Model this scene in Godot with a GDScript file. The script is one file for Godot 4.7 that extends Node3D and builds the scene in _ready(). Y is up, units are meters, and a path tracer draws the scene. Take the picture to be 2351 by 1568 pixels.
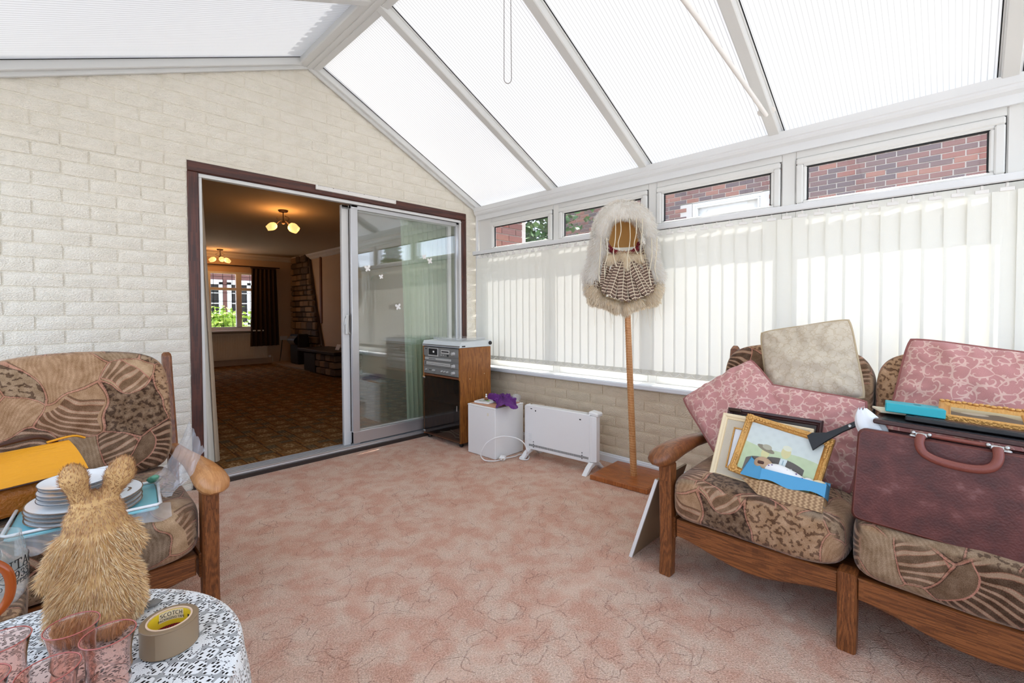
extends Node3D
# A conservatory used as a store room. Back wall in the plane z = 0, window wall in the plane x = 0, metres, y up.

const RIDGE_X := -1.62
const XL := -3.50
const ZF := 4.42
const SUN_ELEV := 61.0

var M := {}
var names := {}
var rng := RandomNumberGenerator.new()

# ---------------------------------------------------------------- mesh builder
class MB:
	var v := PackedVector3Array()
	var uv := PackedVector2Array()
	var ix := PackedInt32Array()
	var col := PackedColorArray()

	func add(p: Vector3, t := Vector2.ZERO) -> int:
		v.append(p)
		uv.append(t)
		return v.size() - 1

	func tri(a: int, b: int, c: int) -> void:
		ix.append(a); ix.append(b); ix.append(c)

	func face(ps: Array, ts: Array = []) -> void: # convex polygon, counter-clockwise from outside, hard edges
		var s := v.size()
		for i in ps.size():
			add(ps[i], ts[i] if ts.size() > i else Vector2.ZERO)
		for i in range(1, ps.size() - 1):
			tri(s, s + i, s + i + 1)

	func quad_uv(o: Vector3, a: Vector3, b: Vector3, t0 := Vector2.ZERO, t1 := Vector2.ONE) -> void:
		face([o, o + a, o + a + b, o + b], [Vector2(t0.x, t1.y), t1, Vector2(t1.x, t0.y), t0])

	func box(c: Vector3, s: Vector3, b := Basis(), ch := 0.0) -> void:
		var h := s / 2.0
		var e: float = min(ch, min(h.x, min(h.y, h.z)) * 0.95)
		var axes := [Vector3.RIGHT, Vector3.UP, Vector3.BACK]
		for ax in 3:
			for sg in [-1.0, 1.0]:
				var n: Vector3 = axes[ax] * sg
				var p: Vector3 = axes[(ax + 1) % 3]
				var q: Vector3 = axes[(ax + 2) % 3]
				if sg < 0:
					var tmp := p
					p = q
					q = tmp
				var hp: float = absf(p.dot(h)) - e
				var hq: float = absf(q.dot(h)) - e
				var o: Vector3 = n * absf(n.dot(h))
				var pts := []
				var ts := []
				for k in [[-1, -1], [1, -1], [1, 1], [-1, 1]]:
					pts.append(c + b * (o + p * hp * k[0] + q * hq * k[1]))
					ts.append(Vector2((hp + hp * k[0]), (hq + hq * k[1])))
				face(pts, ts)
		if e <= 0.0:
			return
		for ax in 3:
			var d: Vector3 = axes[ax]
			var p: Vector3 = axes[(ax + 1) % 3]
			var q: Vector3 = axes[(ax + 2) % 3]
			var hd: float = d.dot(h) - e
			for sp in [-1.0, 1.0]:
				for sq in [-1.0, 1.0]:
					var a: Vector3 = p * sp * p.dot(h) + q * sq * (q.dot(h) - e)
					var k: Vector3 = p * sp * (p.dot(h) - e) + q * sq * q.dot(h)
					var pts := [c + b * (a - d * hd), c + b * (a + d * hd), c + b * (k + d * hd), c + b * (k - d * hd)]
					if sp * sq > 0:
						pts = [pts[3], pts[2], pts[1], pts[0]]
						pts.reverse()
					_out(pts, c)
		for sx in [-1.0, 1.0]:
			for sy in [-1.0, 1.0]:
				for sz in [-1.0, 1.0]:
					var g := Vector3(sx, sy, sz)
					_out([c + b * (g * Vector3(h.x, h.y - e, h.z - e)), c + b * (g * Vector3(h.x - e, h.y, h.z - e)), c + b * (g * Vector3(h.x - e, h.y - e, h.z))], c)

	func _out(ps: Array, c: Vector3) -> void: # a face turned away from c
		var m := Vector3.ZERO
		for p in ps:
			m += p
		m /= ps.size()
		var n: Vector3 = (ps[1] - ps[0]).cross(ps[2] - ps[0])
		if n.dot(m - c) < 0:
			ps.reverse()
		face(ps)

	func bar(a: Vector3, b: Vector3, w: float, h: float, up := Vector3.UP, ch := 0.0) -> void: # box from a to b, w across, h along up
		var d := (b - a)
		var z := d.normalized()
		var x := up.cross(z).normalized()
		var y := z.cross(x)
		box((a + b) / 2.0, Vector3(w, h, d.length()), Basis(x, y, z), ch)

	func grid(f: Callable, nu: int, nv: int, us := 1.0, vs := 1.0, wrap_u := false) -> void: # smooth surface; du x dv points outwards
		var s := v.size()
		var cols := nu if wrap_u else nu + 1
		for j in nv + 1:
			for i in cols:
				var a := float(i) / nu
				var b := float(j) / nv
				add(f.call(a, b), Vector2(a * us, b * vs))
		for j in nv:
			for i in nu:
				var i2 := (i + 1) % cols
				var p := s + j * cols + i
				var q := s + j * cols + i2
				tri(p, q, q + cols)
				tri(p, q + cols, p + cols)

	func lathe(prof: Array, segs := 24, xf := Transform3D(), us := 1.0) -> void: # prof of Vector2(radius, y), outside to the right when y rises
		var rings := []
		for i in prof.size():
			rings.append(prof[i])
			if i > 0 and i < prof.size() - 1:
				var d1: Vector2 = (prof[i] - prof[i - 1]).normalized()
				var d2: Vector2 = (prof[i + 1] - prof[i]).normalized()
				if d1.dot(d2) < 0.8:
					rings.append(null)
					rings.append(prof[i])
		var last := -1
		var run := 0.0
		var prev := Vector2.ZERO
		for r in rings:
			if r == null:
				last = -1
				continue
			run += (r - prev).length()
			prev = r
			var s := v.size()
			for k in segs + 1:
				var a := TAU * k / segs
				add(xf * Vector3(cos(a) * r.x, r.y, -sin(a) * r.x), Vector2(float(k) / segs * us, run))
			if last >= 0:
				for k in segs:
					if true:
						tri(last + k, last + k + 1, s + k + 1)
						tri(last + k, s + k + 1, s + k)
			last = s

	func tube(pts: Array, rad, segs := 8, caps := true, closed := false, flat := 1.0) -> void:
		var n := pts.size()
		var t0: Vector3 = (pts[1] - pts[0]).normalized()
		var up := Vector3.UP if absf(t0.y) < 0.9 else Vector3.RIGHT
		var x := up.cross(t0).normalized()
		var s := v.size()
		var run := 0.0
		for i in n:
			var a: Vector3 = pts[i - 1] if i > 0 else (pts[n - 1] if closed else pts[0])
			var b: Vector3 = pts[i + 1] if i < n - 1 else (pts[0] if closed else pts[n - 1])
			var t := (b - a).normalized()
			x = (x - t * x.dot(t)).normalized()
			var y := t.cross(x)
			var r: float = rad[i] if rad is Array else rad
			if i > 0:
				run += (pts[i] - pts[i - 1]).length()
			for k in segs + 1:
				var an := TAU * k / segs
				add(pts[i] + x * cos(an) * r + y * sin(an) * r * flat, Vector2(run, float(k) / segs))
		var m := n if closed else n - 1
		for i in m:
			for k in segs:
				var p := s + i * (segs + 1) + k
				var q := s + ((i + 1) % n) * (segs + 1) + k
				tri(p, p + 1, q + 1)
				tri(p, q + 1, q)
		if caps and not closed:
			for e in [0, n - 1]:
				var c0 := s + int(e) * (segs + 1)
				var c := add(pts[e])
				var s2 := v.size()
				for k in segs:
					add(v[c0 + k])
				for k in segs:
					if e == 0:
						tri(c, s2 + (k + 1) % segs, s2 + k)
					else:
						tri(c, s2 + k, s2 + (k + 1) % segs)

	func prism(poly: PackedVector2Array, depth: float, xf := Transform3D(), ch := 0.0) -> void: # outline in local xy, from z = 0 to depth
		if Geometry2D.is_polygon_clockwise(poly):
			poly = poly.duplicate()
			poly.reverse()
		var inner := poly
		var n := poly.size()
		var t := Geometry2D.triangulate_polygon(poly)
		if t.is_empty():
			push_error("bad polygon")
			return
		var levels := [[0.0, 0.0], [depth, 0.0]]
		if ch > 0.0:
			levels = [[0.0, ch], [ch, 0.0], [depth - ch, 0.0], [depth, ch]]
			inner = PackedVector2Array()
			for i in n:
				var d1 := (poly[i] - poly[(i + n - 1) % n]).normalized()
				var d2 := (poly[(i + 1) % n] - poly[i]).normalized()
				var m := (Vector2(-d1.y, d1.x) + Vector2(-d2.y, d2.x)).normalized()
				inner.append(poly[i] + m * ch)
		for e in [0, 1]:
			var s := v.size()
			for p in inner:
				add(xf * Vector3(p.x, p.y, depth * e), p)
			for k in range(0, t.size(), 3):
				var ccw := (inner[t[k + 1]] - inner[t[k]]).cross(inner[t[k + 2]] - inner[t[k]]) > 0
				if ccw == (e == 1):
					tri(s + t[k], s + t[k + 1], s + t[k + 2])
				else:
					tri(s + t[k], s + t[k + 2], s + t[k + 1])
		for l in levels.size() - 1:
			var run := 0.0
			for i in n:
				var j := (i + 1) % n
				var a0 := inner[i] if levels[l][1] > 0 else poly[i]
				var b0 := inner[j] if levels[l][1] > 0 else poly[j]
				var a1 := inner[i] if levels[l + 1][1] > 0 else poly[i]
				var b1 := inner[j] if levels[l + 1][1] > 0 else poly[j]
				var z0: float = levels[l][0]
				var z1: float = levels[l + 1][0]
				var w := (poly[j] - poly[i]).length()
				face([xf * Vector3(a0.x, a0.y, z0), xf * Vector3(b0.x, b0.y, z0), xf * Vector3(b1.x, b1.y, z1), xf * Vector3(a1.x, a1.y, z1)],
					[Vector2(run, z0), Vector2(run + w, z0), Vector2(run + w, z1), Vector2(run, z1)])
				run += w

	func ball(c: Vector3, r: Vector3, nu := 16, nv := 10, b := Basis()) -> void:
		grid(func(u, w): return c + b * (r * Vector3(sin(PI * w) * cos(TAU * u), -cos(PI * w), -sin(PI * w) * sin(TAU * u))), nu, nv)

	func mesh(mat: Material = null) -> ArrayMesh:
		var n := PackedVector3Array()
		n.resize(v.size())
		var out := PackedInt32Array()
		out.resize(ix.size())
		for k in range(0, ix.size(), 3):
			var a := ix[k]
			var b := ix[k + 1]
			var c := ix[k + 2]
			var f := (v[b] - v[a]).cross(v[c] - v[a])
			n[a] += f; n[b] += f; n[c] += f
			out[k] = a; out[k + 1] = c; out[k + 2] = b
		for k in n.size():
			n[k] = n[k].normalized() if n[k].length_squared() > 1e-20 else Vector3.UP
		var arr := []
		arr.resize(Mesh.ARRAY_MAX)
		arr[Mesh.ARRAY_VERTEX] = v
		arr[Mesh.ARRAY_NORMAL] = n
		arr[Mesh.ARRAY_TEX_UV] = uv
		if col.size() == v.size():
			arr[Mesh.ARRAY_COLOR] = col
		arr[Mesh.ARRAY_INDEX] = out
		var m := ArrayMesh.new()
		m.add_surface_from_arrays(Mesh.PRIMITIVE_TRIANGLES, arr)
		if mat:
			m.surface_set_material(0, mat)
		return m


# ---------------------------------------------------------------- nodes
func numbered(called: String) -> String:
	names[called] = names.get(called, -1) + 1
	return called if names[called] == 0 else "%s_%03d" % [called, names[called]]

func tag(o: Node, label: String, category: String, group := "") -> Node:
	o.set_meta("label", label)
	o.set_meta("category", category)
	if group:
		o.set_meta("group", group)
	return o

func thing(called: String, label: String, category: String, at := Vector3.ZERO, turn := 0.0, group := "") -> Node3D:
	var o := Node3D.new()
	o.name = numbered(called)
	add_child(o)
	o.position = at
	o.rotation.y = turn
	tag(o, label, category, group)
	return o

func part(called: String, b, mat: Material, parent: Node, at := Vector3.ZERO, label := "") -> MeshInstance3D:
	var o := MeshInstance3D.new()
	o.name = called
	o.mesh = b.mesh() if b is MB else b
	o.material_override = mat
	o.position = at
	parent.add_child(o, true)
	if label:
		o.set_meta("label", label)
	return o

func struct(called: String, b, mat: Material) -> MeshInstance3D:
	var o := MeshInstance3D.new()
	o.name = numbered(called)
	o.mesh = b.mesh() if b is MB else b
	o.material_override = mat
	add_child(o)
	o.set_meta("kind", "structure")
	return o

func solid(called: String, b, mat: Material, label: String, category: String, group := "", at := Vector3.ZERO) -> MeshInstance3D:
	var o := MeshInstance3D.new()
	o.name = numbered(called)
	o.mesh = b.mesh() if b is MB else b
	o.material_override = mat
	add_child(o)
	o.position = at
	tag(o, label, category, group)
	return o

func boxm(c: Vector3, s: Vector3, ch := 0.0, b := Basis()) -> MB:
	var m := MB.new()
	m.box(c, s, b, ch)
	return m

# ---------------------------------------------------------------- materials
func mk(key: String, color: Color, rough := 0.6, metal := 0.0, spec := 0.5) -> StandardMaterial3D:
	var m := StandardMaterial3D.new()
	m.resource_name = key
	m.albedo_color = color
	m.roughness = rough
	m.metallic = metal
	m.metallic_specular = spec
	M[key] = m
	return m

func c8(r: int, g: int, b: int) -> Color:
	return Color8(r, g, b)

func noise_tex(freq: float, size := 256, octaves := 4, sd := 1, ramp: Array = [], kind := FastNoiseLite.TYPE_SIMPLEX_SMOOTH) -> ImageTexture:
	var f := FastNoiseLite.new()
	f.seed = sd
	f.noise_type = kind
	f.frequency = freq
	f.fractal_octaves = octaves
	var im := f.get_seamless_image(size, size)
	if ramp.is_empty():
		return ImageTexture.create_from_image(im)
	var d := im.get_data()
	var g := Gradient.new()
	g.offsets = PackedFloat32Array()
	g.colors = PackedColorArray()
	var offs := PackedFloat32Array()
	var cols := PackedColorArray()
	for k in ramp:
		offs.append(k[0])
		cols.append(k[1])
	g.offsets = offs
	g.colors = cols
	var lut := PackedByteArray()
	for k in 256:
		var c := g.sample(k / 255.0)
		lut.append(c.r8); lut.append(c.g8); lut.append(c.b8)
	var o := PackedByteArray()
	o.resize(d.size() * 3)
	for k in d.size():
		var q := d[k] * 3
		o[k * 3] = lut[q]; o[k * 3 + 1] = lut[q + 1]; o[k * 3 + 2] = lut[q + 2]
	return ImageTexture.create_from_image(Image.create_from_data(size, size, false, Image.FORMAT_RGB8, o))

func relief(m: StandardMaterial3D, tex: Texture2D, cm: float) -> void:
	m.heightmap_enabled = true
	m.heightmap_texture = tex
	m.heightmap_scale = cm

func tri_world(m: StandardMaterial3D, scale: Vector3, world := true) -> void:
	m.uv1_triplanar = true
	m.uv1_world_triplanar = world
	m.uv1_scale = scale

func noise_bytes(freq: float, size: int, octaves: int, sd: int, kind := FastNoiseLite.TYPE_SIMPLEX_SMOOTH) -> PackedByteArray:
	var f := FastNoiseLite.new()
	f.seed = sd
	f.noise_type = kind
	f.frequency = freq
	f.fractal_octaves = octaves
	return f.get_seamless_image(size, size).get_data()

func glass(key: String, color: Color, alpha: float, rough := 0.02) -> StandardMaterial3D:
	var m := mk(key, Color(color, alpha), rough)
	m.transparency = BaseMaterial3D.TRANSPARENCY_ALPHA
	m.cull_mode = BaseMaterial3D.CULL_DISABLED
	return m

# ---------------------------------------------------------------- textures
func byte_tex(w: int, h: int, o: PackedByteArray, alpha := false) -> ImageTexture:
	return ImageTexture.create_from_image(Image.create_from_data(w, h, false, Image.FORMAT_RGBA8 if alpha else Image.FORMAT_RGB8, o))

func stamp(o: PackedByteArray, w: int, h: int, cx: float, cy: float, r: float, col: Array, a: float, ch := 3) -> void: # soft round dab, wraps round
	var x0 := int(floor(cx - r))
	var y0 := int(floor(cy - r))
	var n := int(ceil(r * 2)) + 1
	for j in n:
		for i in n:
			var dx := x0 + i - cx
			var dy := y0 + j - cy
			var d := sqrt(dx * dx + dy * dy)
			if d > r:
				continue
			var t: float = a * clampf((r - d) / maxf(0.6, r * 0.35), 0.0, 1.0)
			var p := (posmod(y0 + j, h) * w + posmod(x0 + i, w)) * ch
			for c in ch:
				o[p + c] = int(o[p + c] * (1.0 - t) + col[c] * t)

func carpet_texture() -> Array: # colour and relief of the pink sculptured carpet, 1.5 m a side
	var n := 1152
	var a := noise_bytes(0.005, n, 2, 11)
	var b := noise_bytes(0.013, n, 3, 12)
	var f := noise_bytes(0.16, n, 2, 13)
	var g := noise_bytes(0.45, n, 1, 14)
	var o := PackedByteArray()
	o.resize(n * n * 3)
	var hgt := PackedByteArray()
	hgt.resize(n * n)
	for k in n * n:
		var t := clampf((a[k] - 128) / 90.0 + 0.5, 0.0, 1.0)
		var u := clampf((b[k] - 128) / 90.0 + 0.5, 0.0, 1.0)
		var fine := (f[k] - 128) * 0.20 + (g[k] - 128) * 0.22
		var w := t * 0.5 + u * 0.5
		w = clampf((w - 0.5) * 1.15 + 0.5, 0.0, 1.0)
		o[k * 3] = int(clampf(lerpf(207, 217, w) + fine, 0, 255))
		o[k * 3 + 1] = int(clampf(lerpf(161, 186, w) + fine, 0, 255))
		o[k * 3 + 2] = int(clampf(lerpf(139, 165, w) + fine, 0, 255))
		hgt[k] = int(clampf(150 + (g[k] - 128) * 0.55 + (f[k] - 128) * 0.4, 0, 255))
	var r := RandomNumberGenerator.new()
	r.seed = 5
	var dots := PackedByteArray()
	for q in 210:
		var cx := r.randf() * n
		var cy := r.randf() * n
		var rad := r.randf_range(26, 62)
		var a0 := r.randf() * TAU
		var span := r.randf_range(1.3, 4.0)
		var steps := int(rad * span / 2.2)
		for s in steps:
			var an := a0 + span * s / steps
			var rr := rad + 4.0 * sin(an * 5.0 + q)
			var x := cx + cos(an) * rr
			var y := cy + sin(an) * rr * 0.8
			if r.randf() < 0.62:
				stamp(o, n, n, x + r.randf_range(-0.8, 0.8), y + r.randf_range(-0.8, 0.8), r.randf_range(1.0, 2.0), [132, 92, 82], r.randf_range(0.2, 0.5))
			var p := (posmod(int(y), n) * n + posmod(int(x), n))
			for e in [0, 1, n, n + 1]:
				hgt[(p + e) % (n * n)] = 60
	return [byte_tex(n, n, o), ImageTexture.create_from_image(Image.create_from_data(n, n, false, Image.FORMAT_L8, hgt))]

func fabric_texture() -> ImageTexture: # patchwork tapestry of the suite, 0.75 m a side
	var n := 640
	var r := RandomNumberGenerator.new()
	r.seed = 23
	var pts := []
	for j in 4:
		for i in 4:
			pts.append({"x": (i + r.randf_range(0.1, 0.9)) * n / 4.0, "y": (j + r.randf_range(0.1, 0.9)) * n / 4.0, "k": (i * 2 + j * 3 + r.randi() % 2) % 6, "c": r.randi() % 6, "a": r.randf() * TAU, "w": r.randf_range(0.75, 1.3)})
	var pal := [[150, 126, 101], [176, 147, 116], [112, 89, 69], [182, 146, 117], [136, 116, 96], [164, 131, 101]]
	var wx := noise_bytes(0.005, n, 2, 31)
	var wy := noise_bytes(0.005, n, 2, 32)
	var fine := noise_bytes(0.30, n, 2, 33)
	var sprig := noise_bytes(0.045, n, 2, 35)
	var mott := noise_bytes(0.02, n, 3, 34)
	var cell := 128
	var buckets := {}
	for b in 25:
		var bx := (b % 5) * cell + cell / 2.0
		var by := (b / 5) * cell + cell / 2.0
		var l := []
		for q in pts.size():
			var dx: float = absf(pts[q].x - bx)
			dx = minf(dx, n - dx)
			var dy: float = absf(pts[q].y - by)
			dy = minf(dy, n - dy)
			l.append([dx * dx + dy * dy, q])
		l.sort()
		var near := []
		for q in 7:
			near.append(l[q][1])
		buckets[b] = near
	var o := PackedByteArray()
	o.resize(n * n * 3)
	for y in n:
		for x in n:
			var k := y * n + x
			var px := x + (wx[k] - 128) * 0.16
			var py := y + (wy[k] - 128) * 0.16
			var d1 := 1e9
			var d2 := 1e9
			var best := 0
			var bdx := 0.0
			var bdy := 0.0
			for q in buckets[(y / cell) * 5 + x / cell]:
				var p: Dictionary = pts[q]
				var dx: float = px - p.x
				var dy: float = py - p.y
				if dx > n / 2: dx -= n
				elif dx < -n / 2: dx += n
				if dy > n / 2: dy -= n
				elif dy < -n / 2: dy += n
				var d: float = sqrt(dx * dx + dy * dy) * p.w
				if d < d1:
					d2 = d1
					d1 = d
					best = q
					bdx = dx
					bdy = dy
				elif d < d2:
					d2 = d
			var p: Dictionary = pts[best]
			var c: Array = pal[p.c]
			var cr: float = c[0]
			var cg: float = c[1]
			var cb: float = c[2]
			var ca := cos(p.a)
			var sa := sin(p.a)
			var e := d2 - d1
			var kind: int = p.k
			if kind <= 2: # fans of curved ribs
				var fx: float = bdx + ca * 150.0
				var fy: float = bdy + sa * 150.0
				var rr := sqrt(fx * fx + fy * fy)
				var ang := atan2(fy, fx)
				var on := sin(ang * 40.0) if kind == 0 else sin(rr * 0.30)
				var lim := absf(rr - 160.0) < 52.0 if kind == 0 else (rr > 100.0 and absf(fposmod(ang - p.a + PI, TAU) - PI) < 0.42)
				if lim:
					if on > 0.55:
						cr = cr * 0.3 + 122; cg = cg * 0.3 + 102; cb = cb * 0.3 + 86
					elif on > 0.2:
						cr = cr * 0.4 + 94; cg = cg * 0.4 + 62; cb = cb * 0.4 + 50
					else:
						cr = cr * 0.72; cg = cg * 0.68; cb = cb * 0.66
				elif absf(rr - 160.0) < 56.0 and kind == 0:
					cr = 176; cg = 124; cb = 106
			elif kind == 3: # sprigs
				if sprig[k] > 158:
					cr *= 0.66; cg *= 0.62; cb *= 0.60
				elif sprig[k] < 100:
					cr = cr * 0.8 + 36; cg = cg * 0.8 + 31; cb = cb * 0.8 + 26
			else:
				var s: float = sin((bdx * ca + bdy * sa) * 0.5) * 7.0
				cr += s; cg += s; cb += s
			if e < 7.0: # stitched seam
				var dash := sin((x + y) * 0.55) * 0.5 + 0.5
				if e < 4.0:
					var q := 0.40 + 0.4 * dash
					cr = lerpf(cr, 186, q); cg = lerpf(cg, 128, q); cb = lerpf(cb, 110, q)
				else:
					cr *= 0.7; cg *= 0.66; cb *= 0.64
			var t := (fine[k] - 128) * 0.18 + (mott[k] - 128) * 0.16
			o[k * 3] = int(clampf(cr + t, 0, 255))
			o[k * 3 + 1] = int(clampf(cg + t, 0, 255))
			o[k * 3 + 2] = int(clampf(cb + t, 0, 255))
	return byte_tex(n, n, o)

func scroll_texture(n: int, base: Array, ink: Array, sd: int, count: int, size: float) -> ImageTexture: # curling leaf scrolls
	var o := PackedByteArray()
	o.resize(n * n * 3)
	var f := noise_bytes(0.2, n, 2, sd)
	for k in n * n:
		for c in 3:
			o[k * 3 + c] = int(clampf(base[c] + (f[k] - 128) * 0.10, 0, 255))
	var r := RandomNumberGenerator.new()
	r.seed = sd
	var cols := int(sqrt(count))
	for q in cols * cols:
		var x := (q % cols + 0.5 * (q / cols % 2) + r.randf_range(0.3, 0.7)) * n / cols
		var y := (q / cols + r.randf_range(0.3, 0.7)) * n / cols
		var dir := r.randf() * TAU
		for branch in 3:
			var an := dir + branch * TAU / 3 + r.randf_range(-0.5, 0.5)
			var sg := 1.0 if r.randf() < 0.5 else -1.0
			var px := x
			var py := y
			var len := int(size * r.randf_range(1.7, 2.3))
			var fine_w := size * 0.062
			for s in len:
				var t := float(s) / len
				px += cos(an)
				py += sin(an)
				an += sg * (0.9 + 17.0 * pow(t, 4.0)) / len
				stamp(o, n, n, px, py, fine_w * (0.3 + 0.9 * sin(PI * t)) + 0.7, ink, 0.75)
				if s == int(len * 0.28) or s == int(len * 0.52):
					var la := an - sg * 0.7
					var lx := px
					var ly := py
					for l in 16:
						la -= sg * 0.05
						lx += cos(la) * size * 0.022
						ly += sin(la) * size * 0.022
						stamp(o, n, n, lx, ly, fine_w * 1.5 * sin(PI * (0.2 + l / 20.0)) + 0.5, ink, 0.75)
	return byte_tex(n, n, o)

func wood_texture(n: int, light: Array, dark: Array, sd: int, rings: float, across := false) -> ImageTexture: # grain along v, or along u
	var a := noise_bytes(0.008, n, 3, sd)
	var b := noise_bytes(0.35, n, 2, sd + 1)
	var o := PackedByteArray()
	o.resize(n * n * 3)
	for y in n:
		for x in n:
			var k := y * n + x
			var s := a[(y / 6 % n) * n + x]
			var g := b[(y / 14) * n + x]
			if across:
				k = x * n + y
			var t := 0.5 + 0.5 * sin(TAU * (rings * x / n + s / 42.0))
			t = clampf(t * 0.55 + (g - 128) / 190.0 + 0.25, 0.0, 1.0)
			for c in 3:
				o[k * 3 + c] = int(lerpf(dark[c], light[c], t))
	return byte_tex(n, n, o)

func lace_texture() -> ImageTexture: # flowered lace: alpha is the thread
	var n := 576
	var o := PackedByteArray()
	o.resize(n * n * 4)
	var cell := n / 3.0
	for y in n:
		for x in n:
			var k := (y * n + x) * 4
			var wx := x + 10.0 * sin(y * TAU / n * 2.0) + 4.0 * sin(y * TAU / n * 7.0 + 1.0)
			var wy := y + 10.0 * sin(x * TAU / n * 2.0 + 0.7) + 4.0 * sin(x * TAU / n * 5.0)
			var row := int(fposmod(wy, n) / cell)
			var gx := fposmod(wx + (cell / 2 if row % 2 == 1 else 0.0), cell) - cell / 2
			var gy := fposmod(wy, cell) - cell / 2
			var d := sqrt(gx * gx + gy * gy) / (cell / 2)
			var an := atan2(gy, gx)
			var petal := 0.42 + 0.15 * cos(an * 5.0 + row * 1.3)
			var al := 0.50
			if d < 0.10:
				al = 0.1 if d < 0.05 else 1.0
			elif d < petal:
				al = 1.0 if fmod(d * 26.0 + 0.5 * cos(an * 12.0), 2.0) > 0.55 else 0.8
				if absf(d - petal) < 0.045:
					al = 1.0
			elif d < petal + 0.13:
				al = 0.0 if fposmod(an * 8.0 + d * 6.0, 2.0) < 1.15 and fposmod(d * 22.0, 2.0) < 1.3 else 0.95
			else:
				var hx := fposmod(wx + wy * 0.6, 24.0)
				var hy := fposmod(wx * 0.5 - wy, 15.0)
				al = 0.0 if hx > 8 and hy > 6 and fposmod(floor((wx + wy * 0.6) / 24.0) + floor((wx * 0.5 - wy) / 15.0), 3.0) < 2.0 else 0.95
				var e := absf(sin(x * TAU / n * 6.0) + sin(y * TAU / n * 6.0 + 1.0))
				if e < 0.3:
					al = 0.45
			o[k] = 238
			o[k + 1] = 237
			o[k + 2] = 234
			o[k + 3] = int(al * 255)
	return byte_tex(n, n, o, true)

func parlour_carpet() -> ImageTexture: # woven squares, 1 m a side
	var n := 512
	var f := noise_bytes(0.25, n, 3, 41)
	var g := noise_bytes(0.05, n, 2, 42)
	var o := PackedByteArray()
	o.resize(n * n * 3)
	var c := n / 3.0
	for y in n:
		for x in n:
			var k := y * n + x
			var ix := int(x / c)
			var iy := int(y / c)
			var u := fmod(x, c) / c
			var w := fmod(y, c) / c
			var col := [134, 100, 62]
			var sw := (ix + iy) % 2
			var band := u if sw == 0 else w
			var cross := w if sw == 0 else u
			if band < 0.30:
				col = [160, 124, 80] if fmod(band * 20.0, 2.0) < 1.0 else [122, 90, 56]
				if cross > 0.55:
					col = [112, 98, 74]
			else:
				var e := minf(minf(band - 0.30, 1.0 - band) / 0.7, minf(cross, 1.0 - cross))
				if e < 0.05:
					col = [102, 72, 44]
				elif e < 0.13:
					col = [146, 102, 56]
				else:
					var d := Vector2((band - 0.65) / 0.35, (cross - 0.5) / 0.5).length()
					if absf(d - 0.35 - 0.12 * cos(8.0 * atan2(cross - 0.5, band - 0.65))) < 0.12:
						col = [178, 146, 106]
			var t := (f[k] - 128) * 0.35 + (g[k] - 128) * 0.2
			for q in 3:
				o[k * 3 + q] = int(clampf(col[q] + t, 0, 255))
	return byte_tex(n, n, o)

func pixels(w: int, h: int, f: Callable) -> ImageTexture: # print on a flat thing; f(x, y) in 0..1 gives a Color
	var o := PackedByteArray()
	o.resize(w * h * 3)
	for y in h:
		for x in w:
			var c: Color = f.call((x + 0.5) / w, (y + 0.5) / h)
			var k := (y * w + x) * 3
			o[k] = c.r8; o[k + 1] = c.g8; o[k + 2] = c.b8
	return byte_tex(w, h, o)

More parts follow.
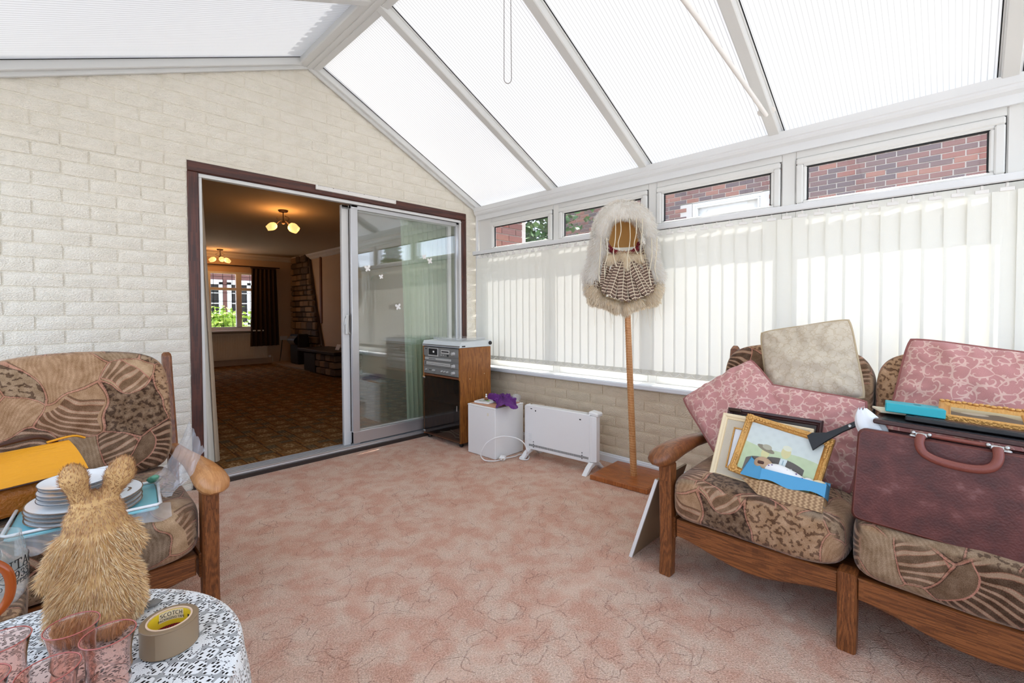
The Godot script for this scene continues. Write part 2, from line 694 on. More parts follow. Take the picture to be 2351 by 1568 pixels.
func make_materials() -> void:
	var stipple := noise_tex(0.07, 512, 4, 3)
	var speck := noise_tex(0.25, 256, 2, 4)
	var m: StandardMaterial3D
	m = mk("painted_brick", c8(240, 234, 222), 0.62)
	m.albedo_texture = noise_tex(0.012, 256, 3, 6, [[0.0, Color(0.955, 0.95, 0.935)], [0.5, Color(0.985, 0.98, 0.97)], [1.0, Color(1, 1, 1)]])
	relief(m, stipple, 0.42)
	tri_world(m, Vector3(2.4, 4.2, 2.4))
	m = mk("painted_joint", c8(236, 229, 214), 0.7)
	relief(m, stipple, 0.3)
	tri_world(m, Vector3(2.4, 4.2, 2.4))
	m = mk("painted_brick_dwarf", c8(233, 214, 187), 0.62)
	m.albedo_texture = M.painted_brick.albedo_texture
	relief(m, stipple, 0.6)
	tri_world(m, Vector3(2.4, 4.2, 2.4))
	m = mk("painted_joint_dwarf", c8(228, 208, 179), 0.7)
	relief(m, stipple, 0.3)
	tri_world(m, Vector3(2.4, 4.2, 2.4))
	mk("plastic_white", c8(228, 229, 230), 0.35)
	mk("plastic_sash", c8(224, 223, 220), 0.38)
	mk("rafter_white", c8(216, 216, 214), 0.4)
	mk("gasket", c8(24, 25, 27), 0.7)
	mk("aluminium", c8(200, 200, 202), 0.32, 0.75)
	mk("aluminium_paint", c8(222, 221, 219), 0.35)
	mk("steel", c8(190, 190, 188), 0.25, 0.9)
	mk("brass", c8(190, 150, 80), 0.3, 0.9)
	mk("black_plastic", c8(22, 22, 24), 0.45)
	mk("white_plain", c8(238, 235, 231), 0.5)
	glass("pane", c8(225, 240, 235), 0.02)
	glass("door_pane", c8(176, 215, 190), 0.018)
	glass("smoked_pane", c8(16, 10, 8), 0.56)
	glass("clear_plastic", c8(225, 228, 232), 0.22, 0.12)
	glass("film", c8(235, 238, 240), 0.20, 0.2)
	glass("jar_glass", c8(222, 234, 230), 0.10, 0.04)
	m = mk("pink_glass", Color(c8(252, 224, 215), 0.0), 0.03)
	m.refraction_enabled = true
	m.refraction_scale = 0.05
	m.transparency = BaseMaterial3D.TRANSPARENCY_ALPHA
	glass("amber_glass", c8(150, 62, 8), 0.55, 0.05)
	# roof sheet: opal twin-wall, its webs 20 mm apart
	var st := Image.create(64, 8, false, Image.FORMAT_RGB8)
	for x in 64:
		var w := absf(x - 32) / 32.0
		var v := 0.82 if w < 0.17 else 0.97
		for y in 8:
			st.set_pixel(x, y, Color(v, v, v * 1.004))
	m = mk("roof_sheet", c8(248, 249, 250), 0.5)
	m.albedo_texture = ImageTexture.create_from_image(st)
	m.backlight_enabled = true
	m.backlight = Color(0.45, 0.45, 0.45)
	m.cull_mode = BaseMaterial3D.CULL_DISABLED
	m = mk("blind_cloth", c8(240, 239, 230), 0.9)
	m.backlight_enabled = true
	m.backlight = Color(0.50, 0.50, 0.488)
	m.cull_mode = BaseMaterial3D.CULL_DISABLED
	relief(m, speck, 0.02)
	tri_world(m, Vector3(6, 1.2, 6))
	mk("blind_weight", c8(222, 219, 205), 0.9)
	# floor
	var ct := carpet_texture()
	m = mk("carpet", c8(255, 255, 255), 0.95, 0.0, 0.2)
	m.albedo_texture = ct[0]
	relief(m, ct[1], 0.7)
	m.uv1_scale = Vector3(0.6667, 0.6667, 1)
	m = mk("parlour_carpet", c8(230, 225, 220), 0.95, 0.0, 0.2)
	m.albedo_texture = parlour_carpet()
	m.uv1_scale = Vector3(1.5, 1.5, 1)
	# woods
	var mah := wood_texture(256, [98, 52, 38], [52, 26, 22], 51, 3.0)
	m = mk("mahogany", c8(255, 255, 255), 0.38)
	m.albedo_texture = mah
	tri_world(m, Vector3(2.0, 0.7, 2.0), false)
	m = mk("mahogany_rail", c8(255, 255, 255), 0.38)
	m.albedo_texture = wood_texture(256, [98, 52, 38], [52, 26, 22], 53, 3.0, true)
	tri_world(m, Vector3(0.7, 2.0, 2.0), false)
	m = mk("dark_cill", c8(52, 40, 34), 0.6)
	var oak := wood_texture(512, [152, 92, 48], [88, 46, 20], 61, 5.0)
	m = mk("oak", c8(255, 255, 255), 0.36)
	m.albedo_texture = oak
	tri_world(m, Vector3(2.5, 2.5, 2.5), false)
	m = mk("oak_rail", c8(255, 255, 255), 0.36)
	m.albedo_texture = wood_texture(512, [152, 92, 48], [88, 46, 20], 61, 5.0, true)
	tri_world(m, Vector3(1.3, 3.0, 1.3), false)
	m = mk("oak_light", c8(255, 236, 214), 0.34)
	m.albedo_texture = wood_texture(256, [206, 160, 112], [176, 124, 78], 63, 4.0)
	tri_world(m, Vector3(3.0, 3.0, 3.0), false)
	m = mk("teak_veneer", c8(255, 255, 255), 0.4)
	m.albedo_texture = wood_texture(512, [186, 120, 54], [104, 56, 22], 65, 7.0)
	m = mk("teak_edge", c8(118, 72, 44), 0.45)
	m = mk("pine_base", c8(255, 255, 255), 0.3)
	m.albedo_texture = wood_texture(256, [180, 106, 54], [140, 76, 36], 67, 4.0)
	tri_world(m, Vector3(2.5, 2.5, 2.5), false)
	# cloths
	m = mk("tapestry", c8(255, 250, 244), 0.92, 0.0, 0.2)
	m.albedo_texture = fabric_texture()
	tri_world(m, Vector3.ONE * 1.45, false)
	m.uv1_triplanar_sharpness = 6.0
	m.rim_enabled = true
	m.rim = 0.35
	m = mk("pink_damask", c8(255, 255, 255), 0.72, 0.0, 0.3)
	m.albedo_texture = scroll_texture(640, [190, 134, 129], [214, 176, 163], 71, 25, 78.0)
	m.uv1_scale = Vector3(3.3, 3.3, 1)
	m.rim_enabled = true
	m.rim = 0.3
	m = mk("beige_damask", c8(255, 255, 255), 0.7, 0.0, 0.3)
	m.albedo_texture = scroll_texture(512, [203, 189, 168], [192, 175, 151], 73, 36, 52.0)
	m.uv1_scale = Vector3(4.4, 4.4, 1)
	mk("pink_piping", c8(150, 92, 86), 0.8)
	mk("beige_piping", c8(186, 166, 134), 0.8)
	m = mk("lace", c8(255, 255, 255), 0.9, 0.0, 0.2)
	m.albedo_texture = lace_texture()
	m.transparency = BaseMaterial3D.TRANSPARENCY_ALPHA
	m.cull_mode = BaseMaterial3D.CULL_DISABLED
	m.uv1_scale = Vector3(3.4, 3.4, 1)
	m = mk("purple_cloth", c8(92, 24, 112), 0.8)
	m.rim_enabled = true
	m.rim = 0.3
	mk("curtain_cream", c8(236, 232, 220), 0.9)
	mk("curtain_edge", c8(190, 170, 146), 0.9)
	m = mk("curtain_glass_tint", c8(196, 214, 180), 0.9)  # cream cloth; the green tint of the door glass is put into its colour
	m = mk("curtain_brown", c8(62, 47, 38), 0.9)
	# leather
	m = mk("maroon_leather", c8(255, 255, 255), 0.42)
	m.albedo_texture = noise_tex(0.012, 512, 5, 81, [[0.0, c8(70, 30, 26)], [0.5, c8(90, 40, 34)], [0.75, c8(100, 48, 42)], [1.0, c8(128, 84, 78)]])
	relief(m, noise_tex(0.11, 512, 3, 82), 0.05)
	tri_world(m, Vector3.ONE * 2.0, false)
	m = mk("yellow_leather", c8(238, 160, 24), 0.42)
	relief(m, noise_tex(0.03, 256, 3, 83), 0.25)
	tri_world(m, Vector3(1.0, 9.0, 9.0), false)
	m = mk("tan_leather", c8(178, 104, 26), 0.42)
	relief(m, noise_tex(0.03, 256, 3, 83), 0.25)
	tri_world(m, Vector3(9.0, 9.0, 1.5), false)
	mk("brown_leather", c8(72, 38, 24), 0.5)
	m = mk("handle_leather", c8(128, 66, 54), 0.45)
	relief(m, speck, 0.05)
	tri_world(m, Vector3.ONE * 6.0, false)
	# painted and gilt
	m = mk("gilt", c8(206, 154, 84), 0.38, 0.45)
	relief(m, noise_tex(0.09, 256, 3, 85), 0.25)
	tri_world(m, Vector3.ONE * 5.0, false)
	mk("cream_frame", c8(240, 218, 178), 0.45)
	mk("dark_frame", c8(60, 30, 28), 0.35)
	m = mk("hessian", c8(205, 192, 170), 0.9)
	relief(m, speck, 0.1)
	tri_world(m, Vector3.ONE * 8.0, false)
	mk("mount_card", c8(238, 240, 242), 0.8)
	mk("teal_card", c8(24, 166, 178), 0.45)
	mk("blue_card", c8(82, 158, 200), 0.55)
	mk("china", c8(238, 238, 236), 0.12)
	mk("china_rim", c8(120, 98, 78), 0.2)
	mk("china_line", c8(46, 56, 66), 0.3)
	mk("turquoise", c8(140, 204, 212), 0.25)
	mk("leaf_green", c8(96, 150, 120), 0.4)
	mk("silver_paint", c8(140, 139, 136), 0.4, 0.35)
	mk("silver_light", c8(206, 205, 202), 0.35, 0.3)
	mk("deck_white", c8(220, 226, 226), 0.4)
	mk("ink", c8(24, 24, 26), 0.6)
	mk("off_white_paper", c8(232, 222, 196), 0.85)
	mk("tape_brown", c8(136, 112, 84), 0.3)
	mk("tape_side", c8(150, 126, 98), 0.55)
	mk("card_core", c8(222, 190, 160), 0.7)
	mk("yellow_print", c8(236, 200, 40), 0.55)
	mk("grey_stone", c8(128, 124, 118), 0.75)
	mk("cork", c8(196, 146, 116), 0.8)
	mk("table_wood", c8(26, 20, 18), 0.5)
	# outside
	mk("mortar", c8(196, 188, 180), 0.9)
	for k in 5:
		m = mk("brick_%d" % k, [c8(138, 88, 78), c8(124, 84, 78), c8(146, 98, 84), c8(110, 84, 82), c8(98, 80, 82)][k], 0.85)
		relief(m, stipple, 0.3)
		tri_world(m, Vector3.ONE * 3.0)
	mk("paving", c8(176, 170, 160), 0.9)
	mk("grass", c8(86, 112, 54), 0.95)
	mk("leaf", c8(66, 102, 46), 0.7)
	mk("leaf_pale", c8(150, 176, 70), 0.7)
	mk("bark", c8(84, 66, 50), 0.9)
	# parlour
	m = mk("parlour_wall", c8(206, 178, 150), 0.8)
	relief(m, stipple, 0.25)
	tri_world(m, Vector3.ONE * 2.0)
	mk("parlour_ceiling", c8(202, 182, 152), 0.85)
	mk("coving", c8(226, 218, 208), 0.7)
	mk("radiator", c8(226, 214, 192), 0.45)
	for k in 4:
		m = mk("stone_%d" % k, [c8(128, 106, 84), c8(108, 90, 74), c8(146, 122, 98), c8(92, 78, 68)][k], 0.9)
		relief(m, stipple, 0.5)
		tri_world(m, Vector3.ONE * 2.0)
	mk("bronze", c8(58, 40, 30), 0.4, 0.6)
	m = mk("lamp_shade", c8(250, 226, 170), 0.5)
	m.emission_enabled = true
	m.emission = c8(255, 208, 128)
	m.emission_energy_multiplier = 1.3

# ---------------------------------------------------------------- camera and light
func set_up_view() -> void:
	var cam := Camera3D.new()
	cam.name = "camera"
	var f := 1048.9
	cam.projection = Camera3D.PROJECTION_FRUSTUM
	cam.near = 0.05
	cam.far = 200.0
	cam.size = cam.near * 1568.0 / f
	cam.frustum_offset = Vector2(0.0, -41.2 / f * cam.near)
	cam.basis = Basis.from_euler(Vector3(-0.02403, -0.79434, -0.00389), EULER_ORDER_YXZ)
	cam.position = Vector3(-2.9832, 1.0998, 3.4051)
	add_child(cam)
	cam.current = true

	var sky := ProceduralSkyMaterial.new()
	sky.sky_top_color = c8(180, 202, 232)
	sky.sky_horizon_color = c8(230, 235, 241)
	sky.sky_curve = 0.12
	sky.ground_bottom_color = c8(120, 118, 110)
	sky.ground_horizon_color = c8(190, 196, 200)
	sky.sky_energy_multiplier = 1.95
	sky.ground_energy_multiplier = 1.4
	sky.sun_angle_max = 1.0
	var env := Environment.new()
	env.background_mode = Environment.BG_SKY
	env.sky = Sky.new()
	env.sky.sky_material = sky
	env.tonemap_mode = Environment.TONE_MAPPER_LINEAR
	env.tonemap_exposure = 0.86
	env.sdfgi_enabled = true
	env.ssao_enabled = true
	env.ssil_enabled = true
	var we := WorldEnvironment.new()
	we.name = "surroundings"
	we.environment = env
	add_child(we)

	var sun := DirectionalLight3D.new()
	sun.name = "sun"
	sun.light_color = Color(1.0, 0.985, 0.965)
	sun.light_energy = 6.2
	sun.light_angular_distance = 0.6
	sun.shadow_enabled = true
	var e := deg_to_rad(SUN_ELEV)
	var towards := Vector3(-cos(e), -sin(e), 0.03)
	add_child(sun)
	sun.look_at_from_position(Vector3.ZERO, towards, Vector3(0, 0, 1))

# ---------------------------------------------------------------- the shell of the conservatory
func roof_y(x: float) -> float: # underside of the roof sheets
	return 2.13 - 0.5 * x if x > RIDGE_X else 2.93 - 0.40 * (RIDGE_X - x)

func brick_mesh(l: float, h: float, d: float, ch := 0.004) -> MB: # laid along x, its face at z = 0
	var b := MB.new()
	var x := l / 2
	var y := h / 2
	var e := ch * 1.6
	var f := [Vector3(-x + e, -y + e, 0), Vector3(x - e, -y + e, 0), Vector3(x - e, y - e, 0), Vector3(-x + e, y - e, 0)]
	var m := [Vector3(-x, -y, -ch), Vector3(x, -y, -ch), Vector3(x, y, -ch), Vector3(-x, y, -ch)]
	b.face(f)
	for i in 4:
		var j := (i + 1) % 4
		b.face([m[i], m[j], f[j], f[i]])
		b.face([m[i] - Vector3(0, 0, d), m[j] - Vector3(0, 0, d), m[j], m[i]])
	b.face([m[1] - Vector3(0, 0, d), m[0] - Vector3(0, 0, d), m[3] - Vector3(0, 0, d), m[2] - Vector3(0, 0, d)])
	return b

func rough_brick(l: float, h: float, sd: int) -> ArrayMesh: # hand-finished face under thick paint
	var r := RandomNumberGenerator.new()
	r.seed = sd
	var b := MB.new()
	var nx := 5
	var ny := 2
	var e := 0.006
	b.grid(func(u, v):
		var k := Vector3(-l / 2 + l * u, -h / 2 + h * v, 0)
		var edge: float = minf(minf(u, 1 - u) * l, minf(v, 1 - v) * h)
		k.z = -0.0075 if edge < 0.001 else r.randf_range(-0.0018, 0.0012)
		if edge > 0.001:
			return k
		k.x += r.randf_range(-0.0012, 0.0012)
		k.y += r.randf_range(-0.0014, 0.0014)
		return k, nx, ny)
	var s := b.v.size()
	var cols := nx + 1
	var rim := []
	for i in nx + 1: rim.append(i)
	for j in range(1, ny + 1): rim.append(j * cols + nx)
	for i in range(nx - 1, -1, -1): rim.append(ny * cols + i)
	for j in range(ny - 1, 0, -1): rim.append(j * cols)
	for i in rim.size():
		var p: Vector3 = b.v[rim[i]]
		var q: Vector3 = b.v[rim[(i + 1) % rim.size()]]
		b.face([p - Vector3(0, 0, 0.012), q - Vector3(0, 0, 0.012), q, p])
	return b.mesh()

func build_floor() -> void:
	var b := MB.new()
	var n := 1
	b.face([Vector3(XL, 0, ZF), Vector3(0, 0, ZF), Vector3(0, 0, 0), Vector3(XL, 0, 0)], [Vector2(XL, ZF), Vector2(0, ZF), Vector2(0, 0), Vector2(XL, 0)])
	b.box(Vector3(XL / 2, -0.06, ZF / 2), Vector3(-XL + 0.3, 0.1, ZF + 0.3))
	var o := struct("floor", b, M.carpet)
	o.set_meta("label", "pink sculptured carpet with mottled swirls")

func build_back_wall() -> void:
	var x0 := XL - 0.35
	var b := MB.new()
	b.box(Vector3((x0 - 2.36) / 2, 1.025, -0.1395), Vector3(-2.36 - x0, 2.05, 0.253))
	b.box(Vector3(-0.0375, 1.025, -0.1385), Vector3(0.195, 2.05, 0.255))
	b.box(Vector3((x0 + 0.06) / 2, 3.625, -0.1385), Vector3(0.06 - x0, 3.15, 0.255))
	var w := struct("wall_back", b, M.painted_joint)
	w.set_meta("label", "gable wall of cream painted brickwork")
	var kinds := []
	for k in 6:
		kinds.append(rough_brick(0.211, 0.066, 100 + k))
	var cuts := {}
	rng.seed = 7
	for row in 40:
		var yc := 0.042 + 0.075 * (row - 1) + 0.0375
		var off := -2.585 if row % 2 == 0 else -2.475
		for k in range(-6, 14):
			var a := off + 0.22 * k + 0.0045
			var z := a + 0.211
			if a < XL - 0.1 or z > 0.06 or yc + 0.034 < 0:
				continue
			var cx := clampf((a + z) / 2, XL, -0.01)
			if yc - 0.03 > roof_y(cx) + 0.04:
				continue
			var lo := a
			var hi := z
			if yc < 2.05: # keep clear of the opening
				if lo > -2.365 and hi < -0.13:
					continue
				if lo < -2.365: hi = minf(hi, -2.365)
				if hi > -0.13 and lo > -2.365: lo = maxf(lo, -0.130)
			hi = minf(hi, -0.002)
			var l := hi - lo
			if l < 0.03:
				continue
			var me: ArrayMesh
			if l > 0.205:
				me = kinds[rng.randi() % 6]
			else:
				var key := int(l * 1000)
				if not cuts.has(key):
					cuts[key] = rough_brick(l, 0.066, 300 + key)
				me = cuts[key]
			var o := part("brick", me, M.painted_brick, w, Vector3((lo + hi) / 2, yc, 0.0))
			o.rotation = Vector3(rng.randf_range(-0.012, 0.012), rng.randf_range(-0.005, 0.005), rng.randf_range(-0.002, 0.002))
	# outer wall of the house beyond, in red brick, seen through the first top light
	struct("wall_outer", boxm(Vector3(0.545, 2.55, -0.39), Vector3(0.98, 5.3, 0.16)), M.mortar).set_meta("label", "outer house wall behind the red brick corner")
	var pier := thing("brick_corner", "red brick house corner seen through the leftmost top light", "brickwork", Vector3(0.55, 1.5, -0.292))
	var full := brick_mesh(0.215, 0.065, 0.012).mesh()
	var half := brick_mesh(0.1, 0.065, 0.012).mesh()
	for row in 18:
		for k in 5:
			var a := -0.48 + 0.225 * k + (0.112 if row % 2 else 0.0)
			if a + 0.1 > 0.49:
				continue
			if a + 0.215 > 0.49:
				part("brick", half, M["brick_%d" % ((row + k) % 3)], pier, Vector3(a + 0.05, row * 0.075, 0.0))
			else:
				part("brick", full, M["brick_%d" % ((row * 2 + k) % 3)], pier, Vector3(a + 0.1075, row * 0.075, 0.0))

func build_dwarf_wall() -> void:
	var b := MB.new()
	b.box(Vector3(0.013, 0.2835, ZF / 2), Vector3(0.198, 0.567, ZF))
	var w := struct("wall_right", b, M.painted_joint_dwarf)
	w.set_meta("label", "low cream brick wall under the window blind")
	var kinds := []
	for k in 6:
		kinds.append(rough_brick(0.214, 0.063, 200 + k))
	rng.seed = 9
	var turn := Basis(Vector3.UP, -PI / 2)
	for row in 7:
		var yc := 0.117 + 0.0733 * row - 0.036
		for k in range(-1, 20):
			var zc := 0.05 + 0.225 * k + (0.1125 if row % 2 else 0.0)
			if zc < 0.12 or zc > ZF - 0.1:
				continue
			var o := part("brick", kinds[rng.randi() % 6], M.painted_brick_dwarf, w, Vector3(-0.100, yc, zc))
			o.basis = turn * Basis(Vector3.RIGHT, rng.randf_range(-0.012, 0.012))
	var s := MB.new()
	s.prism(PackedVector2Array([Vector2(0, 0), Vector2(0.016, 0), Vector2(0.016, 0.044), Vector2(0.011, 0.050), Vector2(0.011, 0.056), Vector2(0.006, 0.062), Vector2(0, 0.062)]), ZF - 0.02,
		Transform3D(Basis(Vector3(-1, 0, 0), Vector3.UP, Vector3(0, 0, -1)), Vector3(-0.1, 0, ZF - 0.01)))
	struct("baseboard_right", s, M.plastic_white).set_meta("label", "white moulded skirting board along the brick wall")
	# window board
	var t := MB.new()
	t.prism(PackedVector2Array([Vector2(0, 0), Vector2(0.135, 0), Vector2(0.141, 0.006), Vector2(0.142, 0.026), Vector2(0.138, 0.033), Vector2(0.128, 0.036), Vector2(0, 0.036)]), ZF - 0.02,
		Transform3D(Basis(Vector3(-1, 0, 0), Vector3.UP, Vector3(0, 0, -1)), Vector3(0.005, 0.565, ZF - 0.01)))
	struct("trim_1", t, M.plastic_white).set_meta("label", "white window board below the vertical blind")

func frame_of(b: MB, x0: float, x1: float, z0: float, z1: float, y0: float, y1: float, w: float, ch := 0.004) -> void: # rectangular frame lying in a plane x = const
	var xc := (x0 + x1) / 2
	var t := absf(x1 - x0)
	b.box(Vector3(xc, y1 - w / 2, (z0 + z1) / 2), Vector3(t, w, z1 - z0), Basis(), ch)
	b.box(Vector3(xc, y0 + w / 2, (z0 + z1) / 2), Vector3(t, w, z1 - z0), Basis(), ch)
	b.box(Vector3(xc, (y0 + y1) / 2, z0 + w / 2), Vector3(t * 0.99, y1 - y0 - 2 * w, w), Basis(), ch)
	b.box(Vector3(xc, (y0 + y1) / 2, z1 - w / 2), Vector3(t * 0.99, y1 - y0 - 2 * w, w), Basis(), ch)

func build_windows() -> void:
	# main frame of the window wall: posts, transom, head
	var b := MB.new()
	var posts := [[0.02, 0.196], [0.961, 1.027], [1.824, 1.888], [2.657, 2.729], [3.539, 3.66], [4.30, ZF]]
	for p in posts:
		b.box(Vector3(0.02, 1.30, (p[0] + p[1]) / 2), Vector3(0.04, 1.42, p[1] - p[0]), Basis(), 0.006)
	for z in [[0.196, 0.961], [1.027, 1.824], [1.888, 2.657], [2.729, 3.539], [3.66, 4.30]]:
		var zc: float = (z[0] + z[1]) / 2
		var l: float = z[1] - z[0]
		b.box(Vector3(0.02, 1.647, zc), Vector3(0.04, 0.046, l), Basis(), 0.004)
		b.box(Vector3(0.02, 1.982, zc), Vector3(0.04, 0.046, l), Basis(), 0.004)
		b.box(Vector3(0.02, 0.625, zc), Vector3(0.04, 0.05, l), Basis(), 0.004)
	struct("trim_2", b, M.plastic_sash).set_meta("label", "white plastic main frame of the window wall")
	# eaves beam, moulded
	var e := MB.new()
	e.prism(PackedVector2Array([Vector2(0, 1.998), Vector2(0.018, 1.998), Vector2(0.020, 2.040), Vector2(0.026, 2.044), Vector2(0.040, 2.052), Vector2(0.046, 2.064), Vector2(0.047, 2.074), Vector2(0.052, 2.078), Vector2(0.056, 2.116), Vector2(0.03, 2.125), Vector2(0, 2.11)]), ZF - 0.015,
		Transform3D(Basis(Vector3(-1, 0, 0), Vector3.UP, Vector3(0, 0, -1)), Vector3(0.0, 0, ZF - 0.008)))
	struct("trim_3", e, M.plastic_white).set_meta("label", "white moulded eaves beam above the top lights")
	var g := MB.new()
	g.box(Vector3(0.03, 2.055, ZF / 2), Vector3(0.06, 0.08, ZF))
	g.prism(PackedVector2Array([Vector2(0.07, 2.045), Vector2(0.15, 2.045), Vector2(0.17, 2.065), Vector2(0.17, 2.105), Vector2(0.16, 2.105), Vector2(0.16, 2.07), Vector2(0.145, 2.055), Vector2(0.07, 2.055)]), ZF, Transform3D(Basis(), Vector3(0, 0, 0)))
	struct("trim_4", g, M.plastic_white).set_meta("label", "white gutter outside the eaves")
	var names4 := ["leftmost narrow top light with garden and red brick beyond", "top light behind the feathered headdress", "top light showing the neighbour's small white window", "rightmost top light showing only the neighbour's brickwork"]
	var zs := [[0.200, 0.957], [1.031, 1.820], [1.892, 2.653], [2.733, 3.535], [3.665, 4.295]]
	for k in 5:
		var z0: float = zs[k][0]
		var z1: float = zs[k][1]
		var wn := Node3D.new()
		wn.name = "window_%d" % (k + 1)
		add_child(wn)
		wn.set_meta("kind", "structure")
		if k < 4:
			wn.set_meta("label", names4[k])
		var s := MB.new()
		frame_of(s, -0.016, 0.028, z0, z1, 1.672, 1.957, 0.034, 0.006)
		frame_of(s, -0.010, 0.024, z0 + 0.03, z1 - 0.03, 1.70, 1.93, 0.020, 0.006)
		part("sash", s, M.plastic_sash, wn)
		var q := MB.new()
		frame_of(q, -0.003, 0.012, z0 + 0.045, z1 - 0.045, 1.709, 1.914, 0.012)
		frame_of(q, 0.0, 0.004, z0 - 0.003, z1 + 0.003, 1.669, 1.960, 0.004)
		part("gasket", q, M.gasket, wn)
		part("glass_pane", boxm(Vector3(0.012, 1.812, (z0 + z1) / 2), Vector3(0.006, 0.215, z1 - z0 - 0.09)), M.pane, wn)
		var h := MB.new()
		var hz := z0 + (z1 - z0) * (0.42 if k > 1 else 0.5)
		h.box(Vector3(-0.02, 1.690, hz), Vector3(0.010, 0.018, 0.05), Basis(), 0.003)
		h.tube([Vector3(-0.024, 1.692, hz), Vector3(-0.034, 1.694, hz), Vector3(-0.036, 1.694, hz + 0.03), Vector3(-0.034, 1.700, hz + 0.11)], [0.006, 0.006, 0.006, 0.004], 8)
		var hn := part("catch_handle", h, M.white_plain, wn)
		var keyhole := boxm(Vector3(-0.026, 1.688, hz - 0.012), Vector3(0.004, 0.008, 0.014))
		part("keyhole", keyhole, M.gasket, hn)
	# fixed lower panes behind the blind
	for k in 5:
		var z0: float = zs[k][0] - 0.004
		var z1: float = zs[k][1] + 0.004
		var wn := Node3D.new()
		wn.name = "window_%d" % (k + 6)
		add_child(wn)
		wn.set_meta("kind", "structure")
		wn.set_meta("label", "fixed lower window pane behind the vertical blind")
		var s := MB.new()
		frame_of(s, 0.002, 0.030, z0, z1, 0.65, 1.624, 0.024, 0.004)
		part("bead", s, M.plastic_sash, wn)
		part("glass_pane", boxm(Vector3(0.012, 1.137, (z0 + z1) / 2), Vector3(0.006, 0.94, z1 - z0 - 0.03)), M.pane, wn)
	# white corner strip between brick gable and window frame
	var cn := MB.new()
	cn.box(Vector3(-0.012, 1.36, 0.012), Vector3(0.024, 1.50, 0.022), Basis(), 0.003)
	struct("trim_5", cn, M.plastic_white).set_meta("label", "white corner strip beside the brick gable")

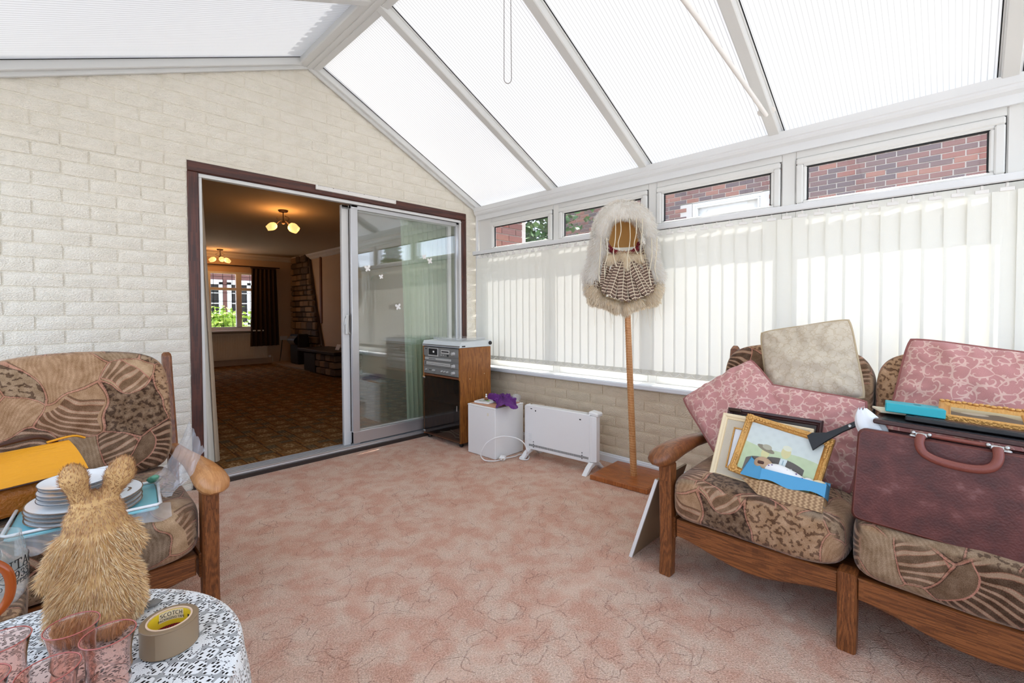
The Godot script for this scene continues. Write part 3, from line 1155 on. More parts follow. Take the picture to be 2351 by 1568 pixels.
func build_roof() -> void:
	var c := Node3D.new()
	c.name = numbered("ceiling")
	add_child(c)
	c.set_meta("kind", "structure")
	c.set_meta("label", "pitched translucent roof on white rafters")
	var edges := [0.0, 0.967, 1.81, 2.63, 3.545, ZF + 0.1]
	var lift := Vector3(0, 0.012, 0)
	for k in 5:
		var z0: float = edges[k]
		var z1: float = edges[k + 1]
		for side in 2:
			var b := MB.new()
			var xa := RIDGE_X
			var xb := 0.15 if side == 0 else XL - 0.15
			var ya := 2.93
			var yb := roof_y(xb)
			var l := Vector2(xb - xa, yb - ya).length()
			var p := [Vector3(xa, ya, z0) + lift, Vector3(xa, ya, z1) + lift, Vector3(xb, yb, z1) + lift, Vector3(xb, yb, z0) + lift]
			var t := [Vector2(z0 / 0.0205, 0), Vector2(z1 / 0.0205, 0), Vector2(z1 / 0.0205, l), Vector2(z0 / 0.0205, l)]
			if side == 1:
				p.reverse()
				t.reverse()
			b.face(p, t)
			part("roof_panel", b, M.roof_sheet, c)
	# rafters with a capping strip and dark gaskets
	var ra := MB.new()
	ra.box(Vector3(0, -0.018, 0), Vector3(1.70, 0.055, 0.058), Basis(), 0.005)
	ra.box(Vector3(0, 0.004, 0), Vector3(1.70, 0.012, 0.072), Basis(), 0.003)
	var rafter := ra.mesh()
	var ga := MB.new()
	ga.box(Vector3(0, 0.010, 0.038), Vector3(1.70, 0.006, 0.005))
	ga.box(Vector3(0, 0.010, -0.038), Vector3(1.70, 0.006, 0.005))
	var rubber := ga.mesh()
	for side in 2:
		var xb := 0.0 if side == 0 else XL
		var a := Vector3(RIDGE_X, 2.93, 0)
		var d := Vector3(xb, roof_y(xb), 0) - a
		var len := d.length() + 0.05
		d = d.normalized()
		var up := Vector3(-d.y, d.x, 0) if side == 0 else Vector3(d.y, -d.x, 0)
		var bs := Basis(d, up, d.cross(up))
		for k in range(1, 5):
			var z: float = edges[k]
			var o := part("rafter", rafter, M.rafter_white, c, a + d * (len / 2 - 0.01) + Vector3(0, 0, z))
			o.basis = bs * Basis.from_scale(Vector3(len / 1.70, 1, 1))
			part("gasket", rubber, M.gasket, o)
		# bar along the gable wall
		var w := MB.new()
		w.box(Vector3(0, -0.012, 0.024), Vector3(len, 0.05, 0.044), Basis(), 0.004)
		w.box(Vector3(0, -0.045, 0.012), Vector3(len, 0.028, 0.020), Basis(), 0.003)
		var wb := part("wall_bar", w, M.rafter_white, c, a + d * (len / 2 - 0.01))
		wb.basis = bs
		if side == 1:
			wb.basis = Basis(d, up, -d.cross(up)) if d.cross(up).z < 0 else bs
		var gk := MB.new()
		gk.box(Vector3(0, 0.0115, 0.05), Vector3(len, 0.006, 0.005))
		part("gasket", gk, M.gasket, wb)
	# ridge beam with a fluted underside
	var r := MB.new()
	r.prism(PackedVector2Array([Vector2(-0.072, 0.055), Vector2(-0.072, 0.006), Vector2(-0.066, 0), Vector2(-0.026, 0), Vector2(-0.024, 0.004), Vector2(-0.018, 0.004), Vector2(-0.016, 0), Vector2(0.016, 0), Vector2(0.018, 0.004), Vector2(0.024, 0.004), Vector2(0.026, 0), Vector2(0.066, 0), Vector2(0.072, 0.006), Vector2(0.072, 0.055)]), ZF - 0.02,
		Transform3D(Basis(), Vector3(RIDGE_X, 2.868, 0.004)))
	part("ridge_beam", r, M.rafter_white, c)
	# cresting on top of the ridge, outside
	var cr := MB.new()
	cr.box(Vector3(RIDGE_X, 2.985, ZF / 2), Vector3(0.16, 0.05, ZF))
	var n := 60
	for k in n:
		cr.box(Vector3(RIDGE_X, 3.09, (k + 0.5) * ZF / n), Vector3(0.02, 0.17, 0.05))
	part("ridge_cresting", cr, M.rafter_white, c)
	# tie rod across the room with its bracket on the rafter
	var t := thing("tie_rod", "thin white tie rod fixed by a screwed bracket to a rafter", "rod", Vector3(-0.20, roof_y(-0.2) - 0.055, 2.63))
	var rod := MB.new()
	rod.tube([Vector3(0, 0, 0), Vector3(-0.9, 0.11, 0), Vector3(-1.9, 0.20, 0), Vector3(-2.95, 0.06, 0)], 0.011, 10)
	part("rod", rod, M.white_plain, t)
	for q in [Vector3(0.0, 0.02, 0.022), Vector3(0.0, 0.02, -0.022), Vector3(-0.08, 0.06, 0.006)]:
		var pl := MB.new()
		pl.ball(q, Vector3(0.026, 0.006, 0.024), 12, 6, Basis(Vector3(0, 0, 1), -0.46))
		var br := part("bracket_lobe", pl, M.white_plain, t)
		var sc := MB.new()
		sc.ball(q + Vector3(0.004, -0.004, 0.004), Vector3(0.004, 0.004, 0.004), 8, 5)
		part("screw", sc, M.gasket, br)

func build_other_walls() -> void: # the sides of the room behind and beside the camera
	var b := MB.new()
	b.box(Vector3(XL - 0.05, 0.265, ZF / 2), Vector3(0.1, 0.53, ZF))
	var w := struct("wall_left", b, M.painted_joint)
	var f := MB.new()
	for z in [0.03, 0.9, 1.8, 2.7, 3.6, ZF - 0.03]:
		f.box(Vector3(XL - 0.04, 1.36, z), Vector3(0.05, 1.68, 0.07))
	f.box(Vector3(XL - 0.04, 0.56, ZF / 2), Vector3(0.08, 0.06, ZF))
	f.box(Vector3(XL - 0.04, 1.66, ZF / 2), Vector3(0.05, 0.08, ZF))
	f.box(Vector3(XL - 0.04, 2.14, ZF / 2), Vector3(0.09, 0.16, ZF))
	struct("window_11", f, M.plastic_sash)
	var g := MB.new()
	g.box(Vector3(XL - 0.045, 1.36, ZF / 2), Vector3(0.006, 1.6, ZF - 0.05))
	struct("window_12", g, M.pane)
	var e := MB.new()
	e.box(Vector3(XL / 2, 0.265, ZF + 0.05), Vector3(-XL, 0.53, 0.1))
	struct("wall_front", e, M.painted_joint)
	var h := MB.new()
	for x in [XL + 0.03, XL + 0.85, XL + 1.7, XL + 2.55, -0.03]:
		h.box(Vector3(x, 1.34, ZF + 0.04), Vector3(0.07, 1.66, 0.05))
	for y in [0.56, 1.66, 2.13]:
		h.box(Vector3(XL / 2, y, ZF + 0.04), Vector3(-XL, 0.08, 0.05))
	h.prism(PackedVector2Array([Vector2(XL, 2.12), Vector2(0, 2.05), Vector2(0, 2.13), Vector2(RIDGE_X, 2.93), Vector2(XL, roof_y(XL)), Vector2(XL, 2.17), Vector2(RIDGE_X, 2.84), Vector2(-0.2, 2.14), Vector2(-0.3, 2.11), Vector2(XL, 2.15)]), 0.05, Transform3D(Basis(), Vector3(0, 0, ZF + 0.015)))
	struct("window_13", h, M.plastic_sash)
	var k := MB.new()
	k.prism(PackedVector2Array([Vector2(XL, 0.55), Vector2(0, 0.55), Vector2(0, 2.1), Vector2(RIDGE_X, 2.9), Vector2(XL, 2.2)]), 0.006, Transform3D(Basis(), Vector3(0, 0, ZF + 0.035)))
	struct("window_14", k, M.pane)

func build_blind() -> void:
	var t := thing("vertical_blind", "long cream vertical blind drawn across the window wall", "blind", Vector3(-0.09, 0, 0))
	var rail := MB.new()
	rail.box(Vector3(0.0, 1.668, ZF / 2 + 0.02), Vector3(0.040, 0.034, ZF - 0.06), Basis(), 0.004)
	var rl := part("head_rail", rail, M.plastic_white, t, Vector3.ZERO, "pale grey aluminium head rail")
	var slit := boxm(Vector3(-0.0, 1.650, ZF / 2 + 0.02), Vector3(0.012, 0.003, ZF - 0.06))
	part("track_slot", slit, M.gasket, rl)
	for z in [0.11, 1.36, 2.61, 3.86]:
		part("rail_clip", boxm(Vector3(0.03, 1.685, z), Vector3(0.03, 0.012, 0.03), 0.002), M.gasket, rl)
	var vs := []
	rng.seed = 21
	for q in 4:
		var b := MB.new()
		var bow := 0.0006 + 0.0004 * q
		b.grid(func(u, v): return Vector3(bow * sin(PI * u) + 0.001 * sin(v * 5.0 + q), 0.70 + v * 0.915, (0.5 - u) * 0.089), 4, 6, 0.089, 0.915)
		vs.append(b.mesh())
	var wt := MB.new()
	wt.grid(func(u, v): return Vector3(-0.0025 + 0.0045 * sin(PI * u), 0.666 + v * 0.036, (0.5 - u) * 0.089), 4, 2)
	wt.grid(func(u, v): return Vector3(0.0025 + 0.0045 * sin(PI * u), 0.666 + v * 0.036, (u - 0.5) * 0.089), 4, 2)
	var weight := wt.mesh()
	var hk := MB.new()
	hk.box(Vector3(0, 1.640, 0), Vector3(0.008, 0.020, 0.010), Basis(), 0.002)
	hk.box(Vector3(0, 1.622, 0), Vector3(0.005, 0.018, 0.045), Basis(), 0.002)
	var hook := hk.mesh()
	var ch := MB.new()
	var pts := []
	for i in 9:
		var u := i / 8.0
		pts.append(Vector3(-0.006, 0.694 - 0.022 * sin(PI * u), (u - 0.5) * 0.0757))
	ch.tube(pts, 0.0014, 5)
	var chain := ch.mesh()
	var pitch := 0.0757
	for k in 55:
		var z := 0.246 - pitch * 1.5 + pitch * (k + 0.0)
		if z > ZF - 0.08:
			break
		if k == 0:
			z += 0.012
		var s := part("slat", vs[rng.randi() % 4], M.blind_cloth, t, Vector3(0, 0, z))
		s.rotation.y = 0.11 + rng.randf_range(-0.02, 0.02)
		part("weight", weight, M.blind_weight, s)
		part("hanger", hook, M.white_plain, s)
		if k > 0:
			part("link_chain", chain, M.white_plain, t, Vector3(0, 0, z - pitch / 2))

# ---------------------------------------------------------------- patio door
func build_patio_door() -> void:
	var d := Node3D.new()
	d.name = "door_1"
	add_child(d)
	d.set_meta("kind", "structure")
	d.set_meta("label", "aluminium sliding patio door in a dark wooden frame")
	var w := MB.new()
	w.box(Vector3(-2.331, 0.992, -0.055), Vector3(0.060, 1.986, 0.10), Basis(), 0.004)
	w.box(Vector3(-0.163, 0.992, -0.055), Vector3(0.056, 1.986, 0.10), Basis(), 0.004)
	w.box(Vector3(-2.306, 1.0, -0.030), Vector3(0.012, 1.97, 0.03), Basis(), 0.003)
	part("wooden_jambs", w, M.mahogany, d)
	var wh := MB.new()
	wh.box(Vector3(-1.2475, 2.018, -0.055), Vector3(2.225, 0.064, 0.10), Basis(), 0.004)
	wh.box(Vector3(-1.2475, 1.982, -0.030), Vector3(2.11, 0.012, 0.03), Basis(), 0.003)
	part("wooden_head", wh, M.mahogany_rail, d)
	var c := MB.new()
	c.box(Vector3(-1.2475, 0.012, -0.055), Vector3(2.225, 0.030, 0.13), Basis(), 0.003)
	part("wooden_sill", c, M.dark_cill, d)
	var t := MB.new()
	t.box(Vector3(-1.2475, 0.032, -0.068), Vector3(2.11, 0.012, 0.13), Basis(), 0.002)
	for z in [-0.012, -0.040, -0.066, -0.092, -0.125]:
		t.box(Vector3(-1.2475, 0.044, z), Vector3(2.11, 0.014, 0.006), Basis(), 0.001)
	part("bottom_track", t, M.aluminium, d)
	var sc := MB.new()
	for x in [-2.05, -1.62]:
		sc.lathe([Vector2(0, 0.0395), Vector2(0.005, 0.0395), Vector2(0.005, 0.038)], 10, Transform3D(Basis(), Vector3(x, 0, -0.053)))
	part("track_screw", sc, M.gasket, d)
	var a := MB.new()
	a.box(Vector3(-2.292, 1.0, -0.05), Vector3(0.018, 1.94, 0.07), Basis(), 0.002)
	a.box(Vector3(-0.198, 1.0, -0.05), Vector3(0.018, 1.94, 0.07), Basis(), 0.002)
	a.box(Vector3(-1.2475, 1.974, -0.05), Vector3(2.11, 0.018, 0.07), Basis(), 0.002)
	a.box(Vector3(-1.2475, 1.962, -0.012), Vector3(2.11, 0.012, 0.006), Basis(), 0.001)
	part("metal_frame", a, M.aluminium_paint, d)
	for k in 2:
		var z := -0.045 if k == 0 else -0.092
		var x0 := -1.292 if k == 0 else -1.346
		var x1 := -0.206 if k == 0 else -0.262
		var leaf := Node3D.new()
		leaf.name = "door_leaf"
		d.add_child(leaf, true)
		leaf.set_meta("label", "fixed glazed leaf" if k == 0 else "sliding glazed leaf pushed open behind the fixed one")
		var s := MB.new()
		var wl := 0.058
		s.box(Vector3(x0 + wl / 2, 1.0, z), Vector3(wl, 1.91, 0.032), Basis(), 0.003)
		s.box(Vector3(x1 - 0.018, 1.0, z), Vector3(0.036, 1.91, 0.032), Basis(), 0.003)
		s.box(Vector3((x0 + x1) / 2, 1.938, z), Vector3(x1 - x0, 0.034, 0.032), Basis(), 0.003)
		s.box(Vector3((x0 + x1) / 2, 0.105, z), Vector3(x1 - x0, 0.095, 0.034), Basis(), 0.003)
		part("leaf_frame", s, M.aluminium if k == 0 else M.aluminium_paint, leaf)
		for g in [-0.007, 0.007]:
			part("glass_pane", boxm(Vector3((x0 + wl + x1 - 0.036) / 2, 1.037, z + g), Vector3(x1 - x0 - wl - 0.03, 1.78, 0.004)), M.door_pane, leaf)
		if k == 1:
			var h := MB.new()
			var hx := x0 + 0.024
			h.prism(PackedVector2Array([Vector2(0.012, 1.092), Vector2(0.026, 1.088), Vector2(0.008, 1.012), Vector2(0.030, 0.932), Vector2(0.014, 0.936), Vector2(-0.012, 0.97), Vector2(-0.018, 1.01), Vector2(-0.012, 1.06)]), 0.02, Transform3D(Basis(), Vector3(hx, 0, z + 0.016)), 0.005)
			h.box(Vector3(hx + 0.0, 1.012, z + 0.040), Vector3(0.02, 0.16, 0.014), Basis(Vector3(0, 0, 1), -0.05), 0.004)
			part("pull_handle", h, M.silver_light, leaf)
			var gk := MB.new()
			gk.box(Vector3(x0 + wl + 0.001, 1.0, z + 0.010), Vector3(0.004, 1.9, 0.012))
			part("brush_seal", gk, M.gasket, leaf)
	# trickle vent on the head of the frame
	var v := thing("trickle_vent", "long white trickle vent screwed to the dark door head", "vent", Vector3(-1.244, 2.030, -0.003))
	var vb := MB.new()
	vb.prism(PackedVector2Array([Vector2(0, -0.016), Vector2(0.012, -0.014), Vector2(0.016, 0.004), Vector2(0.004, 0.016), Vector2(0, 0.016)]), 0.66, Transform3D(Basis(Vector3(0, 0, 1), Vector3.UP, Vector3(-1, 0, 0)), Vector3(0.33, 0, 0)))
	part("vent_bar", vb, M.white_plain, v)
	for x in [-0.326, 0.326]:
		part("end_cap", boxm(Vector3(x, 0, 0.009), Vector3(0.014, 0.034, 0.018), 0.003), M.white_plain, v)
	for x in [-0.2, -0.08, 0.05, 0.18]:
		part("vent_screw", boxm(Vector3(x, 0.014, 0.006), Vector3(0.006, 0.004, 0.006), 0.001), M.gasket, v)
	# butterfly stickers on the glass
	var flies := [[-1.151, 1.461, "white butterfly sticker near the left edge of the door glass", 1.0], [-0.54, 1.568, "white butterfly sticker high on the right of the door glass", 1.0], [-0.60, 1.60, "white butterfly sticker touching another high on the glass", 0.8], [-1.03, 1.40, "half folded butterfly sticker right of the leftmost one", 0.7], [-0.872, 1.151, "faint butterfly sticker low in the middle of the glass", 1.0]]
	for f in flies:
		var p := PackedVector2Array()
		for k in 28:
			var an := TAU * k / 28.0
			var r := 0.034 * (0.35 + 0.65 * absf(sin(2.0 * an))) * (1.0 if sin(an) > 0 else 0.8)
			p.append(Vector2(cos(an) * r, sin(an) * r) * f[3])
		var b := MB.new()
		b.prism(p, 0.0012, Transform3D(Basis(Vector3(0, 0, 1), 0.2), Vector3.ZERO))
		solid("butterfly_sticker", b, M.white_plain, f[2], "sticker", "butterfly stickers on the door glass", Vector3(f[0], f[1], -0.0355))

func cloth(b: MB, top: Callable, bot: Callable, folds: float, depth: float, n := 60, m := 14, ph := 0.0) -> void: # hanging cloth between two edges given as u -> Vector3
	b.grid(func(u, v):
		var p: Vector3 = bot.call(u).lerp(top.call(u), v)
		p.z += depth * sin(u * folds * TAU + ph + 0.4 * sin(v * 3.0)) * (1.0 - 0.45 * v)
		return p, n, m, 1.0, 2.0)

func build_door_curtains() -> void:
	var t := thing("door_curtain", "cream lined curtain hanging inside the open side of the patio door", "curtain", Vector3(0, 0, 0))
	var b := MB.new()
	cloth(b, func(u): return Vector3(-2.50 + 0.27 * u, 2.12, -0.335), func(u): return Vector3(-2.50 + 0.335 * u, 0.05 + 0.05 * (1 - u), -0.335), 2.6, 0.035)
	part("lining", b, M.curtain_cream, t)
	var e := MB.new()
	cloth(e, func(u): return Vector3(-2.232 + 0.018 * u, 2.12, -0.342 - 0.02 * u), func(u): return Vector3(-2.168 + 0.035 * u, 0.05, -0.342 - 0.03 * u), 0.5, 0.01, 8, 14)
	part("face_edge", e, M.curtain_edge, t)
	var g := thing("door_curtain", "folded cream curtain with the glass tint put into its colour, bunched behind the closed glass leaf", "curtain", Vector3(0, 0, 0))
	var h := MB.new()
	cloth(h, func(u): return Vector3(-0.66 + 0.62 * u, 2.12, -0.34), func(u): return Vector3(-0.60 + 0.56 * u, 0.07, -0.34), 11.0, 0.022, 150, 8)
	part("drape", h, M.curtain_glass_tint, g)
	var r := MB.new()
	r.tube([Vector3(-2.6, 2.14, -0.335), Vector3(0.1, 2.14, -0.335)], 0.010, 8)
	solid("curtain_pole", r, M.white_plain, "white curtain rail above the patio door, house side", "curtain rail")

# ---------------------------------------------------------------- the room behind the door
func build_parlour() -> void:
	var zf := -7.2
	var x0 := -3.3
	var x1 := 0.9
	var fl := MB.new()
	fl.face([Vector3(x0, 0.035, -0.12), Vector3(x1, 0.035, -0.12), Vector3(x1, 0.035, zf), Vector3(x0, 0.035, zf)], [Vector2(x0, 0), Vector2(x1, 0), Vector2(x1, -zf), Vector2(x0, -zf)])
	fl.box(Vector3((x0 + x1) / 2, -0.02, zf / 2 - 0.1), Vector3(x1 - x0, 0.1, -zf - 0.2))
	struct("floor", fl, M.parlour_carpet).set_meta("label", "brown patterned carpet of the room behind")
	struct("ceiling", boxm(Vector3((x0 + x1) / 2, 2.37, zf / 2 - 0.1), Vector3(x1 - x0 + 0.4, 0.1, -zf)), M.parlour_ceiling).set_meta("label", "dim ceiling of the room behind")
	struct("wall_side", boxm(Vector3(x1 + 0.05, 1.2, zf / 2 - 0.2), Vector3(0.1, 2.4, -zf - 0.4)), M.parlour_wall).set_meta("label", "wallpapered chimney side wall of the room behind")
	struct("wall_side", boxm(Vector3(x0 - 0.05, 1.2, zf / 2), Vector3(0.1, 2.4, -zf)), M.parlour_wall)
	struct("wall_inner", boxm(Vector3(-2.85, 1.2, -0.276), Vector3(0.9, 2.4, 0.01)), M.parlour_wall)
	var w := MB.new()
	w.box(Vector3((x0 - 1.9) / 2, 1.2, zf - 0.1), Vector3(-1.9 - x0, 2.4, 0.2))
	w.box(Vector3((0.16 + x1) / 2, 1.2, zf - 0.1), Vector3(x1 - 0.16, 2.4, 0.2))
	w.box(Vector3(-0.87, 0.37, zf - 0.1), Vector3(2.06, 0.74, 0.2))
	w.box(Vector3(-0.87, 2.18, zf - 0.1), Vector3(2.06, 0.46, 0.2))
	struct("wall_far", w, M.parlour_wall).set_meta("label", "far wall of the room behind, with its window")
	# coving
	var cv := MB.new()
	var prof := PackedVector2Array([Vector2(0, 0), Vector2(0.10, 0), Vector2(0.085, -0.03), Vector2(0.05, -0.055), Vector2(0.03, -0.085), Vector2(0, -0.10)])
	cv.prism(prof, x1 - x0, Transform3D(Basis(Vector3(0, 0, 1), Vector3.UP, Vector3(-1, 0, 0)), Vector3(x1, 2.32, zf)))
	cv.prism(prof, -zf - 0.28, Transform3D(Basis(Vector3(-1, 0, 0), Vector3.UP, Vector3(0, 0, -1)), Vector3(x1, 2.32, -0.28)))
	struct("trim_6", cv, M.coving).set_meta("label", "plaster coving round the far ceiling")
	# far window
	var wn := Node3D.new()
	wn.name = "window_15"
	add_child(wn)
	wn.set_meta("kind", "structure")
	wn.set_meta("label", "white leaded window at the far end of the room behind")
	var f := MB.new()
	var z := zf - 0.04
	f.box(Vector3(-0.87, 1.932, z), Vector3(2.06, 0.05, 0.07), Basis(), 0.004)
	f.box(Vector3(-0.87, 0.79, z), Vector3(2.06, 0.08, 0.07), Basis(), 0.004)
	for x in [-1.86, -0.20, 0.12]:
		f.box(Vector3(x, 1.36, z), Vector3(0.10, 1.1, 0.07), Basis(), 0.004)
	f.box(Vector3(-0.745, 1.36, z), Vector3(0.10, 1.1, 0.07), Basis(), 0.004)
	f.box(Vector3(-1.30, 1.36, z), Vector3(0.10, 1.1, 0.07), Basis(), 0.004)
	f.box(Vector3(-0.87, 1.60, z), Vector3(2.0, 0.055, 0.06), Basis(), 0.004)
	part("window_frame", f, M.plastic_sash, wn)
	part("glass_pane", boxm(Vector3(-0.87, 1.36, z - 0.01), Vector3(2.0, 1.15, 0.005)), M.pane, wn)
	var ld := MB.new()
	for k in range(1, 12):
		var x := -1.80 + k * 0.1375 * 1.2
		ld.box(Vector3(x, 1.36, z + 0.002), Vector3(0.007, 1.1, 0.004))
	for k in range(0, 7):
		ld.box(Vector3(-0.87, 0.86 + k * 0.165, z + 0.002), Vector3(2.0, 0.007, 0.004))
	part("lead_strips", ld, M.gasket, wn)
	struct("trim_7", boxm(Vector3(-0.87, 0.745, zf + 0.06), Vector3(2.16, 0.03, 0.2), 0.006), M.plastic_white).set_meta("label", "window sill of the far window")
	# curtain, pole
	var ct := thing("long_curtain", "dark brown curtain beside the far window", "curtain", Vector3(0, 0, 0))
	var cb := MB.new()
	cloth(cb, func(u): return Vector3(0.0 + 0.48 * u, 2.03, zf + 0.13), func(u): return Vector3(-0.05 + 0.56 * u, 0.42, zf + 0.15), 6.0, 0.035, 80, 8)
	part("drape", cb, M.curtain_brown, ct)
	var hd := MB.new()
	hd.box(Vector3(0.23, 2.045, zf + 0.13), Vector3(0.48, 0.03, 0.05), Basis(), 0.005)
	part("heading_tape", hd, M.curtain_brown, ct)
	var pr := MB.new()
	pr.tube([Vector3(-2.0, 2.07, zf + 0.12), Vector3(0.55, 2.07, zf + 0.12)], 0.012, 8)
	solid("curtain_rail", pr, M.bronze, "brown rail over the far window", "curtain rail")
	# radiator
	var ra := thing("radiator", "long cream panel radiator below the far window", "radiator", Vector3(-0.85, 0.16, zf + 0.08))
	var rb := MB.new()
	rb.box(Vector3(0, 0.27, 0), Vector3(2.3, 0.54, 0.03), Basis(), 0.008)
	part("panel", rb, M.radiator, ra)
	var fin := boxm(Vector3(0, 0.27, 0.018), Vector3(0.022, 0.46, 0.012), 0.004).mesh()
	for k in 52:
		part("flute", fin, M.radiator, ra, Vector3(-1.11 + k * 0.0435, 0, 0))
	part("valve", boxm(Vector3(1.19, 0.03, 0.0), Vector3(0.05, 0.05, 0.05), 0.01), M.white_plain, ra)
	var pp := MB.new()
	pp.tube([Vector3(0.40, 0.035, zf + 0.06), Vector3(0.40, 0.19, zf + 0.06)], 0.009, 8)
	solid("heating_pipe", pp, M.radiator, "short pipe dropping from the radiator valve", "pipe")
	# stone chimney breast with its raking edge
	var sb := MB.new()
	var po := PackedVector2Array([Vector2(-7.19, 0.03), Vector2(-5.55, 0.03), Vector2(-5.66, 0.43), Vector2(-5.95, 1.14), Vector2(-6.29, 2.30), Vector2(-7.19, 2.30)])
	sb.prism(po, 0.05, Transform3D(Basis(Vector3(0, 0, 1), Vector3.UP, Vector3(-1, 0, 0)), Vector3(x1 - 0.002, 0, 0)))
	var ch := thing("chimney_breast", "dark rough stone chimney breast with a raking edge in the room behind", "fireplace", Vector3(0, 0, 0))
	part("backing", sb, M.stone_3, ch)
	rng.seed = 33
	var y := 0.05
	while y < 2.22:
		var h := rng.randf_range(0.09, 0.17)
		var zz := -7.17
		var zend := -6.29 + (2.30 - y - h) * 0.33
		while zz < zend - 0.08:
			var l := minf(rng.randf_range(0.16, 0.38), zend - zz)
			var s := MB.new()
			s.box(Vector3(x1 - 0.06 - rng.randf_range(0.0, 0.025), y + h / 2, zz + l / 2), Vector3(0.06, h - 0.018, l - 0.018), Basis(Vector3.UP, rng.randf_range(-0.04, 0.04)), 0.014)
			part("stone", s, M["stone_%d" % (rng.randi() % 4)], ch)
			zz += l
		y += h
	# brown corner strip on the wallpaper
	struct("trim_8", boxm(Vector3(x1 - 0.01, 1.60, -5.785), Vector3(0.024, 1.40, 0.075), 0.004), M.teak_edge).set_meta("label", "brown strip on the wallpaper beside the chimney")
	# hearth and stone bench
	struct("trim_9", boxm(Vector3(0.62, 0.05, -6.0), Vector3(0.56, 0.05, 2.0), 0.01), M.stone_2).set_meta("label", "pale hearth slab")
	var bn := thing("stone_bench", "low stone bench with a dark wooden top beside the chimney", "bench", Vector3(0.57, 0.035, -4.62))
	part("bench_top", boxm(Vector3(0, 0.40, 0), Vector3(0.60, 0.05, 1.55), 0.006), M.table_wood, bn)
	for r in 3:
		for k in 4:
			var st := MB.new()
			st.box(Vector3(0.0, 0.07 + r * 0.118, 0.02 + k * 0.19 - 0.04 * (r % 2)), Vector3(0.5, 0.105, 0.175), Basis(), 0.012)
			part("stone", st, M["stone_%d" % ((r + k) % 4)], bn)
	part("recess_cabinet", boxm(Vector3(0.02, 0.18, -0.40), Vector3(0.50, 0.34, 0.5), 0.006), M.black_plastic, bn)
	var st2 := thing("room_heater", "black room heater with a glossy hood in front of the chimney", "heater", Vector3(0.62, 0.08, -6.22))
	part("body", boxm(Vector3(0, 0.30, 0), Vector3(0.22, 0.60, 0.42), 0.02), M.black_plastic, st2)
	var hood := MB.new()
	hood.grid(func(u, v): return Vector3(-0.11 - 0.07 * sin(PI * v), 0.38 + 0.18 * v, -0.18 + 0.36 * u), 6, 8)
	part("hood", hood, M.steel, st2)
	var ph := MB.new()
	ph.box(Vector3(0, 0.05, 0), Vector3(0.012, 0.10, 0.14), Basis(Vector3(0, 0, 1), -0.4), 0.002)
	solid("photo_card", ph, M.white_plain, "small white card standing on the stone bench", "card", "", Vector3(0.55, 0.46, -4.30))
	var pt := MB.new()
	pt.tube([Vector3(0.45, 0.06, -4.6), Vector3(0.5, 0.47, -4.5), Vector3(0.55, 0.465, -4.3), Vector3(0.6, 0.47, -4.05)], 0.006, 6)
	# wall socket cable
	var cab := MB.new()
	cab.tube([Vector3(0.62, 0.52, zf + 0.012), Vector3(0.60, 0.40, zf + 0.03), Vector3(0.57, 0.2, zf + 0.05), Vector3(0.53, 0.045, zf + 0.10), Vector3(0.70, 0.045, zf + 0.2)], 0.008, 6)
	solid("wall_cable", cab, M.black_plastic, "black cable dropping from the socket on the far wall", "cable")
	solid("socket", boxm(Vector3(0.65, 0.56, zf + 0.008), Vector3(0.15, 0.09, 0.015), 0.004), M.plastic_sash, "socket plate low on the far wall beside the chimney", "socket")
	# ceiling fittings
	ceiling_fitting(Vector3(-1.0, 2.32, -2.33), ["three-arm bronze ceiling light nearer the patio door", [2.75, 0.25, -0.75]])
	ceiling_fitting(Vector3(-0.66, 2.32, -6.62), ["three-arm bronze ceiling light near the far window", [2.9, 0.15, -1.6]])

func ceiling_fitting(at: Vector3, how: Array) -> void:
	var t := thing("ceiling_light", how[0], "ceiling light", at, 0.0, "three-arm ceiling lights in the room behind")
	var b := MB.new()
	b.lathe([Vector2(0.0, -0.022), Vector2(0.045, -0.022), Vector2(0.055, -0.010), Vector2(0.055, 0.0)], 20)
	part("ceiling_rose", b, M.bronze, t)
	var s := MB.new()
	s.tube([Vector3(0, -0.02, 0), Vector3(0, -0.13, 0)], 0.006, 8)
	s.ball(Vector3(0, -0.145, 0), Vector3(0.022, 0.022, 0.022), 12, 8)
	part("stem", s, M.bronze, t)
	for a in how[1]:
		var d := Vector3(cos(a), 0, -sin(a))
		var arm := MB.new()
		arm.tube([Vector3(0, -0.14, 0), d * 0.03 + Vector3(0, -0.12, 0), d * 0.06 + Vector3(0, -0.15, 0), d * 0.075 + Vector3(0, -0.175, 0)], 0.005, 8)
		var curl := []
		for k in 8:
			curl.append(d * (0.02 + 0.05 * sin(k * 0.45)) + Vector3(0, -0.135 + 0.010 * k, 0))
		arm.tube(curl, 0.003, 6)
		var an := part("arm", arm, M.bronze, t)
		var dir := (d + Vector3(0, -0.55, 0)).normalized()
		var bs := Basis(Quaternion(Vector3.DOWN, dir))
		var sh := MB.new()
		sh.lathe([Vector2(0.028, -0.115), Vector2(0.044, -0.07), Vector2(0.046, -0.045), Vector2(0.036, -0.015), Vector2(0.018, 0.0), Vector2(0.0, 0.002)], 18, Transform3D(bs, d * 0.072 + Vector3(0, -0.172, 0)))
		part("glass_shade", sh, M.lamp_shade, t)
	var l := OmniLight3D.new()
	l.name = "lamp_glow"
	l.position = Vector3(0, -0.20, 0)
	l.light_color = Color(1.0, 0.70, 0.40)
	l.light_energy = 0.25
	l.light_size = 0.10
	l.omni_range = 12.0
	l.omni_attenuation = 2.0
	l.shadow_enabled = true
	t.add_child(l)

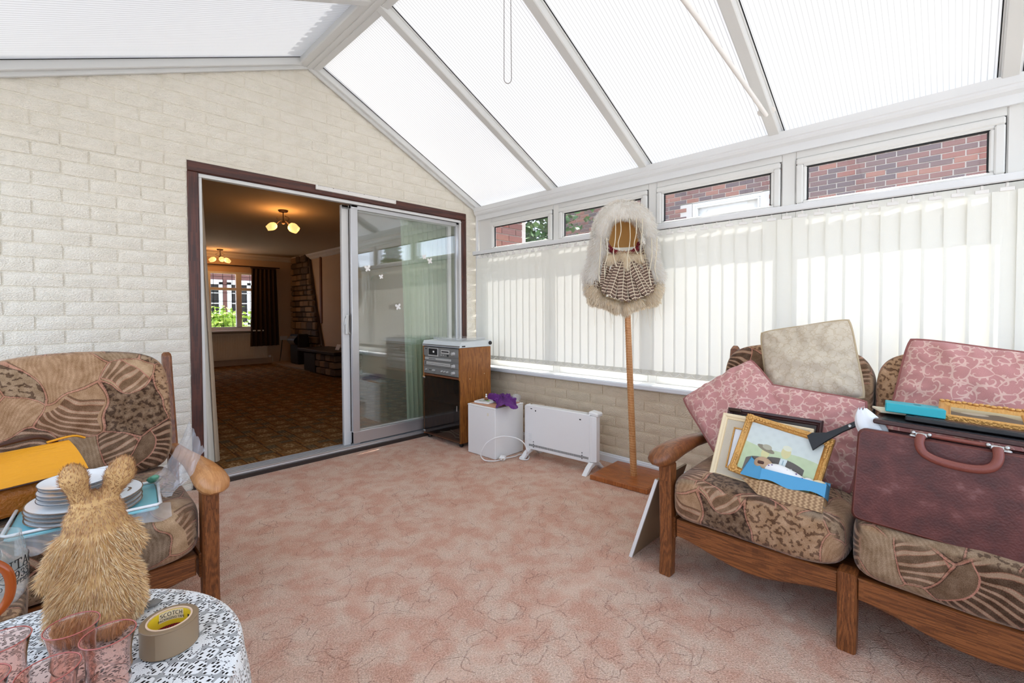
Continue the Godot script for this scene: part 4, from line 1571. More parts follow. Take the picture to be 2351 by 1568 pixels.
# ---------------------------------------------------------------- outside
func leaf_cloud(called: String, parent: Node, mat: Material, count: int, sd: int, place: Callable, size: float) -> void:
	var b := MB.new()
	b.face([Vector3(0, 0, 0), Vector3(0.35, 0.45, 0.06), Vector3(0, 1.0, 0), Vector3(-0.35, 0.45, 0.06)])
	var mm := MultiMesh.new()
	mm.transform_format = MultiMesh.TRANSFORM_3D
	mm.mesh = b.mesh(mat)
	mm.instance_count = count
	var r := RandomNumberGenerator.new()
	r.seed = sd
	for k in count:
		var p: Vector3 = place.call(r)
		var bs := Basis.from_euler(Vector3(r.randf() * TAU, r.randf() * TAU, r.randf() * TAU)).scaled(Vector3.ONE * size * r.randf_range(0.6, 1.3))
		mm.set_instance_transform(k, Transform3D(bs, p))
	var o := MultiMeshInstance3D.new()
	o.name = called
	o.multimesh = mm
	o.set_meta("kind", "stuff")
	parent.add_child(o, true)

func build_outside() -> void:
	struct("ground", boxm(Vector3(0, -0.25, 0), Vector3(60, 0.2, 60)), M.paving).set_meta("label", "ground outside")
	# neighbour's side wall
	var X := 5.2
	var n := thing("neighbour_house", "neighbour's red brick side wall seen through the top lights", "house", Vector3(X, 0, 0))
	var w := MB.new()
	w.box(Vector3(0.13, 0.95, 1.2), Vector3(0.24, 2.2, 9.4))
	w.box(Vector3(0.13, 4.22, 1.2), Vector3(0.24, 2.34, 9.4))
	w.box(Vector3(0.13, 2.55, -1.79), Vector3(0.24, 1.02, 3.42))
	w.box(Vector3(0.13, 2.55, 3.49), Vector3(0.24, 1.02, 4.82))
	part("wall", w, M.mortar, n)
	var bm := brick_mesh(0.212, 0.064, 0.02).mesh()
	var turn := Basis(Vector3.UP, -PI / 2)
	rng.seed = 44
	var rest := MB.new()
	for row in 30:
		var y := 1.90 + row * 0.075
		for k in 42:
			var z := -3.44 + 0.225 * k + (0.1125 if row % 2 else 0.0)
			if z > 5.85:
				continue
			if y > 2.0 and y < 3.07 and z > -0.20 and z < 1.20:
				continue
			if row >= 10 and row <= 18 and z < 3.9:
				var o := part("brick", bm, M["brick_%d" % [0, 1, 1, 2, 3, 3, 4, 4][rng.randi() % 8]], n, Vector3(-0.004, y, z))
				o.basis = turn
			else:
				rest.box(Vector3(0.0, y, z), Vector3(0.02, 0.064, 0.212))
	var ro := part("brick_courses", rest, M.brick_1, n)
	ro.set_meta("kind", "stuff")
	var f := MB.new()
	frame_of(f, 0.0, 0.07, -0.07, 1.10, 1.98, 3.04, 0.055, 0.006)
	frame_of(f, -0.01, 0.05, -0.01, 1.04, 2.04, 2.98, 0.03, 0.006)
	part("window_frame", f, M.plastic_sash, n)
	part("window_glass", boxm(Vector3(0.04, 2.5, 0.515), Vector3(0.006, 0.95, 1.0)), M.pane, n)
	part("room_blind", boxm(Vector3(0.14, 2.5, 0.515), Vector3(0.02, 1.0, 1.1)), M.plastic_white, n)
	# roof of the neighbour
	var rf := MB.new()
	rf.prism(PackedVector2Array([Vector2(-0.35, 5.2), Vector2(3.2, 7.0), Vector2(6.6, 5.2)]), 9.4, Transform3D(Basis(), Vector3(0, 0, -3.5)))
	part("roof", rf, M.brick_4, n)
	part("end_wall", boxm(Vector3(3.2, 2.5, 1.2), Vector3(5.9, 5.3, 9.3)), M.brick_1, n)
	# shrub between the houses
	var t := thing("garden_tree", "leafy green tree seen through the leftmost top light", "tree", Vector3(2.9, -0.15, -2.6))
	var tr := MB.new()
	tr.tube([Vector3(0, 0, 0), Vector3(0.1, 1.4, 0), Vector3(0, 3.2, 0.1)], [0.09, 0.07, 0.02], 8)
	part("trunk", tr, M.bark, t)
	leaf_cloud("foliage", t, M.leaf, 9000, 3, func(r): return Vector3(r.randfn() * 0.6, 2.4 + r.randfn() * 0.8, r.randfn() * 0.6), 0.12)
	# conifer that shows as a reflection in the door glass
	var c := thing("conifer", "tall narrow conifer mirrored in the patio door glass", "tree", Vector3(5.9, -0.15, 11.3))
	var cb := MB.new()
	cb.tube([Vector3.ZERO, Vector3(0, 4.4, 0)], [0.1, 0.02], 8)
	part("trunk", cb, M.bark, c)
	leaf_cloud("foliage", c, M.leaf, 5000, 8, func(r):
		var h: float = r.randf()
		var rad := 0.75 * (1.0 - h) * sqrt(r.randf()) + 0.03
		var an: float = r.randf() * TAU
		return Vector3(cos(an) * rad, 0.4 + 4.3 * h, sin(an) * rad), 0.14)
	# house across the street, seen through the far window
	var s := thing("street_house", "red brick house with white windows across the street", "house", Vector3(1.2, 0, -15.0))
	part("wall", boxm(Vector3(-1.0, 2.6, -0.2), Vector3(12, 5.4, 0.4)), M.brick_1, s)
	for x in [-0.55, 0.95, 2.4, -2.2]:
		var wf := MB.new()
		var wb := Transform3D(Basis(), Vector3(x, 0, 0))
		for v in [-0.62, 0.0, 0.62]:
			wf.box(Vector3(x + v, 1.45, 0.03), Vector3(0.12, 1.5, 0.08))
		for v in [0.70, 2.2]:
			wf.box(Vector3(x, v, 0.03), Vector3(1.36, 0.16, 0.08))
		for v in [-0.31, 0.31]:
			wf.box(Vector3(x + v, 1.45, 0.03), Vector3(0.03, 1.4, 0.05))
			for q in 3:
				wf.box(Vector3(x + v, 1.1 + q * 0.36, 0.03), Vector3(0.5, 0.03, 0.05))
		var wo := part("window", wf, M.white_plain, s)
		part("pane", boxm(Vector3(x, 1.45, 0.012), Vector3(1.2, 1.4, 0.01)), M.black_plastic, wo)
	var bu := thing("garden_bush", "bright yellow green bush in front of the street house", "bush", Vector3(0.45, -0.15, -12.2))
	var st := MB.new()
	st.tube([Vector3.ZERO, Vector3(0, 0.6, 0)], 0.03, 6)
	part("stem", st, M.bark, bu)
	leaf_cloud("foliage", bu, M.leaf_pale, 2500, 5, func(r): return Vector3(r.randfn() * 0.42, 0.75 + r.randfn() * 0.28, r.randfn() * 0.4), 0.15)

# ---------------------------------------------------------------- wooden framed suite
func sq(c: float, e: float) -> float:
	return signf(c) * pow(absf(c), e)

func puff(b: MB, size: Vector3, e1 := 0.32, e2 := 0.32, sag = null, at := Vector3.ZERO, nu := 40, nv := 20) -> void: # rounded, stuffed block
	b.grid(func(u, v):
		var a: float = TAU * u
		var w: float = PI * (v - 0.5)
		var cw := sq(cos(w), e1)
		var p := Vector3(sq(cos(a), e2) * cw, sq(sin(w), e1), -sq(sin(a), e2) * cw)
		p *= size / 2.0
		if sag != null:
			p = sag.call(p)
		return p + at, nu, nv)

func suite_seat(called: String, label: String, category: String, seats: int, at: Vector3, turn: float, sd: int) -> Node3D:
	var t := thing(called, label, category, at, turn)
	var r := RandomNumberGenerator.new()
	r.seed = sd
	var w := 0.60 * seats
	for i in seats + 1:
		var x := -w / 2 + 0.60 * i
		var outer := i == 0 or i == seats
		var leg := MB.new()
		var s := -1.0 if i == 0 else (1.0 if i == seats else 0.0)
		leg.prism(PackedVector2Array([Vector2(0.362, 0), Vector2(0.408, 0), Vector2(0.402, 0.10), Vector2(0.404, 0.20), Vector2(0.412, 0.26 if not outer else 0.47), Vector2(0.352, 0.26 if not outer else 0.47), Vector2(0.350, 0.20), Vector2(0.356, 0.10)]), 0.052,
			Transform3D(Basis(Vector3(0, 0, 1), Vector3.UP, Vector3(-1, 0, 0)), Vector3(x + 0.026 + s * 0.018, 0, 0)), 0.006)
		part("leg", leg, M.oak, t)
		if outer:
			var back := MB.new()
			back.prism(PackedVector2Array([Vector2(-0.42, 0), Vector2(-0.36, 0), Vector2(-0.27, 0.30), Vector2(-0.29, 0.50), Vector2(-0.37, 0.78), Vector2(-0.40, 0.90), Vector2(-0.43, 0.915), Vector2(-0.45, 0.90), Vector2(-0.43, 0.78), Vector2(-0.35, 0.48), Vector2(-0.34, 0.30)]), 0.036,
				Transform3D(Basis(Vector3(0, 0, 1), Vector3.UP, Vector3(-1, 0, 0)), Vector3(x + 0.018 + s * 0.022, 0, 0)), 0.008)
			part("back_post", back, M.oak, t)
			var arm := MB.new()
			var ax := x + s * 0.022
			arm.tube([Vector3(ax, 0.478, 0.475), Vector3(ax, 0.492, 0.468), Vector3(ax, 0.502, 0.44), Vector3(ax, 0.508, 0.38), Vector3(ax, 0.512, 0.28), Vector3(ax, 0.508, 0.12), Vector3(ax, 0.492, -0.08), Vector3(ax, 0.478, -0.30)],
				[0.018, 0.040, 0.050, 0.052, 0.046, 0.036, 0.032, 0.028], 18, true, false, 0.78)
			part("arm", arm, M.oak_light if sd == 2 else M.oak, t)
	for i in seats:
		var x0 := -w / 2 + 0.60 * i + 0.026
		var p := PackedVector2Array()
		p.append(Vector2(0, 0.245))
		for k in 21:
			var u := k / 20.0
			p.append(Vector2(0.548 * u, 0.158 + 0.018 * cos(TAU * u) - 0.012 * sin(PI * u)))
		p.append(Vector2(0.548, 0.245))
		var rail := MB.new()
		rail.prism(p, 0.028, Transform3D(Basis(), Vector3(x0, 0, 0.366)), 0.005)
		part("front_rail", rail, M.oak_rail, t)
	var sr := MB.new()
	for s in [-1.0, 1.0]:
		sr.box(Vector3(s * (w / 2), 0.20, 0.03), Vector3(0.03, 0.09, 0.70), Basis(), 0.004)
	sr.box(Vector3(0, 0.20, -0.30), Vector3(w, 0.08, 0.03), Basis(), 0.004)
	sr.box(Vector3(0, 0.70, -0.40), Vector3(w, 0.06, 0.025), Basis(), 0.006)
	sr.box(Vector3(0, 0.225, 0.03), Vector3(w - 0.03, 0.012, 0.66))
	part("rail_frame", sr, M.oak_rail, t)
	for i in seats:
		var x := -w / 2 + 0.60 * (i + 0.5)
		var sh := Vector3(r.randf_range(-2, 2), r.randf_range(-2, 2), r.randf_range(-2, 2))
		var c := MB.new()
		var dent := 1.0 if seats == 2 else 0.5
		puff(c, Vector3(0.596, 0.215, 0.71), 0.42, 0.26, func(q):
			var k: Vector3 = q
			var fx: float = k.x / 0.298
			var fz: float = k.z / 0.355
			if k.y > 0:
				k.y -= 0.012 * dent * (1 - fx * fx) * (1 - fz * fz) + 0.004 * sin(k.x * 23.0 + k.z * 9.0 + i * 2.0)
			k.z += 0.010 * sin(k.x * 14.0 + i)
			return k, sh, 56, 26)
		part("seat_cushion", c, M.tapestry, t, Vector3(x, 0.340, 0.075) - sh)
		var sh2 := Vector3(r.randf_range(-2, 2), r.randf_range(-2, 2), r.randf_range(-2, 2))
		var bk := MB.new()
		var knobs := [Vector2(-0.15, 0.055), Vector2(0.12, 0.02), Vector2(-0.02, -0.14)]
		puff(bk, Vector3(0.596, 0.52, 0.19), 0.40, 0.30, func(q):
			var k: Vector3 = q
			if k.z > 0:
				for n in knobs:
					var d: float = Vector2(k.x, k.y).distance_to(n)
					k.z -= 0.030 * exp(-d * d / 0.0016)
				k.z += 0.006 * sin(k.y * 19.0 + k.x * 6.0)
			k.y += 0.012 * cos(k.x * 9.0)
			return k, sh2, 72, 40)
		var lean := Basis(Vector3.RIGHT, -0.30)
		var bn := part("back_cushion", bk, M.tapestry, t)
		bn.transform = Transform3D(lean, Vector3(x, 0.675, -0.235) - lean * sh2)
		for n in knobs:
			var bt := MB.new()
			bt.ball(Vector3.ZERO, Vector3(0.013, 0.013, 0.006), 12, 6)
			part("button", bt, M.tapestry, bn, sh2 + Vector3(n.x, n.y, 0.070))
	return t

# ---------------------------------------------------------------- scatter cushions
func pillow(called: String, label: String, mat: Material, pipe: Material, at: Vector3, across: Vector3, normal: Vector3, w: float, h: float, thick: float, sd: int, group: String) -> Node3D:
	var t := thing(called, label, "cushion", at, 0.0, group)
	var x := across.normalized()
	var z := (normal - x * normal.dot(x)).normalized()
	var y := z.cross(x)
	t.basis = Basis(x, y, z)
	var f := FastNoiseLite.new()
	f.seed = sd
	f.frequency = 5.0
	var shape := func(u: float, v: float, side: float) -> Vector3:
		var a := 2 * u - 1
		var b := 2 * v - 1
		var rd := 1.0 - 0.075 * pow(a * a * b * b, 1.6)
		var px := rd * w / 2 * a * (1.0 - 0.05 * (1 - b * b) * absf(a))
		var py := rd * h / 2 * b * (1.0 - 0.05 * (1 - a * a) * absf(b))
		var k := pow(maxf(0.0, (1 - a * a) * (1 - b * b)), 0.42)
		var wr := f.get_noise_2d(px * 1.2, py * 1.2 + side * 7.0) * 0.030 * k
		var crease := 0.010 * sin(18.0 * atan2(b, a) + sd) * smoothstep(0.5, 1.0, sqrt(a * a + b * b)) * k
		return Vector3(px, py, side * (thick / 2 * k + wr + crease))
	var b := MB.new()
	var n := 34
	b.grid(func(u, v): return shape.call(u, v, 1.0), n, n, w, h)
	b.grid(func(u, v): return shape.call(1 - u, v, -1.0), n, n, w, h)
	part("cover", b, mat, t)
	var edge := []
	for k in 80:
		var s := k / 80.0 * 4.0
		var i := int(s)
		var q := s - i
		var uv: Vector2 = [Vector2(q, 0), Vector2(1, q), Vector2(1 - q, 1), Vector2(0, 1 - q)][i]
		edge.append(shape.call(uv.x, uv.y, 0.0))
	var p := MB.new()
	p.tube(edge, 0.0055, 7, false, true)
	part("piping", p, pipe, t)
	return t

func build_suite() -> void:
	suite_seat("settee", "oak framed settee in brown patchwork tapestry under the window", "sofa", 2, Vector3(-0.79, 0, 3.155), -PI / 2, 1)
	suite_seat("armchair", "oak framed armchair in brown patchwork tapestry against the gable side", "armchair", 1, Vector3(-2.905, 0, 1.10), 0.0, 2)
	var g := "scatter cushions on the settee"
	var tl := Vector3(-0.927, 0.375, 0)
	pillow("scatter_cushion", "beige damask cushion perched on top of the settee back", M.beige_damask, M.beige_piping, Vector3(-0.615, 0.872, 2.925), Vector3(0.085, 0.19, 0.975), tl, 0.37, 0.37, 0.15, 11, g)
	var n1 := Vector3(-0.866, 0.5, -0.1)
	pillow("scatter_cushion", "pink scroll cushion standing on its corner by the settee arm", M.pink_damask, M.pink_piping, Vector3(-0.825, 0.666, 2.695), Vector3(0.36, 0.56, 0.75), n1, 0.38, 0.38, 0.15, 12, g)
	pillow("scatter_cushion", "pink scroll cushion behind the picture frames", M.pink_damask, M.pink_piping, Vector3(-0.838, 0.603, 2.945), Vector3(-0.034, -0.073, 0.997), Vector3(-0.906, 0.423, 0), 0.41, 0.38, 0.16, 13, g)
	pillow("scatter_cushion", "large pink scroll cushion behind the briefcase", M.pink_damask, M.pink_piping, Vector3(-0.655, 0.765, 3.455), Vector3(-0.062, -0.13, 0.985), tl, 0.48, 0.45, 0.16, 14, g)

# ---------------------------------------------------------------- corner: stereo cabinet, white box, heater
func text_mesh(s: String, size: float, depth := 0.0006, serif := false) -> TextMesh:
	var m := TextMesh.new()
	m.text = s
	var f := SystemFont.new()
	f.font_names = PackedStringArray(["Droid Serif" if serif else "Droid Sans"])
	m.font = f
	m.font_size = 32
	m.pixel_size = size / 32.0
	m.depth = depth
	m.curve_step = 4.0
	return m

func bent_text(s: String, size: float, radius: float, depth := 0.0006, serif := false, inside := false, lift := 0.0) -> ArrayMesh: # lettering wrapped round an upright cylinder
	var src := text_mesh(s, size, depth, serif).get_mesh_arrays()
	var v: PackedVector3Array = src[Mesh.ARRAY_VERTEX]
	var n: PackedVector3Array = src[Mesh.ARRAY_NORMAL]
	for k in v.size():
		var p := v[k]
		var y := p.y + lift * p.x * p.x
		var a := p.x / radius
		if inside:
			v[k] = Vector3(sin(a) * (radius - p.z), y, -cos(a) * (radius - p.z))
			n[k] = Vector3(-sin(a), 0, cos(a))
		else:
			v[k] = Vector3(sin(a) * (radius + p.z), y, cos(a) * (radius + p.z))
			n[k] = Vector3(sin(a), 0, cos(a))
	src[Mesh.ARRAY_VERTEX] = v
	src[Mesh.ARRAY_NORMAL] = n
	src[Mesh.ARRAY_TANGENT] = null
	var m := ArrayMesh.new()
	m.add_surface_from_arrays(Mesh.PRIMITIVE_TRIANGLES, src)
	return m

func build_corner() -> void:
	# cabinet: front at x = 0 of its own axes facing -x, z to the right in the picture
	var t := thing("stereo_cabinet", "teak veneer stereo cabinet with a smoked glass door", "cabinet", Vector3(-0.655, 0, 0.012))
	var W := 0.518
	var D := 0.335
	var H := 0.812
	var side := MB.new()
	side.quad_uv(Vector3(0, 0.035, 0.018), Vector3(D, 0, 0), Vector3(0, H - 0.035, 0), Vector2(0, 0), Vector2(1.3, 0.9))
	side.box(Vector3(D / 2, (H + 0.035) / 2, 0.0089), Vector3(D, H - 0.035, 0.0177))
	for z in [0.0, W - 0.018]:
		part("side_panel", side, M.teak_veneer, t, Vector3(0, 0, z))
	part("base_panel", boxm(Vector3(D / 2, 0.050, W / 2), Vector3(D, 0.02, W - 0.036)), M.teak_edge, t)
	part("mid_panel", boxm(Vector3(D / 2, 0.562, W / 2), Vector3(D, 0.016, W - 0.036)), M.teak_edge, t)
	part("shelf", boxm(Vector3(D / 2 + 0.02, 0.335, W / 2), Vector3(D - 0.04, 0.014, W - 0.036)), M.teak_edge, t)
	part("back_panel", boxm(Vector3(D - 0.004, 0.42, W / 2), Vector3(0.006, 0.77, W - 0.036)), M.black_plastic, t)
	var door := part("glass_door", boxm(Vector3(-0.002, 0.298, W / 2), Vector3(0.005, 0.500, W - 0.008)), M.smoked_pane, t)
	part("door_pull", boxm(Vector3(-0.008, 0.32, W - 0.035), Vector3(0.008, 0.045, 0.010), 0.002), M.steel, door)
	for y in [0.062, 0.535]:
		part("hinge", boxm(Vector3(-0.006, y, 0.022), Vector3(0.008, 0.018, 0.034), 0.003), M.steel, door)
	for p in [Vector3(0.04, 0.02, 0.04), Vector3(0.04, 0.02, W - 0.04), Vector3(D - 0.04, 0.02, 0.04), Vector3(D - 0.04, 0.02, W - 0.04)]:
		var cs := MB.new()
		cs.lathe([Vector2(0, -0.02), Vector2(0.014, -0.02), Vector2(0.018, -0.012), Vector2(0.018, 0.012), Vector2(0.014, 0.02), Vector2(0, 0.02)], 12)
		part("castor", cs, M.black_plastic, t, p)
	for p in [Vector2(0.10, 0.555), Vector2(0.10, 0.35), Vector2(0.26, 0.585)]:
		part("screw_cap", boxm(Vector3(p.x, p.y, W + 0.0005), Vector3(0.006, 0.006, 0.002), 0.0008), M.cream_frame, t)
	# loose wire at the bottom of the cabinet
	var wr := MB.new()
	wr.tube([Vector3(-0.60, 0.066, 0.18), Vector3(-0.56, 0.070, 0.26), Vector3(-0.58, 0.068, 0.34), Vector3(-0.62, 0.066, 0.42), Vector3(-0.60, 0.066, 0.49)], 0.004, 6)
	wr.tube([Vector3(-0.50, 0.066, 0.20), Vector3(-0.54, 0.068, 0.30), Vector3(-0.57, 0.066, 0.44)], 0.004, 6)
	solid("loose_wire", wr, M.off_white_paper, "pale loose wire lying inside the stereo cabinet", "wire")
	# stereo unit
	var s := thing("stereo_unit", "silver cassette and tuner stereo filling the cabinet top", "stereo", Vector3(-0.655, 0.572, 0.032))
	var w := W - 0.04
	part("case", boxm(Vector3(0.16, 0.118, w / 2), Vector3(0.312, 0.232, w - 0.004)), M.silver_paint, s)
	var face := func(z0: float, z1: float, y0: float, y1: float, d: float) -> MB:
		return boxm(Vector3(0.004 - d / 2, (y0 + y1) / 2, (z0 + z1) / 2 * w), Vector3(d, y1 - y0, (z1 - z0) * w), 0.0015)
	part("fascia", face.call(0.0, 1.0, 0.158, 0.230, 0.008), M.silver_paint, s)
	part("fascia", face.call(0.0, 1.0, 0.066, 0.112, 0.008), M.silver_paint, s)
	part("fascia", face.call(0.0, 1.0, 0.004, 0.063, 0.010), M.silver_paint, s)
	part("name_plate", face.call(0.03, 0.79, 0.124, 0.142, 0.010), M.silver_light, s)
	for k in 7:
		part("name_mark", boxm(Vector3(-0.0065, 0.133, (0.17 + 0.03 * k) * w), Vector3(0.001, 0.006, 0.0115), 0.0004), M.ink, s)
	part("cassette_bezel", face.call(0.15, 0.44, 0.156, 0.226, 0.014), M.silver_light, s)
	var cw := part("cassette_window", face.call(0.18, 0.43, 0.168, 0.222, 0.020), M.black_plastic, s)
	part("cassette", boxm(Vector3(-0.017, 0.196, 0.335 * w), Vector3(0.002, 0.016, 0.022), 0.001), M.white_plain, cw)
	part("badge", face.call(0.04, 0.10, 0.213, 0.219, 0.0095), M.ink, s)
	part("level_window", face.call(0.52, 0.76, 0.184, 0.216, 0.0095), M.silver_light, s)
	part("level_scale", face.call(0.54, 0.74, 0.196, 0.206, 0.011), M.ink, s)
	part("button_dark", face.call(0.70, 0.735, 0.164, 0.178, 0.014), M.ink, s)
	for z in [0.52, 0.58]:
		part("button_small", face.call(z, z + 0.02, 0.168, 0.176, 0.012), M.silver_light, s)
	part("tuner_window", face.call(0.06, 0.78, 0.080, 0.104, 0.0105), M.silver_light, s)
	part("tuner_scale", face.call(0.08, 0.77, 0.090, 0.093, 0.0115), M.ink, s)
	part("tuner_pointer", face.call(0.06, 0.075, 0.080, 0.106, 0.012), M.ink, s)
	var kn := MB.new()
	kn.lathe([Vector2(0, 0.024), Vector2(0.011, 0.024), Vector2(0.0125, 0.022), Vector2(0.0135, 0.004), Vector2(0.016, 0.0), Vector2(0.016, -0.002)].map(func(p): return p), 20, Transform3D(Basis(Vector3(0, 0, 1), PI / 2), Vector3.ZERO))
	var knob := kn.mesh()
	for y in [0.192, 0.090, 0.034]:
		part("knob", knob, M.silver_light, s, Vector3(-0.005, y, 0.885 * w))
	var k2 := MB.new()
	k2.lathe([Vector2(0, 0.016), Vector2(0.006, 0.016), Vector2(0.007, 0.0)], 12, Transform3D(Basis(Vector3(0, 0, 1), PI / 2), Vector3.ZERO))
	var small := k2.mesh()
	for z in [0.09, 0.30, 0.34, 0.56, 0.64, 0.72]:
		part("small_knob", small, M.silver_light, s, Vector3(-0.006, 0.036, z * w))
	for z in [0.18, 0.23]:
		part("jack", face.call(z, z + 0.02, 0.030, 0.040, 0.012), M.ink, s)
	# record deck
	var d := thing("record_deck", "pale record deck with a clear lid on the stereo cabinet", "record player", Vector3(-0.655, 0.812, 0.008))
	var pl := MB.new()
	pl.prism(PackedVector2Array([Vector2(-0.006, 0.002), Vector2(0.345, 0.002), Vector2(0.345, 0.054), Vector2(0.012, 0.047), Vector2(-0.004, 0.012)]), 0.524, Transform3D(Basis(), Vector3.ZERO), 0.002)
	part("plinth", pl, M.deck_white, d)
	part("front_bar", boxm(Vector3(-0.001, 0.012, 0.262), Vector3(0.012, 0.012, 0.522), 0.002), M.silver_paint, d)
	part("deck_badge", boxm(Vector3(0.035, 0.014, 0.5245), Vector3(0.035, 0.010, 0.002)), M.ink, d)
	var lid := MB.new()
	lid.box(Vector3(0.20, 0.066, 0.26), Vector3(0.26, 0.020, 0.40), Basis(), 0.004)
	part("clear_lid", lid, M.clear_plastic, d)
	var hg := MB.new()
	hg.lathe([Vector2(0, 0.010), Vector2(0.014, 0.010), Vector2(0.016, 0.006), Vector2(0.016, -0.004)], 16, Transform3D(Basis(Vector3.RIGHT, PI / 2), Vector3.ZERO))
	part("lid_hinge", hg, M.black_plastic, d, Vector3(0.325, 0.030, 0.526))

	# white box
	var b := thing("storage_box", "plain white laminate box with a cork mat on top beside the stereo cabinet", "box", Vector3(-0.51, 0, 0.79), 0.02)
	part("body", boxm(Vector3(0, 0.188, 0), Vector3(0.312, 0.372, 0.306), 0.003), M.white_plain, b)
	part("lid", boxm(Vector3(0, 0.380, 0), Vector3(0.316, 0.012, 0.312), 0.004), M.white_plain, b)
	part("stain", boxm(Vector3(-0.1562, 0.33, 0.075), Vector3(0.0006, 0.022, 0.016)), M.off_white_paper, b)
	solid("cork_mat", boxm(Vector3.ZERO, Vector3(0.27, 0.006, 0.275), 0.002), M.cork, "thin cork mat covering the top of the white box", "mat", "", Vector3(-0.515, 0.3892, 0.795))
	var tr := thing("leaf_tray", "small white tray painted with green leaves on the cork mat", "tray", Vector3(-0.56, 0.3922, 0.73), 0.2)
	var tb := MB.new()
	tb.prism(PackedVector2Array([Vector2(-0.06, -0.075), Vector2(0.05, -0.08), Vector2(0.065, -0.07), Vector2(0.065, 0.07), Vector2(0.05, 0.078), Vector2(-0.055, 0.075), Vector2(-0.068, 0.06), Vector2(-0.07, -0.06)]), 0.012, Transform3D(Basis(Vector3.RIGHT, Vector3(0, 0, -1), Vector3.UP), Vector3.ZERO), 0.003)
	part("dish", tb, M.china, tr)
	rng.seed = 61
	for k in 16:
		var a := rng.randf() * TAU
		var c := Vector3(rng.randf_range(-0.045, 0.045), 0.0125, rng.randf_range(-0.058, 0.058))
		var lf := MB.new()
		lf.prism(PackedVector2Array([Vector2(-0.013, 0), Vector2(0, -0.005), Vector2(0.013, 0), Vector2(0, 0.005)]), 0.0006, Transform3D(Basis(Vector3(cos(a), 0, sin(a)), Vector3(sin(a), 0, -cos(a)), Vector3.UP), c))
		part("painted_leaf", lf, M.leaf_green if k % 3 else M.leaf_pale, tr)
	var fg := thing("figurine", "tiny white and brown figurine on the leaf tray", "figurine", Vector3(-0.545, 0.4048, 0.72))
	var fb := MB.new()
	fb.lathe([Vector2(0, 0), Vector2(0.013, 0), Vector2(0.016, 0.006), Vector2(0.011, 0.02), Vector2(0.006, 0.024), Vector2(0, 0.024)], 14)
	part("skirt", fb, M.teak_edge, fg)
	var fu := MB.new()
	fu.lathe([Vector2(0, 0.022), Vector2(0.008, 0.024), Vector2(0.006, 0.034), Vector2(0.003, 0.036), Vector2(0.006, 0.040), Vector2(0.006, 0.047), Vector2(0, 0.051)], 12)
	part("bust", fu, M.china, fg)
	# crumpled purple cloth
	var pc := MB.new()
	var nz := FastNoiseLite.new()
	nz.seed = 4
	nz.frequency = 2.2
	pc.grid(func(u, v):
		var a: float = TAU * u
		var r: float = v
		var rad := 0.15 * (1.0 + 0.45 * sin(a * 2.0 + 0.6) + 0.14 * sin(a * 7.0)) * r
		var x := cos(a) * rad * 1.35
		var z := -sin(a) * rad * 0.80
		var y := 0.042 * (1 - r * r) + 0.026 * r * sin(a * 5.0 + 1.0 + 3.0 * r) + 0.030 * absf(nz.get_noise_2d(x * 12.0, z * 12.0))
		return Vector3(x, maxf(0.001, y + 0.004 * sin(a * 9.0)), z), 72, 16)
	var cl := solid("purple_cloth", pc, M.purple_cloth, "crumpled purple cloth heaped on the cork mat", "cloth", "", Vector3(-0.475, 0.3925, 0.835))
	cl.rotation.y = 0.75
	# clear bag tucked behind
	var bg := MB.new()
	bg.grid(func(u, v):
		var a: float = TAU * u
		var w2: float = PI * v
		var q := 1.0 + 0.10 * sin(a * 3 + v * 4) + 0.06 * sin(a * 8)
		return Vector3(sin(w2) * cos(a) * 0.045 * q, 0.034 - cos(w2) * 0.034, -sin(w2) * sin(a) * 0.035 * q), 30, 16)
	solid("plastic_bag", bg, M.film, "crumpled clear plastic bag at the far corner of the white box", "bag", "", Vector3(-0.395, 0.388, 0.90))

	# panel heater
	var h := thing("panel_heater", "white electric panel heater standing on curved feet", "heater", Vector3(-0.37, 0, 1.335), 0.075)
	var L := 0.60
	part("front_panel", boxm(Vector3(-0.030, 0.228, -0.02), Vector3(0.012, 0.336, L - 0.04), 0.004), M.white_plain, h)
	part("back_panel", boxm(Vector3(0.010, 0.225, -0.02), Vector3(0.055, 0.320, L - 0.05), 0.004), M.white_plain, h)
	var cap := MB.new()
	cap.prism(PackedVector2Array([Vector2(-0.035, 0), Vector2(0.04, 0), Vector2(0.04, 0.03), Vector2(0.025, 0.045), Vector2(-0.02, 0.045), Vector2(-0.035, 0.02)]), 0.318, Transform3D(Basis(Vector3.RIGHT, Vector3(0, 0, 1), Vector3(0, -1, 0)), Vector3(0, 0.386, L / 2 - 0.04)), 0.004)
	part("end_cap", cap, M.white_plain, h)
	part("end_cap", boxm(Vector3(0.002, 0.228, -L / 2 - 0.005), Vector3(0.072, 0.330, 0.030), 0.012), M.white_plain, h)
	var ctl := MB.new()
	ctl.box(Vector3(0.010, 0.398, L / 2 - 0.02), Vector3(0.075, 0.030, 0.075), Basis(Vector3.RIGHT, 0.12), 0.008)
	part("control_pod", ctl, M.white_plain, h)
	part("top_grille", boxm(Vector3(0.004, 0.390, -0.03), Vector3(0.055, 0.008, L - 0.10), 0.002), M.plastic_sash, h)
	var sl := boxm(Vector3(-0.0365, 0.0, 0), Vector3(0.0025, 0.016, 0.0052)).mesh()
	for k in 62:
		part("vent_slot", sl, M.silver_paint, h, Vector3(0, 0.093, -L / 2 + 0.035 + k * 0.0084))
	for k in 5:
		part("louvre", boxm(Vector3(-0.0365, 0.128 + k * 0.013, -L / 2 + 0.045), Vector3(0.003, 0.004, 0.03), 0.001), M.plastic_sash, h)
	for z in [-0.225, 0.20]:
		for y in [0.082, 0.104, 0.122]:
			part("clip", boxm(Vector3(-0.037, y, z), Vector3(0.003, 0.008, 0.005)), M.ink, h)
